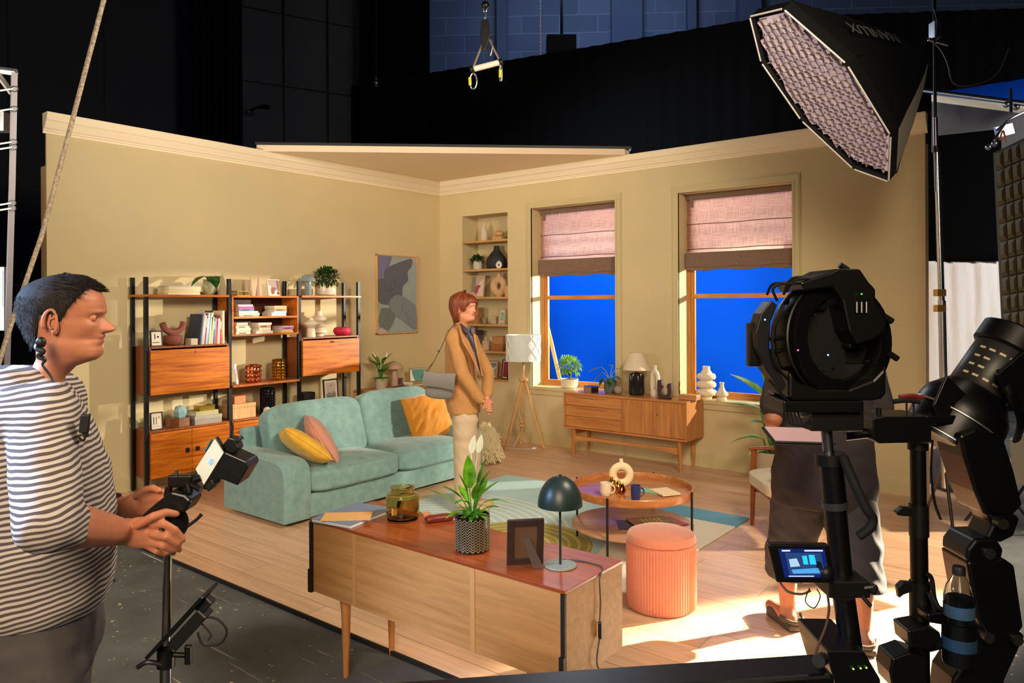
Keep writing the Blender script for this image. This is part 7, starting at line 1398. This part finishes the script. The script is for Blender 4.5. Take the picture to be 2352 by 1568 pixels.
nn = V((0, -1, 0)); nn = (nn-dir_*nn.dot(dir_)).normalized(); Mx = Matrix.Translation(a_.lerp(b_, .5)+nn*.0885) @ Matrix((dir_.cross(nn)*1, dir_, nn)).transposed().to_4x4(); Mx = Matrix.Translation(a_.lerp(b_, .53)+nn*.0925) @ Matrix((dir_, nn.cross(dir_), nn)).transposed().to_4x4()
MB().box((0, 0, -.0005), (.09, .05, .001)).obj('name_plate', M_bk, vb, smooth=False).matrix_local = Mx
text('NANLUX', .019, C((190, 186, 176), .5), vb, Mx @ Matrix.Translation((0, .008, .0006))); text('FC-300B', .013, C((190, 186, 176), .5), vb, Mx @ Matrix.Translation((0, -.012, .0006)))
for s in (-.3, -.05): m = MB(); c_ = a_.lerp(b_, s); m.tube([c_+(xx*cos(q)+yy*sin(q))*(.128 if s < -.1 else .137) for q in [2*pi*i/40 for i in range(41)]], .003, 6); m.obj('rim', M_alb, lm.t)
lm.tube('yoke', M_bk, [(2300, 850, 2.24), (2320, 900, 2.2), (2345, 960, 2.22), (2335, 1010, 2.3)], .016, 8, flat=.5); lm.poly('barn_door', M_bk, [(2145, 930), (2175, 862), (2215, 900), (2250, 960), (2300, 1000), (2290, 1020), (2230, 1000), (2170, 985)], 2.25, 2.262); lm.poly('side_flap', M_bk, [(2290, 860), (2360, 800), (2400, 830), (2400, 960), (2330, 940)], 2.2, 2.215)
ar_ = Rig('articulated_arm', 'heavy black articulated support arm below the studio lamp at the right edge', 'support arm', pd(2330, 1560, 2.3))
for nm, uv, d0, d1 in (('upper_segment', [(2205, 1000), (2240, 985), (2305, 1000), (2330, 1080), (2350, 1160), (2330, 1182), (2262, 1182), (2240, 1130), (2215, 1050)], 2.2, 2.34), ('joint', [(2268, 1178), (2330, 1180), (2344, 1190), (2330, 1232), (2300, 1246), (2262, 1240), (2280, 1205)], 2.22, 2.32), ('joint', [(2222, 1262), (2240, 1238), (2290, 1236), (2306, 1262), (2300, 1290), (2240, 1304), (2220, 1285)], 2.2, 2.33), ('lower_segment', [(2222, 1290), (2306, 1282), (2332, 1300), (2352, 1440), (2330, 1470), (2270, 1465), (2245, 1420)], 2.2, 2.34), ('base_joint', [(2240, 1440), (2330, 1442), (2356, 1460), (2310, 1560), (2290, 1640), (2180, 1640), (2190, 1560), (2230, 1500)], 2.22, 2.34)): ar_.poly(nm, M_bk, uv, d0, d1, bev=.008)
for u, v in ((2300, 1202), (2270, 1270), (2268, 1462), (2334, 1468)): m = MB(); p = ar_.p(u, v, 2.2); m.cyl(p+V((0, -.01, 0)), p+V((0, .02, 0)), .016, n=16); m.obj('pivot_bolt', C((80, 80, 82), .3, .8), ar_.t)
cl2 = Rig('clamp', 'black grip clamp cluster gripping the bottom of the second stand', 'clamp', pd(2140, 1500, 2.26))
for uv in ([(2085, 1448), (2128, 1440), (2160, 1452), (2166, 1478), (2130, 1492), (2090, 1486)], [(2050, 1512), (2090, 1498), (2130, 1510), (2126, 1580), (2050, 1580), (2044, 1545)], [(2130, 1410), (2178, 1402), (2190, 1420), (2170, 1436), (2132, 1430)]): cl2.poly('jaw', M_bk, uv, 2.2, 2.29, bev=.005)
cl2.tube('tension_rod', M_bk2, [(2130, 1318, 2.22), (2140, 1330, 2.22), (2146, 1372, 2.22), (2158, 1400, 2.22)], .007, 8); cl2.tube('tension_rod', M_bk2, [(2136, 1360, 2.22), (2152, 1392, 2.2), (2172, 1402, 2.2)], .008, 8)
bt = Rig('bottle', 'clear plastic drink bottle with a dark cap clamped by the second stand', 'bottle', pd(2203, 1440, 2.18)); H_ = 138*2.18/FPX; M_pet = glassmat('clear_plastic', (226, 232, 232), .04, 1.25)
MB().lathe([(0, 0), (.036, 0), (.041, .01), (.041, H_*.52), (.039, H_*.58), (.033, H_*.7), (.018, H_*.84), (.0155, H_*.88), (.0155, H_*.93), (.0145, H_*.93), (.0145, H_*.86), (.031, H_*.7), (.0385, H_*.5), (.0385, .012), (0, .008)], 32).obj('body', M_pet, bt.t); MB().lathe([(0, .012), (.037, .012), (.037, H_*.5), (0, H_*.5)], 28).obj('drink', C((26, 30, 36), .1), bt.t); MB().lathe([(0, H_*.88), (.0175, H_*.88), (.0175, H_*1.0), (.016, H_*1.015), (0, H_*1.015)], 24).obj('cap', C((30, 28, 28), .5), bt.t)
m = MB(); m.lathe([(.0415, H_*.2), (.0418, H_*.2), (.0418, H_*.4), (.0415, H_*.4), (.0415, H_*.2)], 28); m.obj('label', C((60, 92, 120), .4), bt.t)
cp = Rig('cup_holder', 'black cup clamp with a blue band holding the plastic bottle', 'clamp', pd(2190, 1530, 2.2)); a_ = cp.p(2203, 1443, 2.18); MB().lathe([(0, -.004-.1), (.044, -.1), (.046, -.09), (.046, .02), (.0435, .02), (.0435, -.0025), (0, -.0025)], 28, a_).obj('holder', M_bk, cp.t); MB().lathe([(.0462, -.055), (.0466, -.055), (.0466, -.02), (.0462, -.02), (.0462, -.055)], 28, a_).obj('band', C((36, 66, 92), .5), cp.t); cp.tube('bracket', M_bk, [(2120, 1490, 2.25), (2160, 1480, 2.2), (2180, 1470, 2.18)], .012, 8)
jb = Rig('crane_arm', 'black crane arm crossing the bottom edge of the view in front of the sideboard', 'crane', pd(1400, 1600, 1.5)); m = MB(); a_, b_ = jb.p(880, 1618, 1.6), jb.p(1915, 1548, 1.62); m.add([a_, b_, b_+V((.03, 0, -.16)), a_+V((0, 0, -.16)), a_+V((0, .1, .0)), b_+V((0, .1, 0.0)), b_+V((.03, .1, -.16)), a_+V((0, .1, -.16))], [(0, 1, 2, 3), (7, 6, 5, 4), (4, 5, 1, 0), (1, 5, 6, 2), (3, 2, 6, 7), (0, 3, 7, 4)]); m.obj('beam', M_bk, jb.t, smooth=False, bev=.008); jb.tube('end_knob', M_bk2, [(1880, 1518, 1.62), (1890, 1512, 1.66)], .014, 10, 0)
# --- octagonal softbox on its stand
DS = 4.8
sbx = Rig('softbox', 'large octagonal black softbox with a pale fabric grid hanging over the right of the set', 'softbox', pd(2100, 240, DS)); oc = [(1722, 38), (1798, 20), (1945, 148), (2046, 312), (2041, 417), (1960, 388), (1840, 276), (1748, 143)]
nv = V((-.686, -.36, -.63)).normalized(); c0 = sbx.p(1885, 216, DS)
def onpl(u, v, off=0.0):
    o_ = sbx.I @ CAM; d_ = (sbx.p(u, v, DS)-o_); t = ((c0+nv*off)-o_).dot(nv)/d_.dot(nv); return o_+d_*t
ring0 = [onpl(u, v) for u, v in oc]; ctr = sum(ring0, V())/8
apx = sbx.p(2140, 122, DS+.42)
m = MB(); ring1 = [ctr.lerp(p, 1.0)-nv*.10 for p in ring0]; ringA = [apx.lerp(p, .10) for p in ring1]; rows = [ringA]
for t in (.35, .65, 1): rows.append([apx.lerp(p, t)+(-nv*.06*sin(pi*t)) for p in ring1])
M_ny = mat('black_nylon', (20, 19, 18), .45, bump=.3, bs=9); M_ny_lit = C((186, 178, 158), .7)  # cream stands in for the light on one shell panel
for i in range(8):
    pn_ = MB(); k2_ = (i+1) % 8; pn_.loft([[r_[i], r_[i].lerp(r_[k2_], .5), r_[k2_]] for r_ in rows], False, False); pn_.obj('shell_panel', M_ny_lit if i == 3 else M_ny, sbx.t)
    m = MB(); a_, b_, c_, d_ = ring1[i], ring1[k2_], ring0[k2_], ring0[i]; m.add([a_, b_, c_, d_, a_.lerp(ctr, .02), b_.lerp(ctr, .02), c_.lerp(ctr, .02), d_.lerp(ctr, .02)], [(0, 1, 2, 3), (7, 6, 5, 4), (3, 2, 6, 7)]); m.obj('front_lip', M_ny, sbx.t, smooth=False)
for i in range(8): MB().tube([ring0[i].lerp(ring0[(i+1) % 8], .03), ring0[i].lerp(ring0[(i+1) % 8], .97)], .006, 6).obj('edge_rod', C((216, 214, 208), .5), sbx.t); MB().tube([apx.lerp(ring1[i], .1), ring1[i]], .006, 6).obj('rib', M_bk2, sbx.t)
in0 = [ctr.lerp(p, .93)-nv*.05 for p in ring0]; e1_ = V((0, 0, 1)).cross(nv).normalized(); e2_ = nv.cross(e1_); hl = .75
MB().add(in0, [tuple(range(8))]).obj('diffuser', mat('diffuser_cloth', (206, 190, 194), .8, emit=(226, 200, 208), es=.36), sbx.t, smooth=False)
def inside(p):
    q = p-ctr; s_ = None
    for i in range(8):
        a_, b_ = in0[i], in0[(i+1) % 8]; k = (b_-a_).cross(p-a_).dot(nv)
        if s_ is None: s_ = k > 0
        elif (k > 0) != s_: return False
    return True
m = MB(); st_ = .046; gc = ctr-nv*.05; N_ = 30
for i in range(-N_, N_+1):
    for ax2 in (0, 1):
        ea, eb = (e1_, e2_) if ax2 == 0 else (e2_, e1_); run = []
        for j in range(-N_*2, N_*2+1):
            p = gc+ea*(j*st_/2)+eb*(i*st_)
            if inside(p):
                w_ = .004*sin(j*1.7+i*2.1)+.003*sin(j*.6+i); run.append((p+eb*w_, p+eb*(w_*.3+.006*sin(i+j*.8))+nv*.036))
            else:
                for (a1, b1), (a2, b2) in zip(run, run[1:]): m.add([a1, a2, b2, b1], [(0, 1, 2, 3)])
                run = []
m.obj('fabric_grid', mat('grid_cloth', (176, 160, 162), .85), sbx.t, ang=60)['kind'] = 'stuff'
# maker's name on the shell, upside down as it hangs
i0 = 1; pa, pb = apx.lerp(ring1[1], .72), apx.lerp(ring1[2], .72)
fn = (ring1[2]-ring1[1]).cross(apx-ring1[1]).normalized(); mid = (ring1[1]+ring1[2])/2; 
if fn.dot(mid-ctr) < 0: fn = -fn
xd = (mid-apx).normalized(); xd = (xd-fn*xd.dot(fn)).normalized(); yd = fn.cross(xd); Mt = Matrix.Translation(apx.lerp(mid, .62)+fn*.05) @ Matrix((xd, yd, fn)).transposed().to_4x4(); text('NANLUX', .13, C((88, 88, 90), .6), sbx.t, Mt, ext=.0015)
ss = Rig('light_stand', 'tall chrome light stand carrying the octagonal softbox beside the end of the back wall', 'stand', CF((2170-1176)/FPX*5.3, 5.3, -.02))
ss.tube('upper_tube', M_bk2, [(2146, -60, 5.3), (2148, 300, 5.3)], .011, 12, 0); ss.tube('middle_tube', M_al, [(2148, 270, 5.3), (2152, 440, 5.3)], .016, 12, 0); ss.tube('collar', M_bk2, [(2151, 335, 5.3), (2152, 350, 5.3)], .026, 12, 0); ss.tube('lower_tube', C((214, 214, 218), .25, 1.0), [(2152, 345, 5.3), (2163, 705, 5.3)], .021, 14, 0); ss.tube('base_tube', C((214, 214, 218), .3, 1.0), [(2163, 690, 5.3), (2172, 1120, 5.3)], .026, 14, 0)
for v in (672, 708): ss.box('brass_clamp', C((206, 160, 80), .35, .8), 2152, v-8, 2174, v+8, 5.27, .05)
for u, v, d_ in ((2190, 1228, None), (2262, 1182, None), (2130, 1168, None)): p = ss.I @ pz(u, v, -.019); MB().tube([ss.p(2170, 1066, 5.3), p+V((0, 0, .012))], .011, 8).obj('leg', M_bk2 if u == 2190 else M_al, ss.t)
for pts in ([(2148, 100, 5.2), (2165, 120, 5.15), (2178, 150, 5.1), (2190, 190, 5.1), (2230, 196, 5.1), (2290, 170, 5.1), (2318, 110, 5.1)], [(2146, 20, 5.2), (2154, 60, 5.15), (2146, 100, 5.1)]): ss.tube('cable', C((60, 62, 64), .5), pts, .006, 6)
m = MB(); p = ss.p(2148, 70, 5.22); m.box(p, (.05, .08, .12)); m.cyl(p+V((-.05, 0, -.06)), p+V((.09, 0, -.1)), .012); m.obj('bracket_head', M_al, ss.t, smooth=False, bev=.004)
# --- backdrop frames on the far right
def sheet(name, label, cat, uvd, mt, th=.02, wav=0.0, group=None, n=12, pts=None):
    a, b, c_, d_ = [V(pd(*q)) for q in uvd]; o_ = (a+b+c_+d_)/4; o_.z = min(q.z for q in (a, b, c_, d_)); m = MB(); g = []
    nrm = (b-a).cross(d_-a).normalized()
    for i in range(n+1):
        for j in range(n+1):
            s_, t = i/n, j/n; p = a.lerp(b, s_).lerp(d_.lerp(c_, s_), t); g.append(p-o_+nrm*wav*(sin(s_*22+t*3)+.6*sin(s_*41-t*5)))
    fs = [(i*(n+1)+j, (i+1)*(n+1)+j, (i+1)*(n+1)+j+1, i*(n+1)+j+1) for i in range(n) for j in range(n)]; m.add(g, fs)
    o = m.obj(name, mt, loc=o_); so_ = o.modifiers.new('t', 'SOLIDIFY'); so_.thickness = th; return T(o, label, cat, group)
sheet('blue_overhead', 'blue chroma cloth stretched overhead at the top right corner', 'backdrop', [(2140, 222, 8.6), (2420, 246, 7.6), (2420, 166, 9.6), (2140, 214, 10.6)], M_blue, .01, .004)
T(MB().tube([pd(2120, 208, 8.5), pd(2420, 246, 7.4)], .028, 12).obj('scaffold_pipe', C((170, 172, 178), .25, 1.0)), 'shiny horizontal pipe along the edge of the blue overhead cloth', 'pipe')
sheet('grey_backcloth', 'dark grey backcloth strip under the shiny pipe at the top right', 'backdrop', [(2140, 222, 8.8), (2420, 256, 8.2), (2420, 345, 8.2), (2140, 350, 8.8)], C((92, 90, 92), .85), .01, .01)
sheet('cream_valance', 'narrow cream cloth hem just below the shiny pipe', 'cloth', [(2140, 218, 8.45), (2420, 250, 7.5), (2420, 270, 7.5), (2140, 233, 8.45)], C((222, 214, 190), .85), .008, .004)
sheet('black_flag', 'large black rectangular flag hanging right of the back wall', 'flag', [(2150, 312, 8.0), (2300, 296, 7.8), (2300, 600, 7.8), (2150, 601, 8.0)], M_drape, .02)
sheet('white_sheet', 'crinkled white diffusion sheet lit from behind, below the black flag', 'sheet', [(2120, 600, 8.05), (2300, 597, 7.85), (2300, 1075, 7.85), (2120, 1082, 8.05)], mat('white_diffusion', (228, 222, 220), .7, bump=.8, bs=9, stretch=(3, 3, .5)), .008, .012, n=30)
qg = sheet('quilted_grid', 'dark quilted fabric light grid hanging at the far right edge', 'light grid', [(2290, 352, 6.6), (2420, 290, 6.2), (2440, 790, 6.2), (2312, 800, 6.6)], C((64, 60, 52), .85), .06)
m = MB(); A_, B_, C_, D_ = [V(pd(*q)) for q in ((2286, 352, 6.54), (2420, 290, 6.14), (2440, 790, 6.14), (2308, 800, 6.54))]; nr = (B_-A_).cross(D_-A_).normalized()
if nr.dot(CAM-A_) < 0: nr = -nr
for i in range(7):
    for j in range(11):
        g = [A_.lerp(B_, s_).lerp(D_.lerp(C_, s_), t) for s_, t in ((i/7+.006, j/11+.004), ((i+1)/7-.006, j/11+.004), ((i+1)/7-.006, (j+1)/11-.004), (i/7+.006, (j+1)/11-.004))]; c_ = sum(g, V())/4+nr*.03; m.add(g+[c_]+[p+nr*.018 if False else p.lerp(c_, .45)+nr*.012 for p in g], [(0, 1, 6, 5), (1, 2, 7, 6), (2, 3, 8, 7), (3, 0, 5, 8), (5, 6, 4), (6, 7, 4), (7, 8, 4), (8, 5, 4)])
o = m.obj('quilted_cells', C((104, 98, 80), .8), qg, ang=20); o.matrix_parent_inverse = Matrix.Translation(-qg.location)
gf = Rig('grip_head', 'bright metal grip head and clamp holding the quilted grid near the shiny pipe', 'clamp', pd(2300, 300, 6.9)); gf.tube('arm', M_al, [(2322, 205, 7.3), (2322, 260, 7.0)], .014, 8, 0); gf.tube('arm', M_al, [(2284, 322, 6.8), (2312, 280, 6.9), (2352, 258, 6.9)], .012, 8); gf.box('plate', M_alb, 2288, 286, 2330, 312, 6.9, .03, rot=(0, R(-14), 0)); gf.tube('brass_rod', C((196, 120, 70), .4, .8), [(2296, 322, 6.85), (2304, 300, 6.85), (2310, 326, 6.85)], .008, 6)
for u, v in ((2270, 338), (2284, 330), (2312, 240), (2334, 246)): m = MB(); m.ell(gf.p(u, v, 6.85), .03, 10); m.obj('knuckle', M_al, gf.t)
bgp = pz(2205, 1128, -.02); dv = Rig('duffel_bag', 'dark grey duffel bag on the studio floor beyond the end of the back wall', 'bag', bgp)
cush(MB(), (0, 0, .17), (.42, .26, .34), 14, (0, R(8), 0), .03, .01).obj('body', C((74, 68, 62), .8), dv.t, sub=1); MB().tube(spl([(-.16, -.14, .22), (-.1, -.17, .36), (.06, -.17, .38), (.14, -.14, .24)], 6), .014, 6, flat=.5).obj('handle', C((44, 40, 38), .8), dv.t); text('Integral', .085, C((206, 170, 110), .7), dv.t, Matrix.Translation((.03, -.165, .09)) @ Matrix.Rotation(R(-8), 4, 'Y') @ Matrix.Rotation(R(90), 4, 'X'), ext=.002)
p = pz(2172, 1078, -.02); T(MB().box((0, 0, .1), (.3, .2, .2)).obj('apple_box', C((206, 140, 84), .6), loc=(p.x, p.y, -.02), rot=(0, 0, YAW), smooth=False, bev=.004), 'plywood box on the studio floor behind the duffel bag', 'box')
sheet('grey_reflector', 'tilted grey reflector board at the right edge beside the studio lamp', 'reflector', [(2318, 1010, 4.4), (2380, 985, 4.3), (2380, 1120, 4.3), (2326, 1110, 4.4)], C((120, 128, 122), .7), .01)
ts_ = pz(2300, 1215, -.02); sd = Rig('folding_stool', 'folding stool on the studio floor at the right edge behind the articulated arm', 'stool', ts_)
MB().box((0, 0, .46), (.4, .34, .03)).obj('seat', C((150, 150, 146), .5), sd.t, smooth=False, bev=.006)
for s in (-1, 1): MB().tube([V((s*.18, -.15, .0)), V((-s*.16, -.12, .445))], .01, 8).obj('leg', M_bk2, sd.t); MB().tube([V((s*.18, .15, .0)), V((-s*.16, .12, .445))], .01, 8).obj('leg', M_bk2, sd.t)
# --- left edge: frame stand, rope, focus rig
fr = Rig('frame_stand', 'tall grey metal frame with corner brace at the left edge', 'stand', CF((20-1176)/FPX*3.6, 3.6, -.02))
q = 3.6; fr.tube('upright', C((140, 136, 142), .4, .7), [(33, 168, q), (28, 420, q), (20, 700, q), (8, 1100, q)], .0165, 4, 0); fr.tube('crossbar', C((150, 146, 150), .4, .7), [(38, 166, q), (-60, 154, q)], .0165, 4, 0); fr.tube('corner_brace', C((160, 156, 150), .4, .7), [(27, 214, q), (-14, 158, q)], .014, 4, 0)
for v in (326, 338, 466, 478, 204, 250): fr.tube('elastic_cord', C((170, 168, 160), .5), [(32-(v-160)*.02, v, q-.03), (14, v+2, q-.03), (-10, v+6, q-.02)], .004, 6); m = MB(); m.tube([fr.p(34-(v-160)*.02+9*cos(a), v+6*sin(a), q-.03) for a in [2*pi*i/12 for i in range(13)]], .003, 5); m.obj('cord_clip', C((40, 40, 42), .5), fr.t)
pn = Rig('led_panel', 'cool-white light panel cut by the left edge of the view', 'lamp', CF((-20-1176)/FPX*3.9, 3.9, -.02)); pn.box('housing', M_al, -60, 612, 10, 760, 3.9, .06); pn.box('lit_face', mat('cool_lit_panel', (190, 220, 240), .5, emit=(150, 205, 245), es=.7), -52, 622, 5, 705, 3.895, .004, bev=0); pn.box('upper_fitting', M_al, -60, 254, 8, 300, 3.9, .06); pn.tube('pole', M_bk2, [(-30, 760, 3.93), (-20, 1330, 3.93)], .018, 10, 0); pn.tube('pole', M_bk2, [(-30, 300, 3.93), (-30, 615, 3.93)], .014, 10, 0)
T(MB().tube([pd(246, -30, 3.3), pd(170, 262, 3.32), pd(96, 540, 3.34), pd(14, 780, 3.36), pd(-10, 860, 3.36)], .0105, 10).obj('rope', mat('braided_rope', (168, 152, 132), .8, var=.5, vs=90)), 'taut pale rope running diagonally down past the left end of the set wall', 'rope')
st2 = Rig('monitor_stand', 'steel stand pole with black clamps in front of the striped person', 'stand', pd(385, 2250, 1.9))
st2.tube('pole', C((176, 174, 172), .22, 1.0), [(386, 1255, 1.9), (381, 1480, 1.9)], .0105, 16, 0); st2.tube('clamp_body', M_bk, [(382, 1488, 1.9), (381, 1530, 1.9)], .022, 16, 0); st2.tube('lower_tube', C((150, 150, 150), .25, 1.0), [(381, 1525, 1.9), (379, 2230, 1.9)], .0145, 16, 0); st2.tube('tightening_knob', M_bk, [(398, 1503, 1.9), (428, 1504, 1.9)], .007, 10, 0); st2.box('knob_wing', M_bk, 422, 1483, 438, 1528, 1.88, .014); st2.tube('lever', M_bk2, [(372, 1526, 1.88), (340, 1520, 1.87), (316, 1532, 1.87)], .006, 8)
for s in (-1, 0, 1): MB().tube([st2.p(380, 2050, 1.9), st2.I @ V(CF((385-1176)/FPX*1.9+.3*sin(s*2.1), 1.9+.3*cos(s*2.1), -.015))], .011, 8).obj('leg', M_al, st2.t)
ph = Rig('phone', 'slim black phone in a tilted holder clamped low on the stand pole', 'phone', pd(400, 1450, 1.86)); e_ = [ph.p(338, 1510, 1.85), ph.p(468, 1368, 1.85)]; d_ = (e_[1]-e_[0]); ang_ = math.atan2(d_.z, d_.x); ce = (e_[0]+e_[1])/2
MB().box(ce+V((0, .04, 0)), (d_.length, .1, .009), (0, -ang_, 0)).obj('body', M_bk, ph.t, smooth=False, bev=.003); nx = V((sin(ang_), 0, -cos(ang_))); MB().box(ce+nx*.02+V((.01, .03, 0)), (d_.length*.55, .05, .03), (0, -ang_, 0)).obj('holder', M_bk2, ph.t, smooth=False, bev=.003)
MB().box(ce+nx*.016+d_*.36+V((0, .03, 0)), (.04, .03, .024), (0, -ang_, 0)).obj('usb_plug', M_bk2, ph.t, smooth=False, bev=.003); ph.tube('charging_cable', M_rubber, [(468, 1416, 1.87), (500, 1422, 1.87), (521, 1448, 1.87), (508, 1476, 1.87), (478, 1482, 1.87), (462, 1474, 1.87), (454, 1452, 1.87)], .003, 6); ph.tube('charging_cable', M_rubber, [(462, 1430, 1.87), (484, 1456, 1.87), (478, 1470, 1.87)], .002, 6)
fo = Rig('focus_control', 'black handheld focus control with a white-ringed wheel held by the striped person', 'controller', pd(385, 1190, 1.86))
fo.poly('body', M_bk, [(322, 1186), (352, 1160), (392, 1128), (424, 1136), (440, 1150), (425, 1176), (395, 1184), (384, 1214), (360, 1210), (336, 1206)], 1.83, 1.9, bev=.006); c_ = fo.p(396, 1202, 1.84); a2 = V((.8, -.45, .15)).normalized(); m = MB(); m.M = Matrix.Translation(c_) @ a2.to_track_quat('Z', 'X').to_matrix().to_4x4(); m.lathe([(0, -.016), (.036, -.016), (.038, -.013), (.038, .012), (.034, .016), (0, .016)], 36); m.obj('focus_wheel', M_bk2, fo.t); m = MB(); m.M = Matrix.Translation(c_) @ a2.to_track_quat('Z', 'X').to_matrix().to_4x4(); m.lathe([(.0382, .0), (.0392, .0), (.0392, .0095), (.0382, .0095), (.0382, .0)], 36); m.obj('marking_ring', C((232, 226, 216), .5), fo.t)
fo.tube('antenna', M_rubber, [(428, 1210, 1.86), (450, 1194, 1.86), (462, 1182, 1.86)], [.004]*12+[.006], 8); fo.box('mount_bracket', M_bk, 384, 1092, 440, 1120, 1.86, .03); fo.tube('mount_arm', M_bk, [(388, 1118, 1.87), (384, 1140, 1.87)], .009, 10, 0); fo.tube('mount_arm', M_bk2, [(430, 1110, 1.86), (436, 1130, 1.86), (428, 1142, 1.86)], .009, 10); fo.tube('locking_pin', M_al, [(406, 1096, 1.86), (405, 1079, 1.86)], .004, 8, 0); fo.tube('mount_knob', M_bk, [(440, 1112, 1.85), (462, 1124, 1.84)], .008, 8, 0); fo.tube('mount_knob', M_bk, [(448, 1102, 1.86), (462, 1096, 1.86)], .009, 8, 0)
md = Rig('monitor', 'hooded field monitor with a pale screen on the focus control', 'monitor', pd(480, 1100, 1.9))
md.poly('body', M_bk, [(447, 1079), (494, 1004), (516, 1040), (469, 1118)], 1.862, 1.885, bev=.002); S0 = [(449, 1077), (493, 1008), (513, 1040), (468, 1113)]; sf = md.poly('screen', mat('pale_screen', (190, 190, 172), .3, emit=(196, 196, 176), es=.42), S0, 1.859, 1.862, bev=0); md.poly('screen_symbol', mat('blue_mark', (130, 170, 240), .4, emit=(120, 160, 235), es=.6), [(478, 1062), (484, 1052), (490, 1056), (488, 1064), (482, 1069)], 1.857, 1.859, sf, bev=0)
md.poly('hood', M_bk, [(516, 1038), (566, 1060), (571, 1072), (545, 1115), (508, 1100), (496, 1104), (470, 1126), (464, 1118)], 1.86, 1.94, bev=.003); md.poly('battery_plate', M_bk2, [(467, 1118), (486, 1100), (494, 1112), (478, 1130)], 1.858, 1.9); md.poly('side_trim', C((30, 90, 96), .3), [(468, 1036), (484, 1008), (488, 1010), (472, 1040)], 1.868, 1.875)
md.poly('transmitter', M_bk, [(512, 1020), (524, 1004), (538, 1008), (548, 1030), (536, 1042), (520, 1038)], 1.87, 1.91); md.tube('antenna', M_rubber, [(530, 1006, 1.88), (531, 990, 1.88), (532, 976, 1.88)], .004, 6); md.tube('antenna', M_rubber, [(540, 1022, 1.88), (548, 1012, 1.88), (556, 1004, 1.88)], [.003]*12+[.007], 6)
T(MB().tube(spl([pz(236, 1328, -.02)+V((0, 0, .012)), pz(250, 1332, -.02)+V((0, 0, .02)), pz(262, 1337, -.02)+V((0, 0, .008))], 5), .006, 6).obj('gaffer_scrap', M_rubber), 'short strip of black tape lying on the studio floor beside the striped person', 'tape')
# --- rigging over the set
DR = 5.6
rg = Rig('hoist_spreader', 'pale spreader bar on slings and a chain hook hanging above the set', 'rigging', pd(1115, 150, DR)); rg.tube('spreader_bar', C((214, 206, 190), .4), [(1086, 159, DR), (1148, 143, DR)], .022, 14, 0); rg.tube('end_cap', M_bk2, [(1080, 161, DR), (1088, 158, DR)], .025, 12, 0); rg.tube('end_cap', M_bk2, [(1146, 144, DR), (1154, 141, DR)], .025, 12, 0)
for a_, b_ in (((1088, 152), (1112, 92)), ((1146, 136), (1118, 80))): rg.tube('sling', C((120, 104, 84), .6), [(a_[0], a_[1], DR), (b_[0], b_[1], DR)], .008, 6, 0)
for u, v, tl in ((1086, 186, 8), (1149, 168, 2)): m = MB(); m.tube([rg.p(u+(8 if tl > 4 else 3)*cos(a)+1, v+18*sin(a), DR) for a in [2*pi*i/18 for i in range(19)]], .007, 8); k = m.obj('carabiner', M_al, rg.t); m = MB(); m.cyl(rg.p(u-(7 if tl > 4 else 0), v-8, DR-.01), rg.p(u-(6 if tl > 4 else 0), v+10, DR-.01), .012, n=10); m.obj('gate_sleeve', C((190, 190, 60), .4), k)
for i, v in enumerate((4, 18, 32)): m = MB(); m.tube([rg.p(1114+4*cos(a)*(1 if i % 2 else .4), v+10*sin(a), DR) for a in [2*pi*i_/12 for i_ in range(13)]], .007, 6); m.obj('chain_link', M_al, rg.t)
m = MB(); m.ell(rg.p(1115, 12, DR), .03, 14); m.obj('swivel', M_bk, rg.t); rg.poly('hook_block', M_bk, [(1106, 46), (1122, 44), (1126, 80), (1118, 110), (1108, 112), (1103, 78)], DR-.03, DR+.03); rg.tube('shackle', M_al, [(1128, 92, DR), (1130, 110, DR), (1126, 128, DR)], .008, 8); rg.tube('suspension_cable', M_bk2, [(1114, -40, DR), (1114, 6, DR)], .006, 6, 0)
m = MB()
for i in range(34): p = pd(1241, -10+i*4.6, 13.0); m.tube([p+V(((.012*cos(a)) if i % 2 else .004*cos(a), 0, .026*sin(a))) for a in [2*pi*k/8 for k in range(9)]], .005, 4)
T(m.obj('chain', C((190, 200, 220), .3, .8)), 'thin bright chain hanging in front of the blue-grey block wall', 'chain')
py_ = Rig('pulley', 'small shiny pulley on a dark cable in front of the tall narrow black drape', 'pulley', pd(864, 190, 12.5)); MB().tube([py_.p(864, 178, 12.5), py_.p(864, 200, 12.5)], .03, 10).ell(py_.p(864, 190, 12.45), .045, 12).obj('block', M_al, py_.t); py_.tube('cable', M_bk2, [(864, -330, 12.5), (864, 180, 12.5)], .012, 6, 0)
wbk = Rig('wall_bracket', 'dark bracket arm projecting from the grey panelled studio wall', 'bracket', pd(575, 252, 12.8)); wbk.tube('arm', M_bk2, [(572, 255, 12.8), (594, 246, 12.6), (616, 246, 12.5)], [.02]*7+[.04]*6, 8); m = MB(); m.ell(wbk.p(572, 256, 12.8), .03, 8); m.obj('joint', M_al, wbk.t)
for u, v, w2, h2 in ((1290, 96, 34, 44),): q = Rig('luminaire', 'dark box-shaped loudspeaker hanging before the blue-grey block wall', 'luminaire', pd(u, v+h2, 13.2)); q.box('cabinet', M_bk, u-w2, v-h2*.4, u+w2, v+h2, 13.2, .4); q.tube('hanging_bracket', M_bk, [(u, v-h2*.4, 13.3), (u, v-170, 13.3)], .03, 6, 0)  # plain dark box standing for the silhouette of hanging lamps
